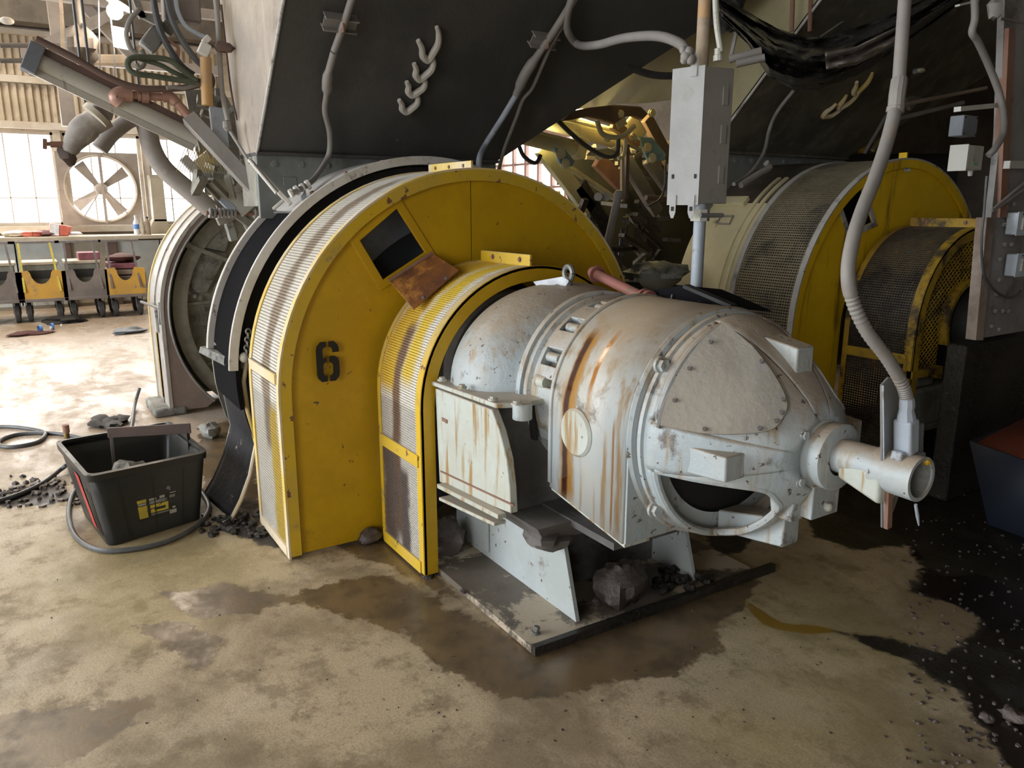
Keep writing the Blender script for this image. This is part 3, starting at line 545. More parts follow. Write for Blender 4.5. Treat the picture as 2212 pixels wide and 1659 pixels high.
def big_guard(x0, x1, R, yc, zc, face_m, rim_m, scr_m, edge_m, label, hole, seam=1.763, zb=.012, lid=None, pitch=.014, opening=.50):
    t = thing('belt_guard', (x0, yc, 0), label, 'guard')
    ro = Upath(R-.012, yc, zc, zb, 48); ri = Upath(opening, yc, zc, zb, 32); sy = seam
    # two face plates butting at a vertical seam, each with its own edge
    lf = [p for p in ro if p[0] <= sy-.003]+[(sy-.003, zc+math.sqrt((R-.012)**2-(sy-.003-yc)**2))]
    li = [(sy-.003, zc+math.sqrt(opening**2-(sy-.003-yc)**2))]+[p for p in reversed(ri) if p[0] <= sy-.003]
    obj('face_plate', MB().plate([lf+li]+([hole] if hole else []), x0-.018, -.006), face_m, t, smooth=20)
    rf = [(sy+.003, zc+math.sqrt((R-.012)**2-(sy+.003-yc)**2))]+[p for p in ro if p[0] > sy+.003]
    rr = [p for p in reversed(ri) if p[0] > sy+.003]+[(sy+.003, zc+math.sqrt(opening**2-(sy+.003-yc)**2))]
    obj('face_plate', MB().plate([rf+rr], x0-.021, -.006), face_m, t, smooth=20)
    obj('face_rim', Uband(R, R-.052, x0, x0-.018, yc, zc, zb, 48), rim_m, t, bevel=.002)
    obj('edge_angle', Uband(R+.005, R-.004, x0+.001, x0-.034, yc, zc, zb-.008, 48), edge_m, t)
    obj('edge_angle', Uband(R+.005, R-.03, x1, x1+.036, yc, zc, zb-.008, 48), edge_m, t)
    obj('perimeter_screen', Uscreen(R-.003, x1+.03, x0-.03, yc, zc, zb+.03, pitch, pitch, pitch*.56), scr_m, t, smooth=0)['kind'] = 'stuff'
    for z in (zb+.02, .80):
        for s in (-1, 1): obj('cross_strap', MB().box((x0-.03, yc+s*(R+.002)-.003*s, z-.022), (x1+.03, yc+s*(R+.008), z+.022)), edge_m, t)
    p = arc_at(R, yc, zc, 88)
    tb = obj('seam_tab', MB().box((x1+.04 if lid else x0-.06, p[0]-.006, p[1]-.01), (x0-.01, p[0]+.006, p[1]+.036)), M['rim_white'] if lid else rim_m, t, bevel=.002)
    for k in range(3 if lid else 0): obj('tab_bolt', MB().bolt((x0-.08-.14*k, p[0]-.006, p[1]+.016), .007, (0, -1, 0)), M['rustdry'], tb)
    if hole:
        c = [sum(q[i] for q in hole)/4 for i in (0, 1)]; ou = [(c[0]+(q[0]-c[0])*1.34, c[1]+(q[1]-c[1])*1.34) for q in hole]
        obj('hatch_frame', MB().plate([ou, hole], x0-.012, -.012), edge_m if lid is None else face_m, t, bevel=.003)
    if lid:
        n_ = (Vector(lid[1])-Vector(lid[0])).cross(Vector(lid[3])-Vector(lid[0])).normalized()*.006
        L = obj('hatch_lid', MB().prism(lid, n_), M['rust'], t, bevel=.002)
        obj('hinge', MB().cyl(lid[0], lid[1], .009), M['rustdry'], L)
        for a in (.25, .75): q = Vector(lid[3]).lerp(Vector(lid[2]), a)*.93+Vector(lid[0]).lerp(Vector(lid[1]), a)*.07; obj('lid_bolt', MB().bolt(q, .006, n_*(-1) if n_.x < 0 else n_), M['steel'], L)
    return t
def small_guard(x0, x1, R, yc, zc, rim_m, scr_m, label, zb=.012, zbar=.50, pitch=.011, in_m=None, tab=True):
    t = thing('coupling_guard', (x0, yc, 0), label, 'guard')
    obj('front_ring', Uband(R, R-.014, x0, x0-.05, yc, zc, zb, 40), rim_m, t, bevel=.002)
    obj('front_lip', Uband(R, R-.062, x0, x0-.006, yc, zc, zb, 40), in_m or rim_m, t)
    obj('rear_ring', Uband(R+.002, R-.014, x1, x1+.03, yc, zc, zb, 40), rim_m, t)
    obj('curved_screen', Uscreen(R-.004, x1+.02, x0-.04, yc, zc, zb+.03, pitch*1.05, pitch, pitch*.58), scr_m, t, smooth=0)['kind'] = 'stuff'
    for s in (-1, 1):
        for z, hh in ((zb+.026, .026), (zbar, .026)): obj('cross_strap', MB().box((x1+.02, yc+s*(R-.002), z-hh), (x0-.03, yc+s*(R+.006), z+hh)), rim_m, t)
    if tab:
        p = arc_at(R, yc, zc, 88); tb = obj('seam_tab', MB().box((x1+.02, p[0]-.012, p[1]-.005), (x0-.005, p[0], p[1]+.045)), rim_m, t, bevel=.002)
        for k in range(2): obj('tab_bolt', MB().bolt((x0-.08-.22*k, p[0]-.012, p[1]+.022), .009, (0, -1, 0)), M['rustdry'], tb)
    return t
YC, ZC = 1.80, .70
hole = [(1.396, 1.491), (1.523, 1.301), (1.32, 1.189), (1.222, 1.358)]
lid = [(-3.10, 1.544, 1.298), (-3.10, 1.334, 1.186), PX(893, 668, -2.90), PX(992, 583, -2.90)]
lid = [lid[1], lid[0], lid[3], lid[2]]
g1 = big_guard(-3.12, -3.60, .965, YC, ZC, M['yellow'], M['yellow_rim'], M['screen'], M['rim_white'], 'large yellow horseshoe belt guard stencilled with a black 6', hole, lid=lid)
# stencil numeral 6: five strokes separated by stencil bridges
def six(x, y0, z0, w_, h, m, parent):
    def S(pts, nme='stencil_stroke'): obj(nme, MB().plate([[(y0+a*w_, z0+b_*h) for a, b_ in pts]], x, -.0015), m, parent, smooth=0)
    q = .29
    S([(.45,1), (.20,1), (.04,.90), (0,.80), (0,.20), (.04,.10), (.20,0), (.45,0), (.45,.15), (.36,.15), (q,.22), (q,.42), (.36,.48), (.45,.48), (.45,.63), (q,.58), (q,.80), (.36,.86), (.45,.86)])
    S([(.56,1), (.80,1), (.96,.90), (1,.80), (1,.72), (.71,.72), (.71,.80), (.64,.86), (.56,.86)])
    S([(.56,0), (.80,0), (.96,.10), (1,.20), (1,.45), (.95,.57), (.80,.63), (.56,.63), (.56,.48), (.64,.47), (.71,.42), (.71,.22), (.64,.15), (.56,.15)])
six(-3.116, .998, .773, .100, .172, M['ink'], g1)
g2 = small_guard(-2.656, -3.085, .546, YC, .715, M['yellow_rim'], M['screen_small'], 'small arched yellow guard with stained screen in front of the number 6 guard', in_m=M['yellow'])
bpy.data.objects[g2.name].location = g2.location
# flywheel seen through the square hatch and the coupling under the small guard
fwl = thing('flywheel', (-3.4, YC, .0), 'blue-grey flywheel seen through the square hatch of the yellow guard', 'wheel')
obj('wheel_rim', MB().lathe([(-3.52, .80), (-3.52, .88), (-3.22, .88), (-3.22, .80), (-3.22, .74), (-3.34, .72), (-3.38, .3), (-3.30, .26), (-3.30, .10)], (YC, .71), n=64), pm('flywheel_paint', (.13, .15, .18), (.08, .09, .11), rough=.4), fwl)
obj('shaft', MB().cyl((-4.2, YC, .75), (-2.9, YC, .80), .08, 24), M['steel'], fwl)
cp = thing('shaft_coupling', (-2.95, YC, .4), 'dark greasy shaft coupling inside the small yellow guard', 'coupling')
obj('coupling_hub', MB().lathe([(-3.05, .12), (-3.05, .34), (-2.93, .34), (-2.93, .30), (-2.86, .30), (-2.86, .34), (-2.79, .34), (-2.79, .12)], (YC, .80), n=40), M['motor_dark'], cp, bevel=.004)
for k in range(10):
    a = 2*math.pi*k/10; obj('coupling_bolt', MB().bolt((-2.79, YC+.29*math.cos(a), .80+.29*math.sin(a)), .014, (1, 0, 0)), M['steel'], cp)
# ================================================================ CHIPPER BODY behind the number 6 guard
ml = thing('mill_housing', (-3.9, YC, 0), 'dusty grey round mill casing with a black sheet for its dark inside, behind the number 6 guard', 'mill')
RC = 1.035
def arcband(R0, R1, xa, xb, a0, a1, n=40, c=(YC, .70)):
    vs = []; m = n+1
    for (x, r) in ((xa, R0), (xa, R1), (xb, R1), (xb, R0)):
        for i in range(m): t = math.radians(a0+(a1-a0)*i/n); vs.append((x, c[0]-r*math.cos(t), c[1]+r*math.sin(t)))
    fs = [(k*m+i, k*m+i+1, ((k+1) % 4)*m+i+1, ((k+1) % 4)*m+i) for i in range(n) for k in range(4)]+[(0, m, 2*m, 3*m), (m-1, 2*m-1, 3*m-1, 4*m-1)]
    return MB().add(vs, fs)
obj('casing_front_edge', arcband(RC+.012, RC-.03, -3.645, -3.665, 3, 180, 60), M['whiteedge'], ml, bevel=.002)
obj('casing_back_edge', arcband(RC+.012, RC-.03, -4.13, -4.16, 4, 62, 36), M['whiteedge'], ml, bevel=.004)
obj('casing_cover', arcband(RC+.004, RC-.008, -3.66, -4.17, 49, 172, 60), M['casing'], ml)
obj('cavity_shade_liner', arcband(RC-.02, RC-.035, -3.66, -4.15, -8, 60, 40), M['nearblack'], ml)  # black sheet stands in for the dark cavity inside the casing
obj('end_disc', MB().lathe([(-3.70, .10), (-3.70, RC-.04)], (YC, .70), n=64), M['black'], ml)
obj('rear_disc', MB().lathe([(-4.17, .15), (-4.17, RC-.02), (-4.19, RC-.02), (-4.19, .15)], (YC, .70), n=64), M['cast'], ml)
for k in range(9):
    a = 56+k*11; p = arc_at(RC+.006, YC, .70, a); obj('rim_bolt', MB().bolt((-3.72, *p), .009, (0, p[0]-YC, p[1]-.70)), M['rustdry'], ml)
# hinge bracket and swung-down lower door
a = Vector(PX(528, 772, -3.66)); b_ = Vector(PX(458, 738, -4.2))
hb = thing('casing_door', (a.x, a.y, 0), 'black curved door hanging open on a hinge bar below the round casing', 'door')
obj('hinge_bar', MB().cyl(a, b_, .013, 10), M['steel'], hb)
for q in (a, b_): obj('hinge_knuckle', MB().ball(q, .026, 12), M['whiteedge'], hb)
obj('hinge_plate', MB().hexa([a+Vector((-.05,.02,-.09)), b_+Vector((.0,-.04,-.05)), b_+Vector((0,-.03,-.02)), a+Vector((-.03,.02,-.03)), a+Vector((-.05,-.01,-.09)), b_+Vector((0,-.07,-.05)), b_+Vector((0,-.06,-.02)), a+Vector((-.03,-.01,-.03))]), M['castlite'], hb)
cr = [(0, -.02), (.10, -.04), (.25, -.03), (.42, -.0), (.58, -.04), (.70, -.09), (.79, -.14)]
def dr(u, v):
    s = v*(len(cr)-1); i = min(int(s), len(cr)-2); f = s-i; d = cr[i][0]*(1-f)+cr[i+1][0]*f; oy = cr[i][1]*(1-f)+cr[i+1][1]*f
    return (-3.69-.40*u-.05*v, a.y+oy+.035-.05*u*v, .79-d)
obj('door_panel', MB().grid(dr, 8, 30), M['door'], hb, solid=.012)
obj('door_edge_strip', MB().tube([Vector(dr(0, k/24))+Vector((.006, 0, 0)) for k in range(25)], .011, 8), M['rim_white'], hb)
obj('door_edge_strip', MB().tube([Vector(dr(1, k/24)) for k in range(25)], .009, 8), M['steel'], hb)
for nme, c0, c1 in (('a', PX(477, 683, -4.2), b_), ('b', PX(537, 712, -3.64), PX(532, 765, -3.64))):
    c0, c1 = Vector(c0), Vector(c1); n_ = 6; ch = thing('chain', tuple(c1), 'short steel chain beside the %s end of the door hinge bar' % ('far' if nme == 'a' else 'near'), 'chain')
    for k in range(n_):
        p = c0.lerp(c1, (k+.5)/n_); L = (c1-c0).length/n_*.72; ax = Vector((1, 0, 0)) if k % 2 else Vector((0, 1, 0))
        lp = [p+ax*.011*math.cos(t)+Vector((0, 0, 1))*L*math.sin(t) for t in np.linspace(0, 2*math.pi, 13)]
        obj('link', MB().tube(lp, .0045, 6, cap=False), M['steel'], ch)
# grey bolted frame plate carrying the chute
fp = thing('chute_support', (-4.02, 1.75, 1.44), 'grey bolted frame plate between the black chute and the round casing', 'frame')
obj('frame_plate', MB().box((-4.05, 1.045, 1.44), (-4.02, 2.43, 1.755)), M['greyplate'], fp, bevel=.004)
obj('side_plate', MB().box((-4.34, 1.045, 1.50), (-4.05, 1.065, 1.755)), M['cast'], fp)
for k in range(10): obj('frame_bolt', MB().bolt((-4.02, 1.13+.135*k, 1.708), .016, (1, 0, 0)), M['greyplate'], fp)
obj('nameplate_pad', MB().box((-4.02, 1.17, 1.60), (-4.014, 1.24, 1.645)), M['greyplate'], fp, bevel=.003)
# ================================================================ BLACK CHUTE
def chute(dx, dy, dz, fm, sm, label, deep=0):
    t = thing('feed_chute', (-4+dx, 1.7+dy, 1.75+dz), label, 'chute')
    def f(y, z): return (-4.0+(z-1.755)*1.02+dx, y+dy, z+dz)
    zt = 3.0; br = 2.42+(zt-1.755)*1.29
    fr_ = [f(1.045, 1.755), f(2.42, 1.755), f(br, zt), f(1.045, zt)]
    obj('front_sheet', MB().prism(fr_, (-.012, 0, .012)), fm, t)
    if deep: lf_ = [(-4+dx, 1.045+dy, 1.755+dz), (-4.05+dx, 1.045+dy, 1.80+dz), PY(1455, 214, 1.045+dy), PY(1400, 222, 1.045+dy), PY(1330, 224, 1.045+dy), PY(1290, 232, 1.045+dy), PY(1240, 236, 1.045+dy), PY(1120, 268, 1.045+dy), (-6.9, 1.045+dy, zt+dz), f(1.045, zt)]
    else: lf_ = [(-4+dx, 1.045+dy, 1.755+dz), (-4.34-deep+dx, 1.045+dy, 1.755+dz+deep*.05), (-4.62-deep*1.2+dx, 1.045+dy, zt+dz), f(1.045, zt)]
    obj('side_sheet', MB().prism(lf_, (0, .01, 0)), sm, t)
    rb = [f(2.42, 1.755), (-5.3+dx, 2.42+dy, 1.755+dz), (-5.6+dx, br+dy, zt+dz), f(br, zt)]
    obj('under_sheet', MB().prism(rb, (0, -.01, .01)), sm, t)
    obj('bottom_flange', MB().box((-4.34+dx, 1.04+dy, 1.745+dz), (-3.975+dx, 2.43+dy, 1.76+dz)), fm, t)
    obj('corner_bead', MB().tube([f(1.045, 1.757), f(1.045, zt)], .008, 8), M['casing'], t)
    return t
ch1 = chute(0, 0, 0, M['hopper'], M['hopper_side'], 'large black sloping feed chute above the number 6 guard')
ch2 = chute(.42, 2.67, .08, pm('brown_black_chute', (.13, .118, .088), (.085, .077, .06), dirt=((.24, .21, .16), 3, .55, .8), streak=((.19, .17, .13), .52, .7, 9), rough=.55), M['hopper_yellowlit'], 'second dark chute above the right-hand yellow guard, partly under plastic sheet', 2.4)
E0 = Vector((1.02, 0, 1)).normalized()   # up the chute slope
def on_chute(px, py, off=.0, dx=0, dz=0):      # sight line meets the sloping front sheet
    d = Vector(ray(px, py)); n_ = Vector((1, 0, -1.02)).normalized(); P0 = Vector((-4+dx, 1.5, 1.755+dz))+n_*off
    o_ = Vector((0, 0, 1.5)); tt = (P0-o_).dot(n_)/d.dot(n_); return o_+d*tt
NCH = Vector((1, 0, -1.02)).normalized()
def hook_rack(pts, dx, dz, label, m, w_=.022):
    w_ *= 1.25
    t = thing('hook_rack', tuple(on_chute(*pts[-1], .03, dx, dz)), label, 'hooks')
    P = [on_chute(x, y, .02, dx, dz) for x, y in pts]
    for i in range(len(P)-1):
        a_, b2 = P[i], P[i+1]; mid = (a_+b2)/2; u = (b2-a_); v = NCH.cross(u).normalized()
        if (v.y > 0): v = -v
        arc = [a_, a_+u*.20-v*.014, a_+u*.55-v*.018, a_+u*.88+v*.004, b2+v*.024+u*.06, b2-u*.10+v*.052, b2-u*.38+v*.062, b2-u*.62+v*.084]
        S = spline(arc, 4); rr = [w_*.30+w_*.45*abs(math.sin(3.1*k/len(S)))*(.6) for k in range(len(S))]
        obj('hook', MB().tube(S, rr, 8), m, t)
    return t
hook_rack([(943, 58), (935, 125), (917, 170), (900, 205), (888, 240)], 0, 0, 'row of four curved pale steel hooks welded on the black chute face', M['whiteedge'], .026)
hook_rack([(1884, 158), (1855, 200), (1818, 235), (1780, 255)], .42, .08, 'row of three curved tan hooks on the right-hand chute', M['rim_white'], .024)
def hose_on(pts, r, off, nme, m, label, cat, dx=0, dz=0, n=8, **k):
    P = spline([on_chute(x, y, off+r, dx, dz) if not isinstance(x, Vector) else x for x, y in pts], n)
    return single(nme, MB().tube(P, r, 10), m, label, cat, **k)
# flexible conduit left on the chute
s = thing('chute_conduit', tuple(PX(650, 408, -3.72)), 'thin bent grey conduit running down the left of the black chute', 'conduit')
P1 = [on_chute(762, -8, .05), on_chute(742, 55, .05), on_chute(722, 110, .05)]
P2 = [on_chute(722, 112, .05), on_chute(708, 165, .045), on_chute(706, 200, .045)]
P3 = [on_chute(706, 200, .045), on_chute(702, 240, .04), on_chute(712, 285, .04), on_chute(712, 325, .05), Vector(PX(702, 352, -3.9)), Vector(PX(680, 385, -3.8)), Vector(PX(650, 408, -3.72)), Vector(PX(630, 418, -3.70))]
obj('steel_pipe', MB().tube(spline(P1, 4), .016, 12), M['conduit'], s); obj('sleeve', MB().tube(spline(P2, 4), [.017]*4+[.024]*4+[.017], 12), M['conduit'], s)
obj('flexible_hose', MB().tube(spline(P3, 6), .014, 12), M['conduit'], s)
for k in range(4):
    q = Vector(PX(668-12*k, 398+6*k, -3.74+.01*k)); q2 = Vector(PX(662-12*k, 401+6*k, -3.74+.01*k)); obj('gland_nut', MB().tube([q, q2], .024-.003*(k % 2), 8), M['whiteedge'], s)
for (px, py, rx, nme) in ((735, 50, 30, 'channel beside the left conduit'), (1175, 88, 24, 'channel beside the right conduit pair')):
    c = on_chute(px, py, .03); ax = Vector((0, 1, 0)); t = thing('pipe_clamp_bracket', tuple(c), 'short square steel bracket '+nme, 'bracket')
    for sgn in (-1, 1): obj('bracket_flange', MB().bar(c-ax*.075+E0*.028*sgn, c+ax*.075+E0*.028*sgn, .05, .006, up=E0), M['conduit'], t)
    obj('bracket_web', MB().bar(c-ax*.075, c+ax*.075, .006, .056, up=E0), M['conduit'], t); obj('clamp', MB().tube([c+NCH*.03-E0*.02, c+NCH*.055, c+NCH*.03+E0*.02], .006, 6), M['rustdry'], t)
# right conduit pair
s = thing('chute_conduit', tuple(PX(1035, 362, -3.85)), 'thicker grey conduit of the pair crossing the right of the black chute', 'conduit')
obj('steel_pipe', MB().tube(spline([on_chute(1245, -10, .05), on_chute(1205, 55, .05), on_chute(1165, 115, .05)], 4), .019, 12), M['conduit'], s)
obj('sleeve', MB().tube(spline([on_chute(1165, 115, .05), on_chute(1135, 160, .05), on_chute(1115, 205, .05)], 4), [.020]*2+[.028]*5+[.020]*2, 12), M['conduit'], s)
obj('flexible_hose', MB().tube(spline([on_chute(1115, 205, .05), on_chute(1085, 255, .05), on_chute(1050, 310, .06), Vector(PX(1036, 340, -3.75)), Vector(PX(1035, 372, -3.72))], 6), .016, 12), M['conduit_l'], s)
hose_on([(1232, 30), (1195, 90), (1172, 140), (1150, 190), (1130, 215), (1115, 255), (1090, 320), (1076, 372)], .010, .04, 'thin_cable', M['conduit'], 'thin dark cable running beside the thicker conduit on the chute', 'cable')
P = [on_chute(1238, -10, .05), on_chute(1226, 30, .06), on_chute(1226, 66, .06), on_chute(1248, 96, .08)]+[Vector(PX(1290, 97, -2.95)), Vector(PX(1350, 82, -2.68)), Vector(PX(1420, 78, -2.4)), Vector(PX(1470, 95, -2.22)), Vector(PX(1485, 118, -2.17))]
single('sagging_conduit', MB().tube(spline(P, 8), .019, 12), M['conduit'], 'grey flexible conduit looping from the chute across to the tall grey box', 'conduit')
# ================================================================ LEFT PULLEY GUARD (open faced)
XG = -5.95; LY, LZ, LR = 1.79, .72, .985
lg = thing('pulley_guard', (XG, LY, 0), 'pale grey open-faced round pulley guard left of the black casing opening', 'guard')
gz = .03
outer = [(LY-LR, gz)]+[(LY-LR*math.cos(t), LZ+LR*math.sin(t)) for t in np.linspace(0, math.pi, 41)]+[(LY+LR, gz)]
inn = [(LY-(LR-.045)*math.cos(t), LZ+.0+(LR-.045)*math.sin(t)) for t in np.linspace(-.76, math.pi+.76, 60)]
lo = [(LY+(LR-.045)*math.cos(.76), gz), (LY-(LR-.045)*math.cos(.76), gz)]
poly = outer+[(LY+.74, gz)]+[p for p in reversed(inn)]+[(LY-.74, gz)]
obj('front_plate', MB().plate([poly], XG, -.012), M['brownface'], lg)
obj('outer_rim', Uband(LR+.012, LR-.012, XG+.008, XG-.52, LY, LZ, gz, 48), M['guardwhite'], lg)
obj('opening_lip', MB().tube([(XG+.006, y, z) for y, z in inn], .010, 6), M['steel'], lg)
obj('rim_bead', Uband(LR+.022, LR-.005, XG-.20, XG-.23, LY, LZ, gz, 48), M['guardwhite'], lg)
obj('yellow_strip', MB().box((XG-.20, LY-LR-.014, .10), (XG-.235, LY-LR-.024, .72)), M['yellow_dark'], lg)
obj('rim_bead', Uband(LR+.022, LR-.005, XG-.50, XG-.53, LY, LZ, gz, 48), M['rim_white'], lg)
obj('back_plate', MB().plate([outer], XG-.52, -.012), M['cast'], lg)
obj('foot_block', MB().box((XG-.45, LY-LR-.12, 0), (XG+.02, LY-LR+.1, .06)), M['castlite'], lg, bevel=.015)
p = Vector(PX(305, 652, XG-.35)); q = Vector(PX(350, 668, XG-.02))
obj('latch_bar', MB().tube([p, p.lerp(q, .5)+Vector((0, -.02, .01)), q], .010, 8), M['steel'], lg); obj('latch_pin', MB().tube([q+Vector((0,-.01,.05)), q+Vector((0,-.02,-.11))], .009, 8), M['rubber'], lg)
obj('latch_plate', MB().hexa([(XG-.30, LY-LR-.03, .62), (XG-.12, LY-LR-.03, .60), (XG-.12, LY-LR-.015, .60), (XG-.30, LY-LR-.015, .62), (XG-.30, LY-LR-.03, .80), (XG-.12, LY-LR-.03, .76), (XG-.12, LY-LR-.015, .76), (XG-.30, LY-LR-.015, .80)]), M['guardwhite'], lg)
# cast wheel inside
cw = thing('flywheel', (XG-.25, LY, .05), 'greasy cast iron wheel with raised lettering inside the pale open guard', 'wheel')
XWf = XG-.14
obj('wheel_rim', MB().lathe([(XWf-.30, .90), (XWf+.06, .90), (XWf+.06, .80), (XWf-.05, .78)], (LY, LZ), n=64), M['cast'], cw)
hole2 = [(1.34+.15*math.cos(t), .80+.185*math.sin(t)) for t in np.linspace(0, 2*math.pi, 30, endpoint=False)]
dsk = [(LY+.80*math.cos(t), LZ+.80*math.sin(t)) for t in np.linspace(0, 2*math.pi, 60, endpoint=False)]
obj('wheel_web', MB().plate([dsk, hole2], XWf-.03, -.03), M['cast'], cw)
obj('hole_rim', MB().tube([(XWf-.02, y, z) for y, z in hole2+hole2[:1]], .016, 8, cap=False), M['cast'], cw)
obj('radial_rib', MB().bar((XWf-.01, LY-.80, .79), (XWf-.01, 1.19, .80), .02, .02), M['cast'], cw)
obj('chord_rib', MB().bar((XWf-.01, LY-.70, .33), (XWf-.01, LY-.1, .33), .02, .015), M['cast'], cw)
rnd = random.Random(4); glyph = {'M': [(0,0,0,1),(0,1,.5,.4),(.5,.4,1,1),(1,1,1,0)], 'O': [(0,0,1,0),(1,0,1,1),(1,1,0,1),(0,1,0,0)], 'N': [(0,0,0,1),(0,1,1,0),(1,0,1,1)], 'I': [(.5,0,.5,1)], 'R': [(0,0,0,1),(0,1,1,1),(1,1,1,.5),(1,.5,0,.5),(.4,.5,1,0)], 'E': [(0,0,0,1),(0,0,1,0),(0,1,1,1),(0,.5,.8,.5)], 'X': [(0,0,1,1),(0,1,1,0)], 'S': [(0,0,1,0),(1,0,1,.5),(1,.5,0,.5),(0,.5,0,1),(0,1,1,1)], 'C': [(1,0,0,0),(0,0,0,1),(0,1,1,1)], 'H': [(0,0,0,1),(1,0,1,1),(0,.5,1,.5)], 'A': [(0,0,.5,1),(.5,1,1,0),(.2,.4,.8,.4)], 'T': [(.5,0,.5,1),(0,1,1,1)], 'D': [(0,0,0,1),(0,1,.7,1),(.7,1,1,.5),(1,.5,.7,0),(.7,0,0,0)], 'Y': [(.5,0,.5,.5),(.5,.5,0,1),(.5,.5,1,1)]}
lt = MB()
for r_, (txt, y0, z0) in enumerate((('MONTROX', .965, .655), (' XES CO', .985, .575), ('CON NYAR', .985, .495), ('HITCH', 1.05, .405))):
    for i, c_ in enumerate(txt):
        for (a1_, b1, a2, b2) in glyph.get(c_, []):
            yy = y0+i*.043; lt.bar((XWf-.028, yy+a1_*.030, z0+b1*.045), (XWf-.028, yy+a2*.030, z0+b2*.045), .006, .008, up=(1, 0, 0))
obj('raised_lettering', lt, M['castlite'], cw, smooth=0)
A_ = [PX(x, y, XWf+.02) for x, y in ((410, 520), (443, 535), (492, 548), (447, 633), (425, 632), (405, 610), (415, 575))]
obj('balance_weight', MB().prism(A_, (-.05, 0, 0)), M['castlite'], cw, bevel=.008)
A_ = [PX(x, y, XWf+.05) for x, y in ((428, 520), (455, 485), (480, 475), (500, 500), (488, 545), (440, 535))]
obj('balance_weight', MB().prism(A_, (-.06, 0, 0)), M['castlite'], cw, bevel=.008)
obj('clamp_bar', MB().bar(PX(405, 530, XWf+.07), PX(505, 568, XWf+.07), .03, .03), M['cast'], cw); obj('clamp_bolt', MB().bolt(PX(408, 530, XWf+.08), .018, (1, 0, 0)), M['steel'], cw)
for q in ((407, 632), (420, 640), (433, 643), (438, 668)): obj('wheel_bolt', MB().bolt(PX(*q, XWf), .014, (1, 0, 0)), M['castlite'], cw)
# hydraulic linkage block above that wheel
bl = thing('linkage_clutter', tuple(PX(500, 470, -5.2)), 'dark greasy linkage bars above the cast wheel', 'linkage')
for (x0, y0, x1, y1, d, w_) in ((490, 470, 505, 520, -5.4, .07), (520, 455, 545, 505, -5.3, .05), (500, 455, 560, 500, -5.25, .04), (540, 450, 580, 490, -5.1, .06), (470, 480, 520, 460, -5.3, .05)):
    obj('linkage_bar', MB().bar(PX(x0, y0, d), PX(x1, y1, d), w_, .05), M['castlite'] if w_ > .05 else M['cast'], bl, bevel=.004)
# ================================================================ DRIVE MOTOR (axis along X)
AY, AZ_ = 1.815, .83
mo = thing('drive_motor', (-2.0, AY, .4), 'large pale blue-grey motor with rust-brown oil runs in front of the yellow guards', 'motor')
# split gearbox / end housing
prof = [(-2.64, .10), (-2.66, .36), (-2.645, .42), (-2.60, .455), (-2.52, .475), (-2.46, .475), (-2.40, .462), (-2.35, .43), (-2.31, .385), (-2.285, .345), (-2.27, .33), (-2.22, .33)]
obj('upper_casing', MB().lathe(prof, (AY, AZ_), -2, 182, 60).squash(AZ_, .79), M['motor'], mo, smooth=50)
obj('top_seam_ridge', MB().lathe([(-2.275, .33), (-2.275, .362), (-2.25, .362), (-2.25, .33)], (AY, AZ_), 0, 180, 50), M['motor'], mo)
SL = 1.325
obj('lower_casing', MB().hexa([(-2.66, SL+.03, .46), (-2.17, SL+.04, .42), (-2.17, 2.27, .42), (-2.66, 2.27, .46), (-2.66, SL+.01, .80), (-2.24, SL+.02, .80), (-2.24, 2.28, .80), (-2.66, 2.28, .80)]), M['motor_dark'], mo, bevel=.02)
sp_ = [PY(x, y, SL) for x, y in ((946, 838), (1010, 862), (1068, 884), (1085, 930), (1100, 990), (1107, 1050), (1110, 1108), (1040, 1082), (955, 1040), (950, 940))]
sp_ = [(p[0], SL-.012, p[2]) for p in sp_]
obj('side_panel', MB().prism(sp_, (0, .03, 0)), M['gearbox'], mo, bevel=.004)
obj('split_flange', MB().prism([(-2.67, SL-.018, .812), (-2.17, SL-.018, .828), (-2.13, SL+.08, .828), (-2.20, 2.28, .83), (-2.67, 2.30, .812)], (0, 0, .018)), M['gearbox'], mo, bevel=.004)
obj('flange_ear', MB().lathe([(.79, .001), (.79, .034), (.852, .034), (.852, .001)], (-2.125, SL+.06), n=20, axis='z'), M['motor'], mo, bevel=.004)
for x in (-2.58, -2.42, -2.20, -2.10): obj('flange_bolt', MB().bolt((x, SL-.012 if x < -2.15 else SL+.02, .835+.012*(x+2.9)+.012), .013, (0, 0, 1)), M['gearbox'], mo)
obj('lower_lip', MB().bar(PY(952, 1048, SL-.03), PY(1085, 1115, SL-.03), .035, .018).bar(PY(960, 1075, SL-.02), PY(1080, 1130, SL-.02), .05, .014), M['gearbox'], mo, bevel=.003)
obj('panel_weld', MB().bar(PY(952, 1018, SL-.014), PY(1110, 1092, SL-.014), .004, .006), M['rustdry'], mo)
obj('name_tab', MB().bar(PY(955, 905, SL-.014), PY(966, 911, SL-.014), .003, .014), M['rustdry'], mo)
obj('oil_sump', MB().hexa([(-2.45, 1.42, .36), (-2.03, 1.42, .36), (-2.03, 2.1, .36), (-2.45, 2.1, .36), (-2.45, 1.36, .44), (-1.99, 1.36, .44), (-1.99, 2.15, .44), (-2.45, 2.15, .44)]).rock((-2.10, 1.47, .36), (.10, .09, .05), 3, rough=.7), M['motor_dark'], mo, smooth=30)
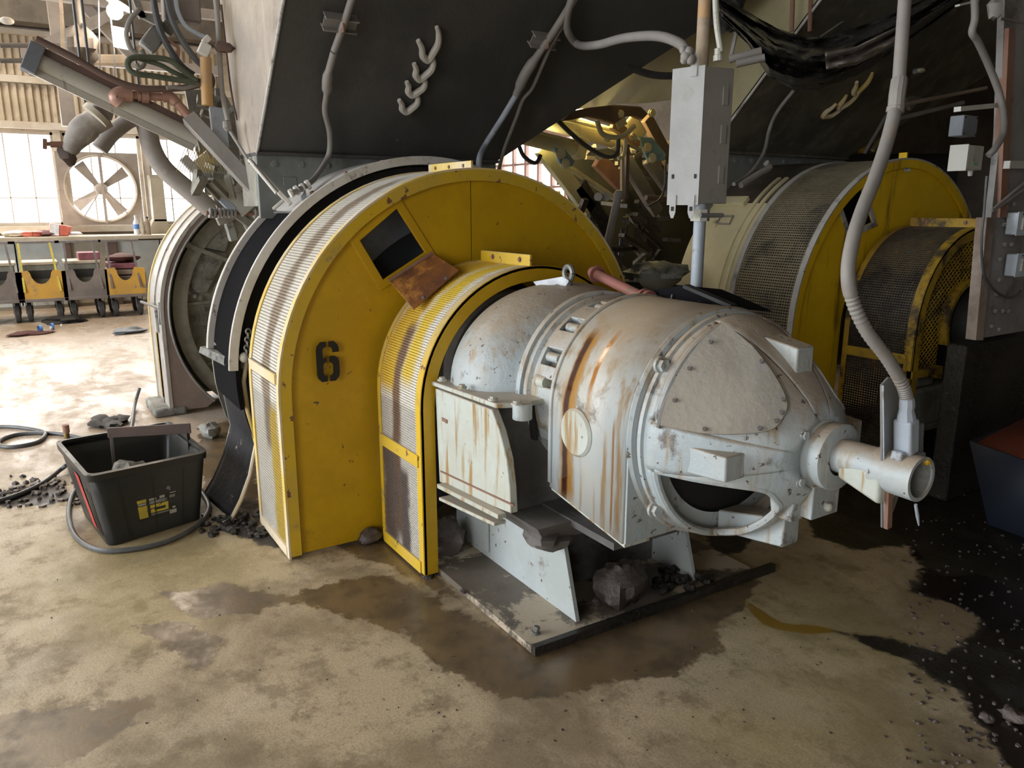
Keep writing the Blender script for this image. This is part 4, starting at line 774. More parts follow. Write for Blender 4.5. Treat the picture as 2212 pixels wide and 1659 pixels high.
# neck with cast windows
NR = .335
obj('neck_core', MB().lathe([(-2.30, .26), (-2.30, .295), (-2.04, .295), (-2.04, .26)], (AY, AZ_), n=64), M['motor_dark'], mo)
obj('neck_band', MB().lathe([(-2.26, .29), (-2.26, NR+.014), (-2.225, NR+.014), (-2.215, NR), (-2.195, NR), (-2.195, .29)], (AY, AZ_), n=72), M['motor'], mo)
obj('neck_band', MB().lathe([(-2.085, .29), (-2.085, NR+.004), (-2.05, NR+.004), (-2.05, .29)], (AY, AZ_), n=72), M['motor'], mo)
def wedge(a0, a1, x0, x1, r0, r1, n=6):
    vs = []; m = n+1
    for (x, r) in ((x0, r0), (x0, r1), (x1, r1), (x1, r0)):
        for i in range(m): t = math.radians(a0+(a1-a0)*i/n); vs.append((x, AY+r*math.cos(t), AZ_+r*math.sin(t)))
    fs = [(k*m+i, k*m+i+1, ((k+1) % 4)*m+i+1, ((k+1) % 4)*m+i) for i in range(n) for k in range(4)]+[(0, m, 2*m, 3*m), (m-1, 2*m-1, 3*m-1, 4*m-1)]
    return MB().add(vs, fs)
for a0, a1 in ((0, 30), (44, 66), (78, 98), (108, 122), (133, 146), (157, 165), (170, 206), (215, 330)):
    obj('cast_rib', wedge(a0, a1, -2.20, -2.075, .29, NR, 10), M['motor'], mo, bevel=.004)
for a in (102, 127.5, 151): 
    t = math.radians(a); obj('neck_bolt', MB().tube([(-2.185, AY+.315*math.cos(t), AZ_+.315*math.sin(t)), (-2.12, AY+.315*math.cos(t), AZ_+.315*math.sin(t))], .018, 12), M['motor'], mo)
t = math.radians(167.5); obj('neck_bolt', MB().tube([(-2.195, AY+.325*math.cos(t), AZ_+.325*math.sin(t)), (-2.14, AY+.325*math.cos(t), AZ_+.325*math.sin(t))], [.024, .022], 14), M['gearbox'], mo)
obj('side_slot', MB().bar((-2.21, AY-NR-.002, .83), (-2.205, AY-NR*.97, .68), .035, .012, up=(0, 1, 0)), M['black'], mo)
# drum cover: horseshoe with straight skirts
DR = .358
def Ux(R, x0, x1, zb0, zb1, n=56):
    A = Upath(R, AY, AZ_, 0, n); vs = []
    for x, zb in ((x0, zb0), (x1, zb1)):
        for i, (y, z) in enumerate(A): vs.append((x, y, zb if i in (0, len(A)-1) else z))
    m = len(A); return MB().add(vs, [(i, i+1, m+i+1, m+i) for i in range(m-1)])
SK0, SK1 = .557, .492
obj('drum_cover', Ux(DR, -2.05, -1.665, SK0, SK1), M['drum'], mo, solid=.014)
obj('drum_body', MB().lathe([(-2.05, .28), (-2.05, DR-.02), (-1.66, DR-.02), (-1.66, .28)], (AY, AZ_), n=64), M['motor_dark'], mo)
obj('rear_lip', Ux(DR+.007, -2.055, -2.04, .575, .575), M['drum'], mo, solid=.012)
fpz = SK1
obj('front_plate', MB().plate([[(AY-DR, fpz), (AY-DR, AZ_)]+[(AY-DR*math.cos(t), AZ_+DR*math.sin(t)) for t in np.linspace(.05, math.pi-.05, 40)]+[(AY+DR, AZ_), (AY+DR, fpz)]], -1.668, .012), M['motor'], mo, bevel=.002)
obj('skirt_lip', MB().prism([(-2.05, AY-DR, SK0), (-1.66, AY-DR, SK1), (-1.66, AY-DR+.10, SK1), (-2.05, AY-DR+.10, SK0+.01)], (0, 0, -.012)).bar((-2.05, AY-DR+.09, SK0+.02), (-1.66, AY-DR+.09, SK1+.02), .008, .05), M['gearbox'], mo)
obj('round_cap', MB().lathe([(AY-DR+.01, .001), (AY-DR-.016, .001), (AY-DR-.018, .072), (AY-DR-.010, .080), (AY-DR+.01, .080)], (-1.903, .788), n=36, axis='y'), M['gearbox'], mo)
# stepped end rings
obj('end_ring', MB().lathe([(-1.665, .28), (-1.665, .362), (-1.652, .369), (-1.642, .362), (-1.638, .345), (-1.628, .345), (-1.622, .358), (-1.608, .358), (-1.602, .344), (-1.597, .330), (-1.59, .28)], (AY, AZ_), n=80), M['motor'], mo, smooth=25)
RB0 = .342
def bell(a, s):      # a degrees (0 = +Y), s 0..1 from ring to hub
    x = -1.602+.335*s
    r = .118+(RB0-.118)*math.sqrt(max(0, 1-s**1.55))**1.0*(1-.10*s) if s < 1 else .118
    r = .098+(RB0-.098)*(1-s**1.7)**.80
    t = math.radians(a); return Vector((x, AY+r*math.cos(t), AZ_+r*math.sin(t)))
def win(a, c, half, s0, s1):
    q = (a-c)/half; return s1 if abs(q) >= 1 else s0+0*q
# four quadrant windows between four arms; shell drawn around each window
wins_ = [(137, 31), (226, 33), (316, 33), (46, 30)]
SW = .87
def wcurve(c, half, n=28, s0=.10, s1=.74):
    top = []; 
    for i in range(n+1):
        q = -1+2*i/n; top.append((c+half*q, s0+(s1-s0)*(1-abs(q)**3.4)**.5))
    return top
def shell(a0, a1, s0f, s1f, n, m):
    vs = []
    for i in range(n+1):
        a = a0+(a1-a0)*i/n; lo_, hi_ = s0f(a), s1f(a)
        for j in range(m+1): vs.append(bell(a, lo_+(hi_-lo_)*j/m))
    return vs, [(i*(m+1)+j, (i+1)*(m+1)+j, (i+1)*(m+1)+j+1, i*(m+1)+j+1) for i in range(n) for j in range(m)]
sh = MB(); edges = sorted([(c-h, c+h, c, h) for c, h in wins_])
cur = edges[-1][1]-360
for a0, a1, c, h in edges:
    if a0 > cur: sh.add(*shell(cur, a0, lambda a: 0, lambda a: 1, max(2, int((a0-cur)/3)), 14))
    sh.add(*shell(a0, a1, lambda a: 0, lambda a: .09, 24, 2))
    def hi(a, c=c, h=h): q = min(1, abs((a-c)/h)); return .10+(SW-.10)*(1-q**3.4)**.5
    sh.add(*shell(a0, a1, hi, lambda a: 1, 40, 10)); cur = a1
eb = obj('end_bell', sh, M['motor'], mo, solid=.018, smooth=50)
WLD = eb.modifiers.new('weld', 'WELD'); WLD.merge_threshold = .0012; eb.modifiers.move(1, 0)
for c, h in wins_:
    top = [bell(a, s) for a, s in wcurve(c, h, 40, .10, SW)]; bot = [bell(c+h-2*h*k/12, .095) for k in range(1, 12)]
    lp = top+bot+top[:1]; obj('window_rim', MB().tube(lp, .0125, 8, cap=False), M['motor'], mo)
obj('inner_baffle', MB().lathe([(-1.61, .05), (-1.61, .33)], (AY, AZ_), n=48).lathe([(-1.60, .13), (-1.45, .11), (-1.30, .08)], (AY, AZ_), n=32), M['black'], mo)
obj('dark_groove_band', MB().lathe([(-1.640, .3475), (-1.626, .3475)], (AY, AZ_), n=80).lathe([(-1.6005, .336), (-1.596, .337)], (AY, AZ_), n=80).lathe([(-2.0505, .352), (-2.056, .345)], (AY, AZ_), 0, 200, 80), M['motor_dark'], mo)  # dark bands put groove shade and grease into the ring recesses
sg = [bell(0+6*k, .50) for k in range(2)]
# flat cover plate over the upper left window
c, h = 140, 32
bp_ = [bell(c+(a-c), s) for a, s in wcurve(c, h, 36, .14, .88)]+[bell(c+h-2*h*k/10, .14) for k in range(1, 10)]
cen = sum(bp_, Vector())/len(bp_); nn = Vector((.62, .80*math.cos(math.radians(c)), .80*math.sin(math.radians(c)))).normalized()
cv = []
for p in bp_:
    d = (p-cen).dot(nn); cv.append(p-nn*(d*.55)+nn*.026)
front = [p+nn*.006 for p in cv]; n_ = len(cv)
mbc = MB(); mid1, mid0 = sum(front, Vector())/n_, sum(cv, Vector())/n_
mid1 += nn*.012; mid0 += nn*.010
r1 = [mid1.lerp(p, .55)+nn*.004 for p in front]
mbc.add(cv+front+r1+[mid1, mid0], [(i, (i+1) % n_, n_+(i+1) % n_, n_+i) for i in range(n_)]+[(n_+i, n_+(i+1) % n_, 2*n_+(i+1) % n_, 2*n_+i) for i in range(n_)]+[(2*n_+i, 2*n_+(i+1) % n_, 3*n_) for i in range(n_)]+[((i+1) % n_, i, 3*n_+1) for i in range(n_)])
cp_ = obj('inspection_cover', mbc, M['dusty'], mo, smooth=40); cp_['label'] = 'flat dusty cover plate with small screws'
for k in (2, 9, 16, 22, 29, 35, 38, 41, 44):
    if k < n_: q = front[k].lerp(mid1, .10)+nn*.004; obj('cover_screw', MB().tube([q, q+nn*.006], [.007, .0055], 10), M['steel'], cp_)
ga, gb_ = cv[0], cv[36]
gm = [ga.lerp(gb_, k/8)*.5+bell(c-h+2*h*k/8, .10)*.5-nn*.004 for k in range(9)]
obj('grease_strip', MB().tube(gm, [.006]+[.015]*7+[.006], 8), M['motor_dark'], mo)  # dark grease drawn as a strip along the cover plate's chord edge
# four square lugs
def lug(a, x1=-1.345, r=.262, w_=.072, hgt=.090, x0=-1.59):
    t = math.radians(a); u = Vector((0, math.cos(t), math.sin(t))); v = Vector((0, -math.sin(t), math.cos(t))); C_ = Vector((0, 1.825, .82))
    def P(x, rr, s): return C_+Vector((x, 0, 0))+u*rr+v*s
    w2 = w_/2; return MB().hexa([P(x1, r-hgt*.6, -w2), P(x1, r-hgt*.6, w2), P(x0, r, w2*1.2), P(x0, r, -w2*1.2), P(x1, r+hgt*.4, -w2), P(x1, r+hgt*.4, w2), P(x0, r+.072, w2*1.2), P(x0, r+.072, -w2*1.2)])
for a in (91, 182, 270, 1): obj('square_lug', lug(a), M['motor'], mo, bevel=.005)
obj('pad_plate', MB().plate([[(AY-.315+.075*math.cos(t)*(1 if math.cos(t) > 0 else .3), AZ_-.0+.06*math.sin(t)) for t in np.linspace(0, 2*math.pi, 28, endpoint=False)]], -1.565, .012), M['gearbox'], mo, bevel=.004)
for a in (142, 218, 38, 322):
    t = math.radians(a); q = Vector((-1.615, AY+.362*math.cos(t), AZ_+.362*math.sin(t))); obj('ring_bolt', MB().bolt(q, .019, (1, 0, 0), .022), M['motor'], mo)
# hub and shaft tube
obj('hub', MB().lathe([(-1.30, .112), (-1.275, .112), (-1.268, .104), (-1.262, .090), (-1.245, .087), (-1.24, .094), (-1.215, .094), (-1.21, .084), (-1.21, .05)], (AY+.012, AZ_), n=48), M['motor'], mo, smooth=28)
for a in (40, 140, 220, 320):
    t = math.radians(a); obj('hub_bolt', MB().bolt((-1.265, AY+.104*math.cos(t), AZ_+.104*math.sin(t)), .012, (1, 0, 0)), M['motor'], mo)
for a in (112, 200):
    t = math.radians(a); obj('hub_boss', MB().ball((-1.29, AY+.115*math.cos(t), AZ_+.115*math.sin(t)), .030, 12, (.6, 1, 1)), M['motor'], mo)
for q in ((1685, 1015), (1700, 1070), (1690, 965)):
    pq = Vector(PX(*q, -1.30)); r_ = math.hypot(pq.y-AY, pq.z-AZ_); aa = math.atan2(pq.z-AZ_, pq.y-AY); xx = -1.31-.1*(r_-.15)
    obj('dimple_plug', MB().ball((xx, pq.y, pq.z), .020, 12, (.5, 1, 1)), M['motor'], mo)
obj('bearing_block', MB().box((-1.36, AY-.03, AZ_-.19), (-1.255, AY+.09, AZ_-.09)).hexa([(-1.36, AY-.07, AZ_-.20), (-1.29, AY-.07, AZ_-.20), (-1.29, AY-.02, AZ_-.2), (-1.36, AY-.02, AZ_-.2), (-1.36, AY-.09, AZ_-.10), (-1.29, AY-.06, AZ_-.10), (-1.29, AY-.02, AZ_-.10), (-1.36, AY-.02, AZ_-.10)]), M['motor'], mo, bevel=.004)
obj('block_bolt', MB().ball((-1.25, AY+.035, AZ_-.16), .014, 10), M['gearbox'], mo)
obj('tap_mark', MB().tube([PX(1730, 845, -1.325), PX(1748, 862, -1.318), PX(1775, 853, -1.318)], .0025, 6), M['gearbox'], mo)
sy_, sz_ = AY+.012, AZ_+.008
obj('shaft_tube', MB().lathe([(-1.23, .047), (-1.10, .050), (-1.10, .056), (-1.0, .058), (-.985, .058), (-.985, .048), (-1.08, .046), (-1.08, .001)], (sy_, sz_), n=32), M['motor'], mo, smooth=28)
obj('tube_wedge', MB().hexa([(-1.19, sy_-.04, sz_-.05), (-1.06, sy_-.05, sz_-.085), (-1.06, sy_+.03, sz_-.085), (-1.19, sy_+.03, sz_-.05), (-1.19, sy_-.045, sz_), (-1.06, sy_-.056, sz_), (-1.06, sy_+.03, sz_), (-1.19, sy_+.03, sz_)]), M['gearbox'], mo, bevel=.01)
obj('tube_bore', MB().lathe([(-1.07, .046), (-.99, .0475)], (sy_, sz_), n=28), M['castlite'], mo)
obj('paint_spot', MB().ball((-.986, sy_+.018, sz_+.042), .009, 8), M['yellow'], mo)
ek = Vector(PY(1228, 590, 1.80)); obj('lifting_eye', MB().tube([ek+Vector((.026*math.cos(t), 0, .026*math.sin(t)+.0)) for t in np.linspace(0, 2*math.pi, 20)], .011, 8, cap=False).cyl(ek+Vector((0, 0, -.075)), ek+Vector((0, 0, -.02)), .016), M['steel'], mo)
# paper tag on the eye
tg = thing('paper_tag', tuple(ek+Vector((0, 0, -.03))), 'white paper tag tied to the lifting eye on top of the motor', 'tag')
tq = [PY(1152, 609, 1.72), PY(1215, 598, 1.77), PY(1229, 607, 1.785), PY(1222, 618, 1.78), PY(1168, 629, 1.71)]
obj('tag_card', MB().prism(tq, (0, .001, .001)), M['paper'], tg)
tqv = [Vector(p) for p in tq]; 
obj('printed_block', MB().prism([tqv[0].lerp(tqv[2], a)+(tqv[4]-tqv[0])*b_+Vector((0, -.0015, .0006)) for a, b_ in ((.24, .28), (.62, .2), (.62, .75), (.24, .85))], (0, 0, .0004)), M['labelgrey'], tg)
obj('tie_wire', MB().tube([tqv[2]+Vector((0,0,0)), ek+Vector((0, -.01, -.01))], .0015, 6), M['steel'], tg)
# red pipe and dark bracket over the motor
rp = thing('red_pipe', tuple(PY(1275, 585, 1.95)), 'short red pipe with flared end lying over the top of the motor', 'pipe')
a, b_ = Vector(PY(1285, 590, 1.93)), Vector(PY(1392, 644, 1.90)); d = (b_-a).normalized()
obj('pipe_tube', MB().cyl(a, b_, .020, 16), M['redpipe'], rp); obj('end_cap', MB().tube([a-d*.03, a-d*.02, a], [.012, .022, .022], 14), M['redpipe'], rp)
obj('pipe_collar', MB().cyl(a+d*.01, a+d*.018, .034, 18).cyl(b_-d*.01, b_+d*.0, .034, 18).cyl(b_+d*.016, b_+d*.03, .036, 18), M['redpipe'], rp)
br = thing('lift_bracket', tuple(PY(1480, 650, 1.98)), 'black angular steel bracket lying across the top of the motor drum', 'bracket')
obj('bracket_plate', MB().prism([PY(x, y, 1.93) for x, y in ((1395, 648), (1400, 628), (1470, 616), (1490, 618), (1560, 648), (1600, 668), (1530, 655))], (0, .16, -.02)), M['nearblack'], br, bevel=.004)
obj('bracket_lip', MB().bar(PY(1482, 618, 1.92), PY(1585, 662, 1.92), .03, .012), M['black'], br)
obj('cotter_pin', MB().tube([PY(1452, 636, 1.92), PY(1448, 652, 1.92)], .003, 6), M['steel'], br)
# ---- sensor bracket, fitting and flexible conduit
sb = thing('sensor_bracket', (-1.06, 1.75, .69), 'upright dull steel strip bracket clamped on the motor tail tube', 'bracket')
bx = -1.065
q = [PX(x, y, bx) for x, y in ((1905, 832), (1920, 815), (1962, 818), (1966, 1000))]
obj('bracket_strip', MB().prism([PX(1905, 832, bx), PX(1920, 815, bx), PX(1962, 820, bx), PX(1962, 1010, bx), PX(1932, 1100, bx), PX(1912, 1140, bx), PX(1906, 1140, bx)], (-.005, 0, 0)), M['steel'], sb)
obj('bracket_edge', MB().bar(PX(1906, 832, bx), PX(1909, 1140, bx), .003, .008, up=(1, 0, 0)), M['conduit_l'], sb)
obj('rusty_tail', MB().bar(PX(1922, 1020, bx+.01), PX(1918, 1140, bx+.01), .020, .01, up=(1, 0, 0)), M['rustdry'], sb)
cb = thing('conduit_junction', tuple(PX(1957, 990, -1.03)), 'pale blue-white cast conduit fitting standing on the motor tail tube', 'fitting')
fx = -1.035
obj('fitting_body', MB().bar(PX(1958, 905, fx), PX(1957, 978, fx), .040, .048, up=(1, 0, 0)), M['conduit_l'], cb, bevel=.006)
obj('fitting_side', MB().bar(PX(1976, 912, fx-.01), PX(1974, 975, fx-.01), .022, .04, up=(1, 0, 0)), M['boxgrey'], cb, bevel=.004)
obj('fitting_foot', MB().bar(PX(1935, 985, fx), PX(1988, 985, fx), .030, .026), M['conduit_l'], cb, bevel=.005)
obj('gland', MB().tube([PX(1959, 860, fx), PX(1959, 876, fx), PX(1958, 884, fx), PX(1958, 900, fx), PX(1958, 908, fx)], [.017, .019, .017, .022, .022], 10), M['conduit_l'], cb, smooth=25)
obj('set_screw', MB().bolt(PX(1985, 992, fx+.012), .008, (1, 0, 0)), M['steel'], cb)
fl = thing('flexible_conduit', tuple(PX(1955, 0, -1.25)), 'long bowed grey flexible conduit dropping from above to the motor tail fitting', 'conduit')
pth = [(1959, 862, -1.035), (1948, 828, -1.04), (1915, 772, -1.05), (1872, 715, -1.07), (1842, 650, -1.09), (1832, 590, -1.10), (1842, 520, -1.12), (1862, 455, -1.14), (1888, 390, -1.16), (1912, 320, -1.18), (1928, 262, -1.19), (1934, 235, -1.20)]
P = spline([PX(*p) for p in pth], 14)
rr = [.0155+.0010*(1 if (k % 2) else -1) if k < 60 else .0165 for k in range(len(P))]
obj('flexible_hose', MB().tube(P, rr, 14), M['conduit'], fl)
P = [Vector(PX(*p)) for p in ((1933, 243, -1.20), (1935, 232, -1.20), (1936, 228, -1.20), (1938, 205, -1.20), (1943, 172, -1.205), (1944, 165, -1.205))]
obj('coupling_nut', MB().tube(P, [.021, .021, .0195, .0195, .0195, .016], 12), M['conduit'], fl, smooth=25)
obj('rigid_pipe', MB().cyl(PX(1942, 172, -1.205), PX(1956, -20, -1.23), .0158, 16), M['conduit'], fl)
dd = [PX(1978, 1090, -1.0), PX(1982, 1115, -1.0), PX(1985, 1135, -1.0)]; single('icicle_drip', MB().tube(dd, [.004, .0045, .002], 8), M['conduit_l'], 'thin whitish drip hanging under the motor tail tube', 'drip')
# ================================================================ MOTOR STAND
st = thing('motor_stand', (-2.2, 1.85, 0), 'pale blue steel pedestal with dark muddy base plate under the motor', 'pedestal')
obj('base_plate', MB().box((-3.0, 1.318, .004), (-1.963, 2.425, .030)), M['baseplate'], st, bevel=.002)
lw = [(-2.86, .03), (-2.008, .03), (-2.13, .42), (-2.92, .42)]
for y in (1.545, 2.135): obj('side_web', MB().plate([lw], y, .016, axis=1), M['stand'], st)
obj('front_panel', MB().hexa([(-2.27, 1.56, .03), (-2.255, 1.56, .03), (-2.255, 2.135, .03), (-2.27, 2.135, .03), (-2.27, 1.56, .42), (-2.255, 1.56, .42), (-2.255, 2.135, .42), (-2.27, 2.135, .42)]), M['stand_dark'], st)
obj('top_plate', MB().box((-2.95, 1.50, .42), (-1.76, 2.15, .445)), M['stand_dark'], st)
obj('motor_saddle', MB().hexa([(-2.03, 1.58, .44), (-1.75, 1.58, .44), (-1.75, 2.08, .44), (-2.03, 2.08, .44), (-2.03, 1.53, .54), (-1.72, 1.53, .52), (-1.72, 2.10, .52), (-2.03, 2.10, .54)]), M['stand_dark'], st)
obj('rear_screen_patch', MB().box((-2.90, 1.535, .06), (-2.62, 1.543, .34)), M['stand'], st)
q = Vector(G(1157, 1368, .03)); obj('anchor_bolt', MB().bolt(q, .012, (0, .25, 1), .026), M['castlite'], st)
obj('edge_bar', MB().bar((-1.955, 1.322, .018), (-1.93, 2.52, .022), .024, .034), M['mud'], st)
def rock(px, py, z, r, seed, lab, mt='rock', rough=.45, grp=None, cat='rock'):
    g = G(px, py, z); return single('rock', MB().rock((g[0], g[1], z+r[2]*.80), r, seed, 20, rough), M[mt], lab, cat, grp)
rock(1338, 1300, .03, (.085, .10, .088), 11, 'large muddy rock sitting on the base plate under the motor')
rock(966, 1196, .01, (.08, .075, .10), 7, 'round dark rock wedged between the small guard and the stand')
rock(800, 1170, 0, (.045, .055, .035), 5, 'small pale muddy rock at the foot of the yellow guard')
rock(1288, 1304, .03, (.022, .028, .016), 22, 'pebble beside the large rock on the base plate')
rock(1008, 1240, .0, (.016, .016, .012), 31, 'tiny white stone at the left edge of the base plate', 'whiteedge')
rock(1010, 1128, .0, (.06, .06, .07), 17, 'dark wet lump behind the round rock under the gearbox', 'mud')
for i, (px, py, r, lb) in enumerate(((2130, 1556, .018, 'small grey stone in the black mud, left of two'), (2192, 1556, .03, 'flat grey stone in the black mud at the photo edge'), (1190, 1610, .0, ''), (1000, 1280, .012, 'small clay crumb on the base plate'))):
    if r: rock(px, py, 0.03 if i == 3 else 0, (r*1.3, r, r*.6), 40+i, lb, 'rock')
g = G(1480, 1262, .03); b = MB(); rnd = random.Random(3)
for k in range(26): b.rock((g[0]+rnd.uniform(-.13, .05), g[1]+rnd.uniform(-.13, .10), .035+rnd.uniform(0, .012)), (rnd.uniform(.012, .03),)*2+(rnd.uniform(.01, .022),), k, 8, .6)
single('mud_clumps', b, M['mud'], 'heap of black muddy crumbs in the right corner of the base plate', 'mud', kind=None) if False else tag(obj('mud_clumps', b, M['mud']), 'heap of black muddy crumbs in the right corner of the base plate', 'mud', kind='stuff')
b = MB(); 
for k in range(60): g = G(rnd.uniform(920, 1030), rnd.uniform(1185, 1250)); b.rock((g[0], g[1], .004), (rnd.uniform(.006, .02),)*2+(.010,), k, 6, .6)
for k in range(60): g = G(rnd.uniform(430, 620), rnd.uniform(1110, 1160)); b.rock((g[0], g[1], .006), (rnd.uniform(.006, .03),)*2+(.013,), k, 6, .6)
tag(obj('mud_clumps', b, M['mud']), 'scattered black mud crumbs at the feet of the yellow guards', 'mud', kind='stuff')
b = MB()
for k in range(240):
    g = G(rnd.uniform(1950, 2260), rnd.uniform(1080, 1659)); 
    if g[0] > -1.9: b.rock((g[0], g[1], .002), (rnd.uniform(.003, .010),)*2+(.005,), k, 6, .6)
for k in range(70): g = G(rnd.uniform(0, 170), rnd.uniform(1030, 1100)); b.rock((g[0], g[1], .004), (rnd.uniform(.006, .025),)*2+(.012,), k, 6, .6)
for k in range(90): g = G(rnd.gauss(1400, 500), rnd.uniform(1250, 1640)); b.rock((g[0], g[1], .001), (rnd.uniform(.002, .005),)*2+(.003,), k, 6, .6)
tag(obj('floor_grit', b, M['rock']), 'loose grit and crumbs scattered over the wet floor', 'grit', kind='stuff')
# ================================================================ TOTE
tc = [Vector(G(*q_, .325)) for q_ in ((122, 955), (188, 1032), (447, 978), (366, 912))]      # rim corners: back-left, front-left, front-right, back-right
bc = [Vector(G(*q_, .004)) for q_ in ((168, 1078), (236, 1181), (436, 1120), (380, 1040))]
to = thing('storage_tote', tuple((tc[0]+tc[2])/2*Vector((1, 1, 0)) if False else Vector(((tc[0].x+tc[2].x)/2, (tc[0].y+tc[2].y)/2, 0))), 'open black plastic storage tote with yellow label standing on the floor', 'tote')
bc[0] = Vector((bc[1].x-(tc[1]-tc[0]).length*.80*.95, bc[1].y-.07, .004)); bc[3] = bc[0]+(bc[2]-bc[1])
def ringpts(C4, z, grow=0, r=.05, n=5):
    cen = sum(C4, Vector())/4; out = []
    for i in range(4):
        c = C4[i]+(C4[i]-cen).normalized()*grow; a_ = (C4[i-1]-C4[i]).normalized(); b2 = (C4[(i+1) % 4]-C4[i]).normalized()
        for k in range(n+1): t = k/n; p = c+a_*r*(1-t)**2+b2*r*t**2; out.append(Vector((p.x, p.y, z)))
    return out
lv = []; 
for f in (0, .25, .5, .75, .9): lv.append(ringpts([bc[i].lerp(tc[i], f*.92) for i in range(4)], .004+f*.32))
lv.append(ringpts([bc[i].lerp(tc[i], .93) for i in range(4)], .300)); lv.append(ringpts(tc, .300, .005)); lv.append(ringpts(tc, .328, .008)); lv.append(ringpts(tc, .330, -.018)); lv.append(ringpts(tc, .318, -.026))
m = len(lv[0]); fs = [(j*m+i, j*m+(i+1) % m, (j+1)*m+(i+1) % m, (j+1)*m+i) for j in range(len(lv)-1) for i in range(m)]+[tuple(range(m))]
obj('tote_shell', MB().add([p for l in lv for p in l], fs), M['tote'], to, solid=.005, smooth=40)
fd = (tc[2]-tc[1]).normalized(); dn = (bc[1]-tc[1])
def onf(u, v, off=.004):   # point on the front wall
    a_ = bc[1].lerp(bc[2], u); b2 = bc[1].lerp(tc[1], .92).lerp(bc[2].lerp(tc[2], .92), u); p = a_.lerp(b2, v); n_ = (bc[2]-bc[1]).cross(Vector((0, 0, 1))).normalized(); n_ = n_ if n_.x > 0 else -n_; return p+n_*off
def sticker(u0, u1, v0, v1, mt, nme='label_patch', off=.005): obj(nme, MB().prism([onf(u0, v0, off), onf(u1, v0, off), onf(u1, v1, off), onf(u0, v1, off)], (.0008, 0, 0)), M[mt], lb_)
lb_ = obj('paper_label', MB().prism([onf(.33, .235, .0035), onf(.72, .235, .0035), onf(.72, .60, .0035), onf(.33, .60, .0035)], (.0008, 0, 0)), M['labeldark'], to)
sticker(.34, .425, .28, .47, 'labelyellow'); sticker(.34, .425, .52, .57, 'labelyellow'); sticker(.345, .42, .485, .51, 'redb' if False else 'labelwhite')
sticker(.455, .63, .33, .455, 'labelyellow'); sticker(.45, .60, .47, .52, 'labelgrey'); sticker(.455, .65, .29, .315, 'labelgrey'); sticker(.49, .60, .365, .405, 'labeldark', off=.0065); sticker(.45, .52, .53, .56, 'labelwhite'); sticker(.55, .60, .53, .57, 'labelwhite')
sticker(.64, .71, .24, .30, 'labelwhite'); sticker(.67, .70, .32, .35, 'labelwhite'); sticker(.645, .70, .50, .545, 'labelgrey'); sticker(.65, .71, .57, .585, 'labelwhite')
for k in range(3): sticker(.46, .62, .475+.016*k, .479+.016*k, 'labelwhite', 'print_line', .0065)
# vertical ribs, side slots and red strip on the left wall
def ons(u, v, off=.004):
    a_ = bc[0].lerp(bc[1], u); b2 = bc[0].lerp(tc[0], .92).lerp(bc[1].lerp(tc[1], .92), u); n_ = Vector((bc[1]-bc[0])).cross(Vector((0, 0, 1))).normalized(); n_ = n_ if n_.y < 0 else -n_; return a_.lerp(b2, v)+n_*off
for u in (.80, .88): obj('moulded_slot', MB().prism([ons(u, .12), ons(u+.03, .12), ons(u+.03, .80), ons(u, .80)], (0, -.001, 0)), M['black'], to)
obj('red_strip', MB().prism([ons(.56, .10), ons(.70, .10), ons(.64, .90), ons(.50, .90)], (0, -.001, 0)), M['red'], to)
for u in (.22, .50, .78):
    obj('front_rib', MB().prism([onf(u, .05), onf(u+.008, .05), onf(u+.008, .93), onf(u, .93)], (.004, 0, 0)), M['tote'], to)
for i in range(4):
    q = tc[i]*.955+sum(tc, Vector())/4*.045; obj('rim_hole', MB().cyl(q+Vector((0, 0, .001)), q+Vector((0, 0, .006)), .009, 10), M['black'], to)
for f in (.33, .66): q = tc[0].lerp(tc[1], f)*.975+sum(tc, Vector())/4*.025; obj('rim_hole', MB().cyl(q+Vector((0, 0, .001)), q+Vector((0, 0, .006)), .009, 10), M['black'], to)
# scrap machine part standing in the tote
mp = thing('scrap_bracket', tuple((bc[0]+bc[2])/2), 'rusty brown flat bar frame with two legs standing in the tote', 'bracket')
zt_ = .39; a, b_ = Vector(G(232, 935, zt_)), Vector(G(412, 925, zt_))
obj('top_bar', MB().bar(a, b_, .012, .052), M['rustdry'] if False else M['chandark'], mp, bevel=.002)
obj('leg', MB().bar(a+(b_-a)*.04, Vector((a.x, a.y+.01, .03)), .014, .012), M['cartgrey'], mp); obj('leg', MB().bar(b_-(b_-a)*.04, Vector((b_.x, b_.y-.01, .03)), .014, .008), M['black'], mp)
g = (bc[0]+bc[2])/2
ld = [single('cast_lump', MB().rock((g.x+.08, g.y-.04, .19), (.12, .11, .12), 13, 18, .3), M['castlite'], 'round dusty grey casting, larger of two lumps inside the tote', 'casting'),
      single('cast_lump', MB().rock((g.x+.16, g.y+.09, .18), (.07, .065, .10), 14, 18, .35), M['castlite'], 'small dusty grey casting, right one of two inside the tote', 'casting'),
      single('cast_lump', MB().rock((g.x-.02, g.y-.15, .10), (.09, .06, .09), 15, 16, .35), M['cast'], 'dark angular casting at the left inside the tote', 'casting')]
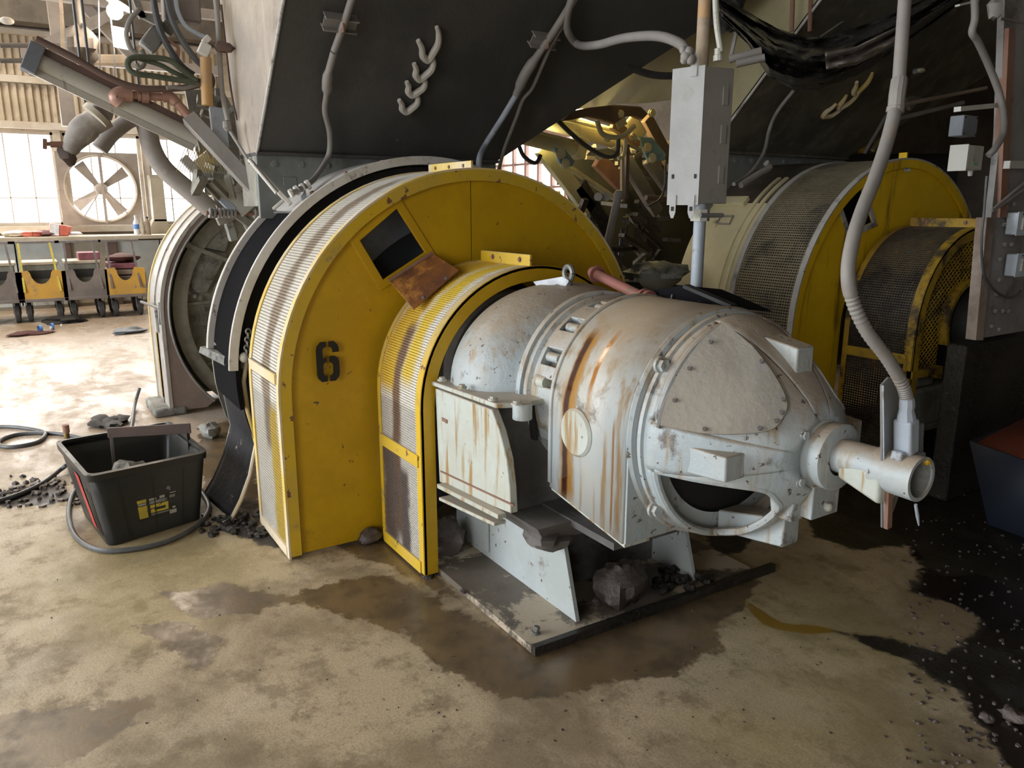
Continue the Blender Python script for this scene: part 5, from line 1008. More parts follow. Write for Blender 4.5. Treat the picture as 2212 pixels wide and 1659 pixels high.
# cables on the floor
def gcable(pts, r, label, m='cable', z=None, nme='cable'):
    P = spline([Vector(G(x, y, (r if len(q) < 1 else q[0]))) for x, y, *q in pts], 8)
    return single(nme, MB().tube(P, r, 10), M[m], label, 'cable')
gcable([(302, 838, .14), (292, 872, .03), (284, 920), (275, 985), (200, 1050), (162, 1060), (148, 1110), (165, 1160), (215, 1188), (290, 1186), (370, 1166), (430, 1132), (452, 1098), (440, 1068), (425, 1050)], .0115, 'thick grey cable looping round the foot of the black tote')
gcable([(-40, 1092), (30, 1072), (90, 1045), (130, 1015, .03), (142, 1005, .05), (150, 990)], .0125, 'dark hose running from the left photo edge to the tote')
gcable([(-40, 922), (30, 922), (85, 930), (98, 938), (80, 955), (30, 965), (0, 962), (2, 950), (40, 938), (100, 935), (150, 940), (200, 952)], .0125, 'grey hose making a loop on the floor at the left photo edge')
g = G(147, 960); vp = thing('pipe_stub', (g[0], g[1], 0), 'short brown-yellow pipe stub standing behind the tote', 'pipe')
obj('stub_tube', MB().cyl((g[0], g[1], 0), (g[0], g[1], .10), .016, 12), M['yellow_dark'], vp); obj('stub_cap', MB().cyl((g[0], g[1], .08), (g[0], g[1], .13), .020, 12), M['rustdry'], vp)
g = G(232, 918); b = MB()
for k in range(7): b.rock((g[0]+rnd.uniform(-.12, .12), g[1]+rnd.uniform(-.10, .10), .025), (.10, .06, .02), 60+k, 10, .5)
single('rubber_scrap', b, M['black'], 'black torn rubber scrap on the floor behind the tote', 'scrap')
g = G(455, 945); single('rock', MB().rock((g[0], g[1], .05), (.07, .06, .06), 77, 16, .4), M['castlite'], 'pale grey rock between the tote and the black curved door', 'rock')
# ================================================================ TALL GREY BOX on its pipe
# corner px: front-left edge 1457..1448, middle edge 1525..1520, right edge 1590..1576
bxr = 2.85
c0, c1, c2 = Vector(PD(1455, 148, bxr)), Vector(PD(1524, 148, bxr-.02)), Vector(PD(1588, 133, bxr+.05))
L0, L1, L2 = [Vector((c.x, c.y, 0)) for c in (c0, c1, c2)]; L3 = L0+(L2-L1)
zt_, zb_ = PD(1457, 148, bxr)[2], PD(1448, 440, bxr)[2]
eb2 = thing('electrical_enclosure', (L1.x, L1.y, zb_), 'tall pale grey metal enclosure with bolted flaps hanging on a pipe', 'enclosure')
def col4(z): return [Vector((l.x, l.y, z)) for l in (L0, L1, L2, L3)]
obj('enclosure_body', MB().hexa(col4(zb_)+col4(zt_)), M['box_side'], eb2, bevel=.003)
n0 = (L1-L0).cross(Vector((0, 0, 1))).normalized(); n0 = n0 if n0.dot(-L0) > 0 else -n0
def fb(u, z, off=0): p = L0.lerp(L1, u); return Vector((p.x, p.y, z))+n0*off
obj('front_cover', MB().prism([fb(-.02, zb_-.005), fb(1.0, zb_-.005), fb(1.0, zt_+.005), fb(-.02, zt_-.002)], n0*.004), M['box'], eb2, bevel=.001)
for u in (.18, .78): obj('mounting_lug', MB().prism([fb(u-.10, zb_+.03, .004), fb(u-.10, zb_-.03, .004), fb(u-.04, zb_-.05, .004), fb(u+.04, zb_-.05, .004), fb(u+.10, zb_-.03, .004), fb(u+.10, zb_+.03, .004)], n0*.004), M['box'], eb2)
for u in (.18, .78): obj('lug_hole', MB().bar(fb(u, zb_-.025, .009), fb(u, zb_-.01, .009), .010, .001, up=n0), M['black'], eb2)
for u in (.14, .86): obj('screw_hole', MB().bar(fb(u, zb_+.085, .005), fb(u, zb_+.10, .005), .008, .002, up=n0), M['black'], eb2)
obj('top_lug', MB().prism([fb(.55, zt_-.03, .004), fb(.75, zt_-.03, .004), fb(.75, zt_+.03, .004), fb(.65, zt_+.05, .004), fb(.55, zt_+.03, .004)], n0*.004), M['box'], eb2)
n1 = (L2-L1).cross(Vector((0, 0, 1))).normalized(); n1 = n1 if n1.dot(-L0) > 0 else -n1
for f in (.22, .52, .80):
    z = zb_+(zt_-zb_)*f; p = L1.lerp(L2, .72); obj('side_hinge', MB().bar(Vector((p.x, p.y, z-.03))+n1*.003, Vector((p.x, p.y, z+.03))+n1*.003, .02, .006, up=n1), M['box_side'], eb2)
pc = L1.lerp(L3, .45); sp2 = thing('support_pipe', (pc.x, pc.y, 1.13), 'pale blue-grey vertical pipe carrying the tall grey enclosure', 'pipe')
pb = Vector(PD(1503, 640, 2.87)); obj('pipe_tube', MB().cyl((pb.x, pb.y, 1.13), (pb.x+.0, pb.y, zb_+.02), .0215, 18), M['conduit_l'], sp2)
obj('pipe_clamp', MB().tube([(pb.x, pb.y, zb_-.06), (pb.x, pb.y, zb_-.02)], .033, 8), M['boxwhite'], sp2); obj('clamp_bolt', MB().cyl((pb.x+.03, pb.y-.03, zb_-.04), (pb.x+.05, pb.y+.06, zb_-.04), .008, 8), M['steel'], sp2)
dp = thing('drop_pipe', (pc.x, pc.y, zt_), 'brown dusty pipe entering the top of the tall enclosure', 'pipe')
t0 = Vector(PD(1516, 130, 2.88)); obj('pipe_tube', MB().cyl((t0.x, t0.y, zt_), (t0.x, t0.y, zt_+.16), .022, 16), M['wood'], dp); obj('orange_section', MB().cyl((t0.x, t0.y, zt_+.16), (t0.x, t0.y, zt_+.7), .022, 16), M['orangepipe'], dp)
P = spline([PD(*p) for p in ((1545, -10, 2.84), (1548, 50, 2.84), (1555, 100, 2.84), (1556, 112, 2.84))], 6); wp = thing('white_conduit', tuple(P[-1]), 'thin pale conduit entering the enclosure top right of the brown pipe', 'conduit')
obj('conduit_tube', MB().tube(P, .010, 10), M['boxwhite'], wp); obj('connector', MB().tube([PD(1551, 105, 2.84), PD(1551, 118, 2.84), PD(1551, 120, 2.84), PD(1551, 132, 2.84)], [.012, .012, .016, .016], 10), M['boxwhite'], wp, smooth=25)
sc_ = thing('conduit_fitting', tuple(PD(1488, 125, 2.83)), 'dusty clustered conduit fitting at the top left of the tall enclosure', 'fitting')
for k, (px, py, r) in enumerate(((1476, 108, .014), (1488, 112, .018), (1482, 122, .02), (1492, 128, .018), (1478, 130, .014))): obj('fitting_lobe', MB().ball(PD(px, py, 2.82), r, 10), M['conduit'], sc_)
# pair of horizontal pipes behind the box at right
for i, (a, b_) in enumerate((((1575, 128), (1645, 110)), ((1590, 138), (1652, 124)))): single('horizontal_pipe', MB().cyl(PD(*a, 3.3), PD(*b_, 3.3), .015, 12), M['conduit'], 'short pale horizontal pipe right of the enclosure, %s of two' % ('upper' if i == 0 else 'lower'), 'pipe')
# ================================================================ SECOND MACHINE (right)
dx2, dy2 = .42, 2.67; ZB = .82
hole2 = [PX(x, y, -2.7)[1:] for x, y in ((1866, 405), (1890, 480), (1843, 502), (1822, 440))]
hole2 = [(h[0], h[1]) for h in hole2]
g3 = big_guard(-2.70, -3.18, .95, YC+dy2, ZB, M['yellow_old'], M['yellow_old'], M['screen_tan'], M['casing'], 'second yellow belt guard at the right with a soot-stained face', hole2, seam=YC+dy2+.30, pitch=.016, zb=.05)
q = [PX(x, y, -2.712) for x, y in ((1951, 350), (1965, 348), (1966, 370), (1953, 371))]; pt3 = obj('paper_label', MB().prism(q, (.002, 0, 0)), M['paper'], g3)
obj('printed_patch', MB().prism([PX(x, y, -2.708) for x, y in ((1955, 353), (1962, 352), (1963, 364), (1956, 365))], (.001, 0, 0)), M['labelgrey'], pt3)
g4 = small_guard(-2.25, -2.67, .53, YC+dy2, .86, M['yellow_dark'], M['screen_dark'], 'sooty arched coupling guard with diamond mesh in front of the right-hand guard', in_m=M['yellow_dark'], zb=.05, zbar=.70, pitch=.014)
# diamond mesh end panel on the small guard
b = MB(); R2, yc2, zc2, X2 = .50, YC+dy2, .86, -2.27
for k in range(-40, 41):
    for sgn in (1, -1):
        off = k*.030; pts = []
        # line z = zc + sgn*(y-yc)*0.8 + off, clipped to annulus r .24-.50, z>.62
        seg = []
        for i in range(61):
            y = yc2-R2+2*R2*i/60; z = zc2+sgn*(y-yc2)*.8+off; r = math.hypot(y-yc2, max(0, z-zc2)) if z > zc2 else abs(y-yc2)
            ok = (.25 < r < R2) and z > .62
            if ok: seg.append((y, z))
            if (not ok or i == 60) and len(seg) > 1: b.bar((X2, *seg[0]), (X2, *seg[-1]), .004, .005, up=(1, 0, 0)); seg = []
            elif not ok: seg = []
mg = obj('diamond_mesh', b, M['yellow_dark'], g4, smooth=0); mg['kind'] = 'stuff'
obj('inner_ring', arcband(.25, .225, -2.24, -2.29, -25, 205, 30, c=(yc2, zc2)), M['yellow_dark'], g4)
for s in (-1, 1): obj('mesh_bottom_bar', MB().box((-2.24, yc2+s*.53, .60), (-2.29, yc2+s*.24, .64)), M['yellow_dark'], g4)
cp2 = thing('shaft_coupling', (-2.5, yc2, .5), 'black coupling disc seen through the diamond mesh on the right', 'coupling')
obj('coupling_disc', MB().lathe([(-2.60, .1), (-2.60, .30), (-2.30, .30), (-2.30, .20), (-2.1, .20), (-2.1, .02)], (yc2+.02, .86), n=40), M['black'], cp2)
chn = thing('chain', (-2.27, 4.0, .55), 'short pale chain hanging on the front edge of the sooty coupling guard', 'chain')
for k in range(12):
    p = Vector(PX(1956, 738+9*k, -2.252)); ax = Vector((1, 0, 0)) if k % 2 else Vector((0, 1, 0)); lp = [p+ax*.005*math.cos(t)+Vector((0, 0, .009))*math.sin(t) for t in np.linspace(0, 2*math.pi, 9)]
    obj('link', MB().tube(lp, .002, 5, cap=False), M['yellow_dark'], chn)
m2 = thing('mill_casing', (-3.7, YC+dy2, 0), 'cream and oily brown round casing with a handled door, behind the right-hand guard', 'mill')
cc = (YC+dy2, ZB)
obj('cream_cover', arcband(.955, .940, -3.18, -3.62, -50, 47, 40, c=cc), M['cream_body'], m2)
obj('oily_cover', arcband(.955, .940, -3.18, -3.62, 47.5, 180, 50, c=cc), M['oilbody'], m2)
for xa in (-3.20, -3.255): obj('seam_strip', arcband(.967, .955, xa, xa-.024, -45, 62, 40, c=cc), M['cream_body'], m2)
def onc(a, x, off=0): t = math.radians(a); return Vector((x, cc[0]-(.955+off)*math.cos(t), cc[1]+(.955+off)*math.sin(t)))
obj('door_top_strip', arcband(.985, .955, -3.33, -3.58, 45, 49, 4, c=cc), M['cream_body'], m2, bevel=.004)
h0 = [onc(40, -3.36, .012), onc(40, -3.46, .012), onc(36.5, -3.45, .012), onc(36.5, -3.35, .012)]; obj('door_handle', MB().tube(h0+h0[:1]+h0[1:2], .006, 8), M['conduit'], m2)
obj('latch', MB().box(onc(2, -3.31, .03), onc(-1, -3.28, .0)).box(onc(-8, -3.32, .03), onc(-11, -3.28, .0)), M['cream_body'], m2)
b = MB(); 
for k in range(26): a = rnd.uniform(-20, 8); b.rock(onc(a, rnd.uniform(-3.52, -3.36), .0), (.022, .008, .03), k, 8, .6)
obj('grease_cake', b, M['oilbody'], m2)['kind'] = 'stuff'
obj('end_wall', MB().lathe([(-3.60, .05), (-3.60, .94)], cc, n=48), M['black'], m2)
f2 = thing('chute_support', (-3.62, 4.4, 1.2), 'grey-green bolted frame plate under the right-hand chute', 'frame')
obj('frame_plate', MB().box((-3.63, 3.72, 1.30), (-3.60, 5.12, 1.835)), M['greyplate'], f2); 
for k in range(8): obj('frame_bolt', MB().bolt((-3.6, 3.82+.16*k, 1.79), .016, (1, 0, 0)), M['greyplate'], f2)
P = spline([on_chute(1715, 195, .04, .42, .08), on_chute(1680, 240, .04, .42, .08), on_chute(1662, 280, .05, .42, .08), Vector(PX(1650, 330, -3.3)), Vector(PX(1620, 375, -3.2)), Vector(PX(1585, 398, -3.1))], 8)
single('thin_cable', MB().tube(P, .011, 10), M['conduit'], 'thin wavy cable running down the right-hand chute to the oily casing', 'cable')
P = spline([PX(1600, 400, -3.1), PX(1640, 375, -3.1), PX(1662, 362, -3.1), PX(1655, 352, -3.1)], 6); single('bent_pipe', MB().tube(P, .018, 10), M['conduit'], 'bent dusty pipe lying on top of the oily brown casing', 'pipe')
ry = thing('yellow_fitting', tuple(PX(1895, 300, -4.0)), 'bright yellow curved fitting between the chutes above the right guard', 'fitting')
obj('fitting_body', MB().tube(spline([PX(1862, 330, -4), PX(1868, 305, -4), PX(1890, 300, -4), PX(1915, 308, -4)], 5), .03, 10), M['yellow'], ry); obj('fitting_arm', MB().tube([PX(1885, 325, -3.9), PX(1898, 300, -3.9), PX(1912, 298, -3.9)], .018, 8), M['cream'], ry)
single('thin_pipe', MB().cyl(PX(1868, 330, -3.3), PX(1920, 240, -3.3), .012, 10), M['conduit'], 'thin pale pipe rising behind the long flexible conduit', 'pipe')
for i, (a, b_, r, mt, lb) in enumerate((((1935, 258), (2080, 222), .014, 'conduit', 'long thin pipe above the right yellow guard, lower of two'), ((1940, 228), (2130, 190), .012, 'wood', 'long thin pipe above the right yellow guard, upper of two'))):
    single('horizontal_pipe', MB().cyl(PX(*a, -2.9), PX(*b_, -2.9), r, 10), M[mt], lb, 'pipe')
# sloped dark steel wall/frame behind, right of chute 2
single('sloping_panel', MB().prism([PX(1835, 332, -4.2), PX(2230, 332, -4.2), PX(2230, -40, -4.2), PX(2110, -40, -4.2)], (-.03, 0, 0)), M['oilbody'], 'dark sloping steel panel behind the right-hand chute', 'panel')
single('backing_panel', MB().box((-4.6, 5.3, .0), (-4.5, 8.4, 4.2)), M['hopper'], 'dark steel partition standing behind the right-hand guard', 'panel')
# ================================================================ RIGHT COLUMN with rivets, boxes
XR = -1.95
ry0 = PX(2128, 560, XR)[1]
cl = thing('riveted_column', (XR, ry0+.3, 0), 'grey steel column with a rusty pale edge flange and rivets at the right edge', 'column')
def cpx(x, y, off=0): p = PX(x, y, XR+off); return p
obj('column_plate', MB().prism([cpx(2122, 730), (XR, ry0+.9, cpx(2122, 730)[2]), (XR, ry0+.9, 3.0), cpx(2172, -40), cpx(2160, 300), cpx(2140, 480)], (-.03, 0, 0)), M['hopper_side'] if False else pm('grey_column_paint', (.30, .29, .28), (.22, .21, .20), dirt=((.09, .075, .06), 4, .5, .7), rough=.6), cl)
obj('edge_flange', MB().prism([cpx(2108, 735, .02), cpx(2124, 735, .02), cpx(2148, 470, .02), cpx(2132, 470, .02)], (-.05, 0, 0)), pm('rust_cream_flange', (.36, .30, .25), (.20, .14, .105), rough=.7), cl)
obj('upper_angle', MB().prism([cpx(2160, 470, .02), cpx(2176, 470, .02), cpx(2192, 60, .02), cpx(2180, 60, .02)], (-.04, 0, 0)), M['rustdry'], cl)
obj('cross_rail', MB().bar(cpx(2172, 356, .03), cpx(2260, 356, .03), .04, .035), M['boxwhite'], cl)
for (x, y) in ((2172, 445), (2190, 440), (2168, 485), (2170, 528), (2185, 528), (2160, 560), (2158, 605), (2152, 635), (2150, 672), (2166, 672), (2178, 672), (2142, 705), (2158, 712)):
    obj('rivet', MB().ball(cpx(x, y, .01), .013, 8), M['conduit'], cl)
obj('lower_block', MB().box((XR-.02, ry0-.02, 0), (XR-.12, ry0+.9, PX(2122, 740, XR)[2]-.01)), M['mud'], cl, bevel=.01)
def swbox(px, py, w_, h_, off, label, m='switch'):
    c = Vector(cpx(px, py, off)); t = thing('switch_box', tuple(c), label, 'switch')
    obj('box_body', MB().box((c.x-.03, c.y-w_/2, c.z-h_/2), (c.x+.02, c.y+w_/2, c.z+h_/2)), M[m], t, bevel=.006)
    obj('cover_plate', MB().box((c.x+.02, c.y-w_/2-.004, c.z-h_/2-.004), (c.x+.026, c.y+w_/2+.004, c.z+h_/2+.004)), M[m], t, bevel=.002)
    obj('rocker', MB().box((c.x+.024, c.y-.012, c.z-h_*.28), (c.x+.036, c.y+.012, c.z+h_*.28)), M['boxwhite'], t, bevel=.004)
    obj('cover_screw', MB().cyl((c.x+.02, c.y-.002, c.z+h_*.42), (c.x+.03, c.y-.002, c.z+h_*.42), .004, 8), M['black'], t)
    return t
swbox(2196, 483, .085, .105, .04, 'pale switch box on the riveted column, upper of two'); swbox(2194, 572, .085, .108, .04, 'pale blue switch box on the riveted column, lower of two')
P = spline([cpx(2208, 608, .03), cpx(2205, 628, .03), cpx(2185, 642, .03), cpx(2160, 636, .03), cpx(2138, 615, .04), cpx(2124, 585, .05), cpx(2120, 520, .05), cpx(2126, 455, .05), cpx(2130, 400, .05), cpx(2132, 380, .05)], 8)
single('looped_cable', MB().tube(P, .006, 8), M['cable'], 'thin grey cable looping from the lower switch up to the white box', 'cable')
for i, (a, b_) in enumerate((((2142, 455), (2240, 372)), ((2150, 452), (2240, 390)))): single('thin_pipe', MB().cyl(cpx(*a, .05), cpx(*b_, .05), .007, 8), M['conduit'], 'thin bright tube slanting over the column, %s of two' % ('upper' if i == 0 else 'lower'), 'pipe')
jb = thing('junction_box', cpx(2105, 345, .08), 'off-white square box with a green mark and cable gland below', 'box')
c = Vector(cpx(2108, 341, .08)); s_ = 2.0/1661*1.62
obj('box_body', MB().box((c.x-.08, c.y-.062, c.z-.052), (c.x, c.y+.060, c.z+.052)), M['boxwhite'], jb, bevel=.004)
obj('lid_edge', MB().box((c.x-.08, c.y-.070, c.z-.055), (c.x-.0, c.y-.062, c.z+.055)), M['boxwhite'], jb)
obj('pale_sticker', MB().box((c.x, c.y-.025, c.z-.02), (c.x+.001, c.y+.025, c.z+.045)), M['labelwhite'], jb); obj('green_sticker', MB().box((c.x, c.y-.012, c.z-.032), (c.x+.0015, c.y+.02, c.z-.022)), M['greenled'], jb)
obj('cable_gland', MB().tube([(c.x-.03, c.y+.028, c.z-.075), (c.x-.03, c.y+.028, c.z-.052)], [.009, .012], 10), M['boxwhite'], jb)
c = Vector(cpx(2096, 272, .10)); db = thing('dark_box', tuple(c), 'blue-grey flat box cover above the off-white box', 'box')
obj('box_body', MB().box((c.x-.06, c.y-.055, c.z-.042), (c.x, c.y+.058, c.z+.042)), M['boxgrey'], db, bevel=.004)
for sy in (-1, 1):
    for szz in (-1, 1): obj('corner_screw', MB().cyl((c.x, c.y+sy*.045, c.z+szz*.033), (c.x+.003, c.y+sy*.045, c.z+szz*.033), .004, 8), M['black'], db)
single('mounting_rail', MB().bar(cpx(2068, 236, .06), cpx(2150, 228, .06), .03, .02), M['boxwhite'], 'cream horizontal mounting rail above the blue-grey box', 'rail')
P = spline([cpx(*p) for p in ((2105, -10, .10), (2106, 40, .10), (2100, 70, .10), (2112, 90, .10), (2135, 140, .10), (2158, 200, .11), (2168, 250, .12), (2166, 290, .12), (2150, 320, .13), (2135, 336, .12))], 8)
single('conduit_bend', MB().tube(P, .0145, 12), M['conduit'], 'dusty grey conduit curving down into the off-white box', 'conduit')
jk = thing('hanging_fitting', cpx(2150, 10, .1), 'pale crumpled fitting hanging at the top right', 'fitting')
obj('fitting_body', MB().rock(cpx(2148, 18, .1), (.03, .03, .045), 6, 10, .5), M['conduit'], jk); obj('fitting_bar', MB().bar(cpx(2068, 12, .0), cpx(2110, 2, .0), .02, .008), M['whiteedge'], jk); obj('side_rod', MB().cyl(cpx(2160, 40, .0), cpx(2215, 50, .0), .006, 8), M['conduit'], jk)
# lower right: dark machine base, workbench-like shelf, blue bin
sh_ = thing('cast_pedestal', (-2.25, 4.6, 0), 'dark dusty cast pedestal block below the diamond mesh guard', 'pedestal')
a = PX(2000, 790, -2.2); b_ = PX(2096, 760, -2.2)
obj('pedestal_block', MB().box((-2.5, a[1]+.06, .3), (-2.27, b_[1]+.05, .52)), M['cast'], sh_, bevel=.02); obj('pedestal_top', MB().box((-2.5, a[1]+.05, .27), (-2.26, b_[1]+.06, .31)).box((-2.48, a[1]+.12, .52), (-2.3, a[1]+.28, .57)), M['cast'], sh_, bevel=.01)
obj('pedestal_frame', MB().box((-2.26, b_[1]+.02, 0), (-2.23, b_[1]+.05, .58)).box((-2.5, a[1]+.07, 0), (-2.28, b_[1]+.03, .26)), M['mud'], sh_)
bb = thing('blue_bin', (-1.5, 4.0, 0), 'dark blue open hopper bin with an orange-rust inside at the right edge', 'bin')
q = [Vector(PX(2090, 945, -1.75)), Vector(PX(2250, 990, -1.45)), ]
g0, g1_ = Vector(G(2112, 1085)), Vector(G(2300, 1165))
A1 = Vector((-1.75, 3.62, .44)); B1 = Vector((-1.28, 3.58, .40)); C1 = Vector((-1.28, 4.35, .43)); D1 = Vector((-1.78, 4.35, .46))
a0 = Vector((-1.70, 3.80, .004)); b0 = Vector((-1.33, 3.76, .004)); c0_ = Vector((-1.33, 4.2, .004)); d0 = Vector((-1.70, 4.2, .004))
obj('bin_shell', MB().add([a0, b0, c0_, d0, A1, B1, C1, D1], [(0, 1, 2, 3), (0, 1, 5, 4), (1, 2, 6, 5), (2, 3, 7, 6), (3, 0, 4, 7)]), M['bluebin'], bb, solid=.008)
obj('rust_fill', MB().add([A1.lerp(C1, .03)-Vector((0, 0, .015)), B1.lerp(D1, .03)-Vector((0, 0, .015)), C1.lerp(A1, .03)+Vector((0, 0, .03)), D1.lerp(B1, .03)+Vector((0, 0, .03))], [(0, 1, 2, 3)]), M['orangein'], bb, solid=.01)
single('thin_rod', MB().cyl(G(2000, 1030, .008), G(2085, 1070, .008), .004, 8), M['steel'], 'thin bright rod lying on the mud left of the blue bin', 'rod')
# ================================================================ PLASTIC SHEET top right
tp = thing('plastic_sheet', tuple(PX(1790, 170, -2.6)), 'crumpled black plastic sheet sagging over the right-hand chute', 'sheet')
def lerp2(P, u):
    s = u*(len(P)-1); i = min(int(s), len(P)-2); f = s-i; return P[i][0]*(1-f)+P[i+1][0]*f, P[i][1]*(1-f)+P[i+1][1]*f
top_ = [(1545, -20), (1600, 18), (1680, 62), (1745, 82), (1800, 76), (1870, 52), (1950, 20), (2040, -20)]
bot_ = [(1560, 40), (1615, 95), (1660, 165), (1710, 190), (1775, 195), (1850, 165), (1950, 100), (2085, 0)]
def sheet(u, v):
    a = lerp2(top_, u); b2 = lerp2(bot_, u); x = a[0]*(1-v)+b2[0]*v; y = a[1]*(1-v)+b2[1]*v
    k = mnoise.noise(Vector((u*4, v*9, 0)))*.10+mnoise.noise(Vector((u*14+v*10, v*16, 3)))*.045+.07*math.sin(v*14+u*5)
    return PX(x, y, -2.62+.22*math.sin(math.pi*v)+k)
obj('sheet_film', MB().grid(sheet, 70, 30), M['tarp'], tp, smooth=80, solid=.002)
def fold(u, v):
    a = lerp2([(1782, 112), (1850, 100), (1930, 62), (1960, 50)], u); b2 = lerp2([(1785, 150), (1850, 140), (1930, 100), (1962, 72)], u); x = a[0]*(1-v)+b2[0]*v; y = a[1]*(1-v)+b2[1]*v
    return PX(x, y, -2.30+.05*math.sin(v*9+u*3)+.04*mnoise.noise(Vector((u*7, v*7, 1))))
obj('sheet_fold', MB().grid(fold, 30, 12), M['tarplite'], tp, smooth=80, solid=.002)
for i, (px, lb) in enumerate(((1713, 'left of two'), (1752, 'right of two'))): single('hanger_rod', MB().cyl(PX(px, -20, -2.9), PX(px-3, 68, -2.9), .012, 10), M['rustdry'], 'rusty vertical hanger rod above the plastic sheet, '+lb, 'rod')
b = thing('sheet_bundle', tuple(PX(1570, 20, -2.7)), 'bunched black sheet corner tied at the top, left end of the plastic', 'sheet')
obj('bundle', MB().rock(PX(1565, 15, -2.7), (.05, .10, .10), 12, 16, .7), M['tarp'], b); obj('hanging_tail', MB().bar(PX(1597, 40, -2.75), PX(1578, 125, -2.75), .02, .005), M['conduit'], b)
b = thing('roof_debris', tuple(PX(1860, 30, -3.0)), 'jumble of dark torn sheet and pale slats behind the plastic sheet', 'debris')
for k, (x0, y0, x1, y1, w_, mt) in enumerate(((1860, -10, 1935, 25, .035, 'tarplite'), (1880, 38, 1850, 70, .02, 'tarplite'), (1790, 40, 1840, 65, .03, 'tarp'), (1900, 5, 1990, -20, .03, 'tarplite'), (1770, 80, 1830, 40, .006, 'conduit'), (1835, 50, 1860, 25, .05, 'tarp'))):
    obj('torn_slat', MB().bar(PX(x0, y0, -2.95), PX(x1, y1, -2.9), w_, .006, up=(1, 0, .3)), M[mt], b)
b_ = single('roof_panel', MB().prism([PX(1640, -60, -4.4), PX(2140, -60, -4.4), PX(2060, 120, -4.4), PX(1700, 120, -4.4)], (-.02, 0, 0)), M['black'], 'black roof panel high behind the plastic sheet', 'panel')
lm = thing('dead_lamp', tuple(PX(1985, 152, -3.0)), 'small yellowish bulb fitting on the dark panel right of the plastic sheet', 'lamp')
obj('bulb', MB().ball(PX(1990, 152, -2.9), .022, 10, (1, 1.3, .7)), M['cream'], lm); obj('bulb_base', MB().cyl(PX(1975, 155, -2.95), PX(1985, 153, -2.92), .018, 10), M['steel'], lm)
single('diagonal_strut', MB().bar(PX(1960, 225, -3.2), PX(2110, 75, -3.2), .09, .03, up=(1, 0, 0)), M['chandark'] if False else M['hopper_side'] if False else M['cartgrey'], 'dusty diagonal strut above the right yellow guard', 'strut')
# ================================================================ CLUTTER BETWEEN THE MACHINES
pt('yellow_work_lamp', tuple(PX(1262, 200, -5.0)), 75, (1.0, .80, .28), .05)
pt('yellow_fill_low', (-4.9, 3.3, 1.95), 6, (1.0, .86, .40), .05)  # added low yellow fill, no second lamp hangs here
lw2 = thing('work_lamp', tuple(PX(1235, 222, -5.4)), 'glowing yellow work lamp tucked behind the edge of the black chute', 'lamp')
obj('lamp_bulb', MB().ball(PX(1240, 232, -5.45), .05, 12, (1, 2.0, .6)), flat('yellow_glow', (1, .9, .5), .5, emit=((1, .88, .45), 9)), lw2); obj('lamp_shell', MB().ball(PX(1246, 222, -5.52), .06, 12, (1, 2.2, .5)), M['cream'], lw2)
XC = -4.9
def cyl_px(t, nme, a, b_, X, r, m, **k): return obj(nme, MB().cyl(PX(*a, X), PX(*b_, X), r, 16), m, t, **k)
hc = thing('hydraulic_cylinder', PX(1300, 280, XC), 'cream hydraulic cylinder slanting under the chute, upper of two', 'cylinder')
cyl_px(hc, 'barrel', (1175, 255), (1330, 300), XC, .075, M['cream']); cyl_px(hc, 'end_cap', (1325, 298), (1345, 305), XC, .085, M['cream']); cyl_px(hc, 'rod', (1345, 305), (1400, 330), XC, .02, M['steel']); cyl_px(hc, 'tie_rod', (1170, 248), (1345, 286), XC+.1, .012, M['cream'])
hc = thing('hydraulic_cylinder', PX(1230, 310, XC+.1), 'cream square-ended hydraulic cylinder, lower of two under the chute', 'cylinder')
cyl_px(hc, 'barrel', (1125, 292), (1245, 322), XC+.15, .06, M['cream']); obj('end_block', MB().bar(PX(1238, 318, XC+.15), PX(1256, 324, XC+.15), .14, .14), M['cream'], hc, bevel=.004); cyl_px(hc, 'tie_rod', (1130, 278), (1255, 308), XC+.22, .010, M['cream'])
for i, ((x, y), w_, rot, lb) in enumerate((((1402, 325), .17, 0, 'faded blue rounded steel plate with bolts, right of two between the chutes'), ((1215, 338), .15, 1, 'faded blue steel plate with bolts, left of two between the chutes'))):
    t = thing('blue_plate', PX(x, y, XC+.25), lb, 'plate'); X = XC+.25
    pts = [(x-22, y-30), (x+8, y-28), (x+38, y+8), (x+34, y+22), (x, y+24)] if i == 0 else [(x-18, y-20), (x+8, y-14), (x+28, y+10), (x+22, y+22), (x-4, y+16)]
    obj('plate_body', MB().prism([PX(*p, X) for p in pts], (-.03, 0, 0)), M['blue'], t, bevel=.008)
    for q in ((x-4, y-6), (x+6, y+16)): obj('plate_bolt', MB().bolt(PX(*q, X+.005), .028, (1, -.4, 0)), M['cream'], t)
ar = thing('pivot_bracket', PX(1345, 290, XC+.3), 'orange-brown pivot bracket with bolts at the cylinder ends', 'bracket')
obj('bracket_arm', MB().bar(PX(1322, 268, XC+.3), PX(1348, 286, XC+.3), .07, .05, up=(1, 0, 0)), M['orangepipe'], ar, bevel=.006); obj('bracket_arm', MB().bar(PX(1346, 292, XC+.3), PX(1378, 312, XC+.3), .05, .05, up=(1, 0, 0)), M['orangepipe'], ar, bevel=.006)
obj('bracket_block', MB().bar(PX(1332, 250, XC+.3), PX(1340, 275, XC+.3), .10, .06, up=(1, 0, 0)), M['cream'], ar, bevel=.006); obj('cam_lobe', MB().bar(PX(1358, 256, XC+.2), PX(1385, 300, XC+.2), .14, .05, up=(1, 0, 0)), M['cream'], ar, bevel=.02)
for q in ((1340, 246), (1408, 244), (1368, 297), (1294, 337), (1312, 298)): obj('bracket_bolt', MB().bolt(PX(*q, XC+.35), .022, (1, -.3, 0)), M['cream'], ar)
def hose(t_pts, X, r, m, lab): return single('hydraulic_hose', MB().tube(spline([PX(*p, X) for p in t_pts], 8), r, 10), M[m], lab, 'hose')
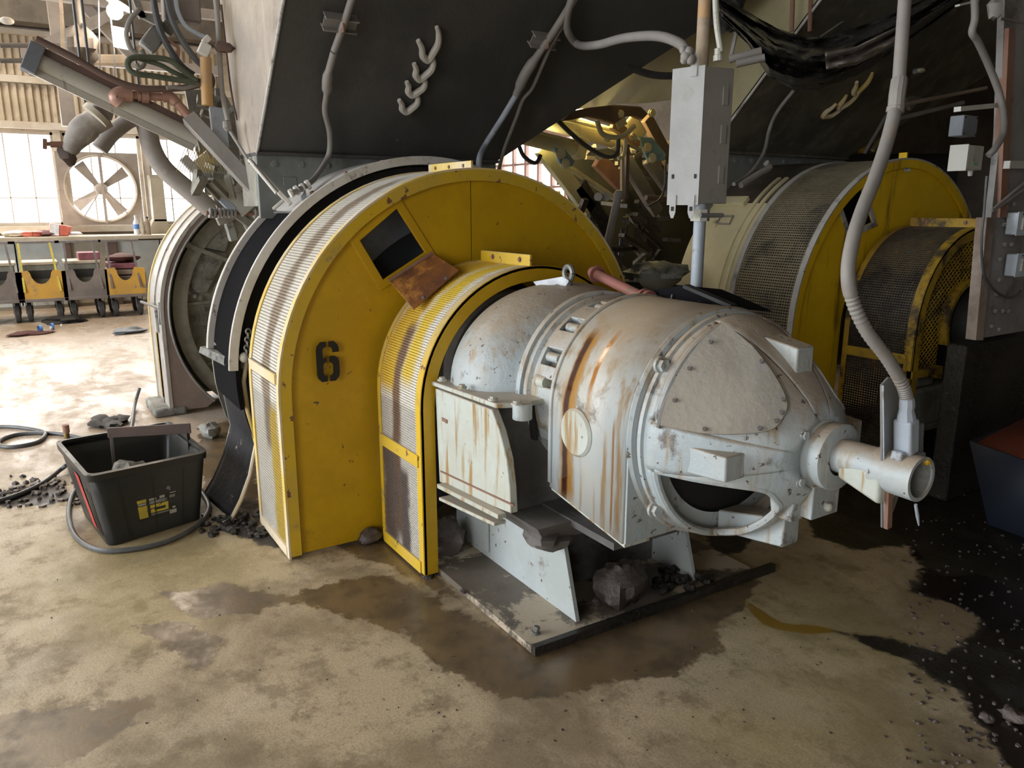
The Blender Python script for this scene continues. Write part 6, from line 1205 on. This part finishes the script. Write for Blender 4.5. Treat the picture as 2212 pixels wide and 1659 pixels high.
hose([(1195, 250), (1230, 285), (1270, 318), (1310, 338), (1332, 332), (1336, 300)], XC+.5, .016, 'rubber', 'black hose arcing under the cream cylinders')
hose([(1290, 262), (1300, 288), (1320, 296), (1345, 294), (1370, 272)], XC+.5, .018, 'cream', 'cream-lit hose curling round the pivot bracket')
hose([(1352, 300), (1350, 325), (1345, 338), (1335, 342)], XC+.5, .014, 'cream', 'short hose with pale fittings right of the pivot')
hose([(1118, 306), (1130, 335), (1148, 350), (1160, 350), (1168, 335)], XC+.5, .014, 'rubber', 'thin black hose hanging against the bright window gap')
hose([(1350, 140), (1385, 155), (1420, 163), (1460, 164)], XC+1.4, .020, 'rubber', 'thick black cable across the yellow-lit chute side')
single('drop_cable', MB().tube(spline([PX(1438, 350, -4.2), PX(1436, 400, -4.2), PX(1425, 430, -4.2), PX(1400, 445, -4.2)], 6), .008, 8), M['rubber'], 'thin cable curving behind the tall enclosure', 'cable')
dk = thing('torn_shroud', PX(1310, 245, XC+.1), 'dark torn rubber shroud above the cream cylinders', 'shroud')
obj('shroud_body', MB().prism([PX(*p, XC+.35) for p in ((1215, 262), (1238, 240), (1275, 232), (1330, 226), (1385, 230), (1402, 245), (1390, 258), (1370, 250), (1350, 252), (1330, 268), (1300, 258), (1270, 252), (1240, 258))], (-.06, 0, 0)), M['chandark'], dk, bevel=.01)
for i, (a, b_, w_, mt, lb) in enumerate((((1168, 318), (1275, 455), .12, 'cream', 'cream-painted slanting beam left of the gap between machines'), ((1395, 255), (1455, 365), .10, 'chandark', 'dark slanting channel right of the blue plate'),
        ((1352, 345), (1420, 460), .11, 'cartgrey', 'dusty slanting beam behind the enclosure'), ((1400, 345), (1460, 430), .10, 'cartgrey', 'short dusty beam right of the long slanting one'), ((1215, 352), (1330, 430), .03, 'cream', 'thin pale angle running down to the vertical pipe'),
        ((1250, 400), (1310, 500), .13, 'mud', 'black greasy beam over the yellow guard shoulder'), ((1290, 345), (1345, 400), .12, 'rustdry', 'rust-brown plate low between the machines'))):
    single('slanting_beam', MB().bar(PX(*a, XC), PX(*b_, XC), w_, .06, up=(1, 0, 0)), M[mt], lb, 'beam', bevel=.005)
single('wooden_stick', MB().bar(PX(1344, 318, -4.58), PX(1344, 435, -4.58), .022, .022), M['wood'], 'pale wooden stick hanging point-down between the machines', 'stick'); single('dark_rod', MB().bar(PX(1354, 312, -4.58), PX(1352, 430, -4.58), .03, .03), M['chandark'], 'dark rust rod beside the pale wooden stick', 'rod')
vp2 = thing('vertical_pipe', PX(1318, 520, -3.9), 'grey stand pipe rising behind the yellow guard shoulder', 'pipe'); obj('pipe_tube', MB().tube([PX(1335, 425, -3.9), PX(1312, 528, -3.9), (-3.9, PX(1312, 528, -3.9)[1], 0)], .026, 14), M['conduit'], vp2); obj('pipe_elbow', MB().ball(PX(1336, 422, -3.9), .035, 10), M['conduit'], vp2)
for i, (x, y) in enumerate(((1292, 425), (1310, 425))): single('round_knob', MB().cyl(PX(x, y, -4.5), PX(x, y, -4.44), .03, 14), M['conduit'], 'pale round knob left of the stand pipe, %s of two' % ('left' if i == 0 else 'right'), 'knob')  # plain round knobs that close no pipe
single('horizontal_bar', MB().cyl(PX(1395, 427, -4.3), PX(1456, 430, -4.3), .02, 12), M['chandark'], 'dark horizontal bar ending behind the enclosure', 'bar')
single('dark_lump', MB().rock(PX(1412, 592, -3.3), (.15, .19, .08), 21, 18, .4), M['castlite'], 'grey-green rounded lump low between the two machines', 'lump')
single('dark_shelf', MB().prism([PX(1345, 608, -3.25), PX(1490, 618, -3.25), PX(1490, 655, -3.25), PX(1345, 640, -3.25)], (-.4, 0, 0)), M['black'], 'black shelf edge under the grey-green lump', 'shelf')
mbk = MB().prism([PX(*q, -5.7) for q in ((1190, 332), (1300, 322), (1470, 300), (1520, 300), (1520, 700), (1250, 700), (1246, 455))], (-.05, 0, 0)); single('dark_backing_sheet', mbk, M['black'], 'black backing sheet added to darken the gap between the machines', 'panel')  # black sheet added behind the clutter to keep the gap dark
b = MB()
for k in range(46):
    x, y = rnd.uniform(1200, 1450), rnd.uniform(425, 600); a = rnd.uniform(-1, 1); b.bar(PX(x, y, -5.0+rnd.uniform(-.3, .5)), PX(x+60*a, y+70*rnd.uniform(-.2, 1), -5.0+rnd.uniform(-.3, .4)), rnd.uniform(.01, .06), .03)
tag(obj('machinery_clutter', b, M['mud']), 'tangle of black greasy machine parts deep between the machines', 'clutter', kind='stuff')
b = MB()
for k in range(26):
    x, y = rnd.uniform(1150, 1440), rnd.uniform(320, 425); b.bar(PX(x, y, XC-.35+rnd.uniform(-.2, .2)), PX(x+rnd.uniform(-40, 40), y+rnd.uniform(-25, 25), XC-.35), rnd.uniform(.01, .05), .03)
tag(obj('machinery_clutter', b, M['cartgrey']), 'dusty tangle of small bars behind the blue plates', 'clutter', kind='stuff')
# ================================================================ UPPER LEFT PIPES AND LAMPS
lc = thing('light_channel', tuple(PX(240, 200, -4.5)), 'long cream tubular light channel with a black end cap slanting across the upper left', 'lamp')
A, B = Vector(PX(72, 128, -4.5)), Vector(PX(425, 300, -4.5)); d = (B-A).normalized(); up = Vector((0, -d.z, d.y))
obj('channel_tube', MB().cyl(A, B, .042, 20), M['chanlite'], lc)
for s in (-1, 1): obj('channel_edge', MB().bar(A+up*.054*s+Vector((.01, 0, 0)), B+up*.054*s+Vector((.01, 0, 0)), .03, .02, up=(1, 0, 0)), M['chandark'] if s > 0 else M['chanlite'], lc)
obj('channel_back', MB().bar(A-Vector((.05, 0, 0)), B-Vector((.05, 0, 0)), .12, .02, up=(1, 0, 0)), M['chandark'], lc)
obj('end_cap', MB().bar(A-d*.035, A+d*.03, .135, .11, up=(1, 0, 0)), M['boxgrey'], lc, bevel=.004)
single('sagging_cable', MB().tube(spline([PX(*p, -4.4) for p in ((78, 84), (150, 120), (230, 165), (290, 188), (350, 192), (410, 188), (437, 178))], 8), .016, 10), M['chandark'], 'dark cable following the top of the light channel', 'cable')
ip = thing('wrapped_pipe', tuple(PX(190, 260, -4.9)), 'thick grey wrapped pipe elbowing down with a small valve at its end', 'pipe')
PI_ = [PX(*p, -4.9) for p in ((275, 208), (235, 210), (222, 230), (216, 250))]
obj('pipe_bend', MB().tube(spline(PI_, 6), .060, 16), M['pipeins'], ip); obj('collar', MB().tube([PX(258, 205, -4.85), PX(246, 208, -4.85)], .068, 18), M['chandark'], ip)
obj('pipe_body', MB().tube(spline([PX(*p, -4.9) for p in ((226, 250), (190, 272), (165, 300), (148, 330))], 6), [.066, .066, .066, .066, .066, .064, .07, .07, .07, .07, .066, .062, .058, .054, .05, .046, .044, .04, .03], 16), M['pipeins'], ip)
obj('band', MB().tube([PX(212, 244, -4.82), PX(204, 252, -4.82)], .072, 16), M['benchtop'], ip); obj('broken_end', MB().rock(PX(147, 335, -4.9), (.03, .045, .06), 4, 10, .6), M['chandark'], ip)
obj('valve_stem', MB().cyl(PX(140, 312, -4.9), PX(108, 312, -4.9), .016, 10), M['rustdry'], ip); obj('valve_handle', MB().bar(PX(97, 300, -4.9), PX(97, 322, -4.9), .02, .02).cyl(PX(97, 311, -4.9), PX(110, 311, -4.9), .01, 8), M['rustdry'], ip)
for q in (PX(205, 250, -4.9), PX(190, 275, -4.9)): obj('hanger_rod', MB().cyl(q, (q[0], q[1], 6.99), .007, 6), M['cable'], ip)
lp_ = thing('lower_pipe', tuple(PX(290, 250, -5.1)), 'bluish-grey branched pipe below the light channel running to the wheel guard', 'pipe')
obj('pipe_branch', MB().tube(spline([PX(*p, -5.1) for p in ((215, 322), (240, 290), (275, 262), (300, 252))], 6), .045, 14), M['pipeins'], lp_)
obj('pipe_run', MB().tube(spline([PX(*p, -5.1) for p in ((312, 250), (318, 280), (330, 325), (355, 365), (400, 405), (455, 452))], 8), .055, 16), M['pipeins'], lp_)
q = PX(306, 252, -5.1); obj('hanger_rod', MB().cyl(q, (q[0], q[1], 6.99), .007, 6), M['cable'], lp_)
obj('pipe_tee', MB().ball(PX(306, 252, -5.1), .07, 14), M['pipeins'], lp_)
cpp = thing('copper_pipe', tuple(PX(330, 215, -4.45)), 'dull copper-red pipe with union nut and elbow leading to the square tube', 'pipe')
obj('elbow', MB().tube(spline([PX(*p, -4.45) for p in ((262, 222), (250, 210), (262, 203), (285, 205))], 6), .036, 14), M['copper'], cpp)
obj('pipe_tube', MB().tube([PX(280, 205, -4.45), PX(365, 211, -4.45)], .020, 14), M['copper'], cpp); obj('union_nut', MB().tube([PX(305, 206, -4.45), PX(320, 207, -4.45)], .036, 8), M['copper'], cpp, smooth=20); obj('union_nut', MB().tube([PX(296, 206, -4.45), PX(303, 206, -4.45)], .028, 8), M['copper'], cpp, smooth=20)
obj('elbow', MB().tube(spline([PX(*p, -4.45) for p in ((350, 209), (368, 210), (380, 222))], 6), .028, 14), M['copper'], cpp); obj('pipe_tube', MB().cyl(PX(378, 218, -4.45), PX(412, 256, -4.45), .023, 14), M['copper'], cpp)
A, B = PX(408, 254, -4.42), PX(608, 470, -4.15)
sqt = thing('square_tube', tuple(Vector(B)), 'long grey square tube slanting from the copper pipe down to the black casing', 'tube'); obj('tube_body', MB().bar(A, B, .075, .07, up=(1, 0, 0)), M['greyplate'] if False else M['conduit'], sqt, bevel=.004)
for i, (a, b_, w_, mt, lb) in enumerate((((395, 340), (505, 455), .05, 'conduit_l', 'pale blue slanting flat bar left of the pale slanting channel'), ((440, 330), (545, 450), .16, 'boxwhite', 'wide pale slanting channel above the cast wheel'), ((470, 340), (575, 455), .03, 'wood', 'thin brown angle right of the wide pale channel'))):
    single('slanting_channel', MB().bar(PX(*a, -4.9), PX(*b_, -4.9), w_, .04, up=(1, 0, 0)), M[mt], lb, 'channel', bevel=.004)
hy = thing('hydraulic_rods', tuple(PX(600, 420, -4.05)), 'pair of pale thin push rods with a clevis meeting at the casing top', 'rod')
for o_ in (0, 11): obj('push_rod', MB().cyl(PX(538+o_*.5, 345+o_*.2, -3.98), PX(598+o_, 418, -3.80), .006 if o_ else .009, 10), M['whiteedge'], hy)
obj('clevis', MB().bar(PX(602, 415, -3.78), PX(628, 442, -3.74), .022, .015, up=(1, 0, 0)).bar(PX(590, 452, -3.78), PX(612, 432, -3.76), .016, .015), M['whiteedge'], hy, bevel=.003)
obj('end_tab', MB().prism([PX(650, 424, -3.72), PX(660, 412, -3.72), PX(664, 430, -3.72), PX(655, 448, -3.72)], (-.006, 0, 0)), M['conduit_l'], hy); obj('top_bar', MB().bar(PX(592, 459, -3.80), PX(655, 459, -3.72), .008, .006), M['conduit'], hy)
x_ = 452
for i, px in enumerate((455, 463, 475, 483, 491, 499, 507, 553, 563, 578)):
    single('spacer_roller', MB().lathe([(-.012, .001), (-.012, .030), (.012, .030), (.012, .001)], (0, 0), n=16, axis='y') if False else MB().tube([PX(px-4, 460, -4.9), PX(px-3, 460, -4.9), PX(px+2, 461, -4.9), PX(px+3, 461, -4.9)], [.018, .031, .031, .018], 14), M['conduit'],
           'pale round spacer, %s in the row over the cast wheel' % ('first', 'second', 'third', 'fourth', 'fifth', 'sixth', 'seventh', 'eighth after a gap', 'ninth', 'rightmost')[i], 'spacer', 'spacer row over the cast wheel')
single('roller_shaft', MB().tube([PX(445, 460, -4.9), PX(580, 462, -4.9), (-4.5, 1.30, 1.47), (-4.045, 1.33, 1.48)], .012, 10), M['rustdry'], 'rusty shaft through the row of pale spacers', 'shaft')
b = MB(); 
for i in range(13):
    for sgn in (-1, 1):
        x = 408+6*i; b.bar(PX(x, 300, -4.75), PX(x+28*sgn, 372, -4.75), .004, .003)
m_ = obj('mesh_scrap', b, M['yellow_dark'], None, smooth=0); tag(m_, 'scrap of yellow expanded mesh hanging behind the square tube', 'mesh'); m_['kind'] = 'stuff'
sl = thing('lifting_sling', tuple(PX(340, 150, -4.3)), 'olive green webbing sling looped over a hook at the upper left', 'sling')
obj('sling_loop', MB().tube(spline([PX(*p, -4.3) for p in ((420, 178), (380, 172), (330, 164), (290, 158), (276, 142), (284, 126), (320, 124), (365, 130), (392, 150), (425, 175)) ], 8), .014, 8), M['sling'], sl)
obj('sling_loop', MB().tube(spline([PX(*p, -4.32) for p in ((300, 126), (345, 140), (375, 156), (405, 168), (445, 178))], 8), .012, 8), M['sling'], sl)
for i, (pts, r, mt, lb) in enumerate((
    ([(330, -10), (337, 30), (350, 75), (372, 115), (395, 145), (418, 162)], .016, 'rubber', 'thick black hose curving down left of the chute side'),
    ([(358, -10), (370, 40), (392, 85), (420, 125), (445, 150), (458, 172), (455, 190)], .016, 'cable', 'grey-black hose curving down beside the pale hose'),
    ([(378, -10), (384, 25), (400, 55), (425, 72), (448, 82)], .011, 'conduit_l', 'pale blue-grey hose curving to the cylinder fitting'),
    ([(300, 20), (280, 45), (273, 75), (282, 105), (296, 115)], .012, 'conduit', 'pale looped hose hanging left of the hook'),
    ([(352, 75), (375, 95), (385, 105), (383, 135)], .008, 'rustdry', 'thin rusty pipe bent behind the black hoses'),
    ([(437, 180), (400, 190), (375, 188), (360, 190)], .010, 'conduit', 'short grey hose end under the sling'))):
    single('hanging_hose', MB().tube(spline([PX(*p, -4.35) for p in pts], 8), r, 10), M[mt], lb, 'hose')
hk = thing('hoist_hook', tuple(PX(310, 110, -4.4)), 'greasy chain hoist body with hook hanging at the upper left', 'hoist')
obj('hoist_body', MB().bar(PX(345, 68, -4.4), PX(315, 105, -4.4), .08, .08, up=(1, 0, 0)), M['steel'], hk, bevel=.01); obj('hoist_arm', MB().bar(PX(292, 25, -4.4), PX(350, 55, -4.4), .03, .03).bar(PX(290, -10, -4.4), PX(308, 40, -4.4), .03, .03), M['cast'], hk)
obj('hook_body', MB().tube(spline([PX(*p, -4.38) for p in ((305, 108), (312, 122), (310, 140), (300, 146), (294, 138))], 5), .012, 8), M['cast'], hk); obj('hoist_block', MB().bar(PX(350, 5, -4.45), PX(430, 18, -4.45), .16, .10, up=(1, 0, 0)), M['cartgrey'], hk, bevel=.01); obj('hoist_block', MB().bar(PX(352, 45, -4.45), PX(378, 62, -4.45), .10, .08, up=(1, 0, 0)), M['cast'], hk, bevel=.01)
yl = thing('small_cylinder', tuple(PX(445, 230, -4.3)), 'ochre-brown small hydraulic cylinder standing against the chute side', 'cylinder')
obj('barrel', MB().cyl(PX(444, 125, -4.3), PX(448, 228, -4.3), .028, 14), M['orangepipe'], yl); obj('head_fitting', MB().bar(PX(436, 118, -4.28), PX(446, 95, -4.28), .045, .05).bar(PX(440, 92, -4.28), PX(452, 80, -4.28), .03, .03), M['whiteedge'], yl, bevel=.004)
vpx = thing('chute_side_pipe', tuple(PX(478, 230, -4.25)), 'dusty vertical pipe strapped to the tan side of the chute', 'pipe')
obj('pipe_tube', MB().tube(spline([PX(*p, -4.30) for p in ((466, 0), (470, 40), (474, 110), (480, 200), (492, 260))], 5), .013, 10), M['conduit'], vpx); obj('pipe_tube', MB().tube(spline([PX(*p, -4.34) for p in ((478, 10), (490, 120), (500, 200), (512, 260))], 5), .005, 8), M['chandark'], vpx); obj('pipe_clamp', MB().rock(PX(482, 102, -4.27), (.03, .05, .03), 3, 8, .4), M['chandark'], vpx)
ut = single('blue_grey_strut', MB().bar(PX(468, 235, -4.45), PX(478, 320, -4.35), .075, .03, up=(1, 0, 0)), M['conduit_l'], 'pale blue upright strut beside the foot of the chute side', 'strut')
gr = thing('grease_fitting', tuple(PX(505, 300, -4.2)), 'thin rod with a grey bulbous fitting running to the push rods', 'fitting'); obj('bulb', MB().tube([PX(489, 262, -4.2), PX(491, 275, -4.2), PX(494, 282, -4.2)], [.018, .022, .014], 10), M['conduit'], gr); obj('rod', MB().cyl(PX(496, 282, -4.2), PX(540, 352, -4.1), .008, 8), M['conduit'], gr)
b = MB()
for k in range(40):
    x, y = rnd.uniform(425, 500), rnd.uniform(190, 400); b.bar(PX(x, y, -4.75+rnd.uniform(-.15, .15)), PX(x+rnd.uniform(-25, 35), y+rnd.uniform(-30, 50), -4.75), rnd.uniform(.01, .05), .03)
tag(obj('machinery_clutter', b, M['cast']), 'dark tangle of bars and fittings left of the chute foot', 'clutter', kind='stuff')
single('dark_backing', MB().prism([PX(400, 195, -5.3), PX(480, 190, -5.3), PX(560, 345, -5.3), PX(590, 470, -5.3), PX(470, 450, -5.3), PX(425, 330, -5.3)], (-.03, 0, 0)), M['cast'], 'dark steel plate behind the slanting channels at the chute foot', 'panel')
# lamps at the far left
hl = thing('high_bay_lamp', tuple(PX(248, 22, -9)), 'bright glowing lamp hanging below the roof at the upper left', 'lamp')
obj('lamp_bulb', MB().ball(PX(248, 25, -9), .075, 16), M['lampglow'], hl); obj('lamp_hood', MB().tube([PX(262, -5, -9), PX(256, 10, -9)], [.06, .14], 16), M['frame'], hl); obj('lamp_bracket', MB().bar(PX(262, 60, -9), PX(262, 105, -9), .14, .02), M['paper'] if False else M['boxwhite'], hl)
pt('high_bay_light', tuple(Vector(PX(248, 25, -9))+Vector((.1, 0, -.1))), 60, (1, .85, .7), .08)
single('round_roof_cap', MB().ball(PX(15, 45, -9), .05, 12, (.5, 1.2, .7)), M['frame'], 'small pale oval fixture on the dark beam, upper left corner', 'fixture')
for i, (px, y0, y1, w_, mt) in enumerate(((133, 20, 110, .03, 'wood'), (213, 0, 150, .012, 'cable'), (247, 110, 260, .012, 'cable'))):
    q0 = PX(px, y0, -9); single('hanging_rod', MB().bar((q0[0], q0[1], 6.99), q0, w_, w_).bar(q0, PX(px+3, y1, -9), w_, w_), M[mt], ('tan hanging strap left of the dark bundle', 'thin dark hanging line beside the lamp', 'thin dark line hanging below the lamp bracket')[i], 'rod')
single('dark_bundle', MB().rock(PX(178, 98, -9.2), (.15, .15, .17), 5, 14, .5).cyl(PX(178, 98, -9.2), (PX(178, 98, -9.2)[0], PX(178, 98, -9.2)[1], 6.99), .03), M['beam'], 'dark lumpy motor hanging in the roof steel left of the lamp', 'motor')
for i, (a, b_) in enumerate((((188, 130), (270, 130)), ((0, 98), (130, 98)), ((0, 131), (60, 131)))):
    single('roof_pipe', MB().cyl(PX(*a, -10), PX(*b_, -10), .06 if i == 0 else .025, 10), M['wood'] if i == 0 else M['beam'], ('tan horizontal pipe below the hanging motor', 'thin dark pipe along the wall, upper of two', 'thin dark pipe along the wall, lower of two')[i], 'pipe')
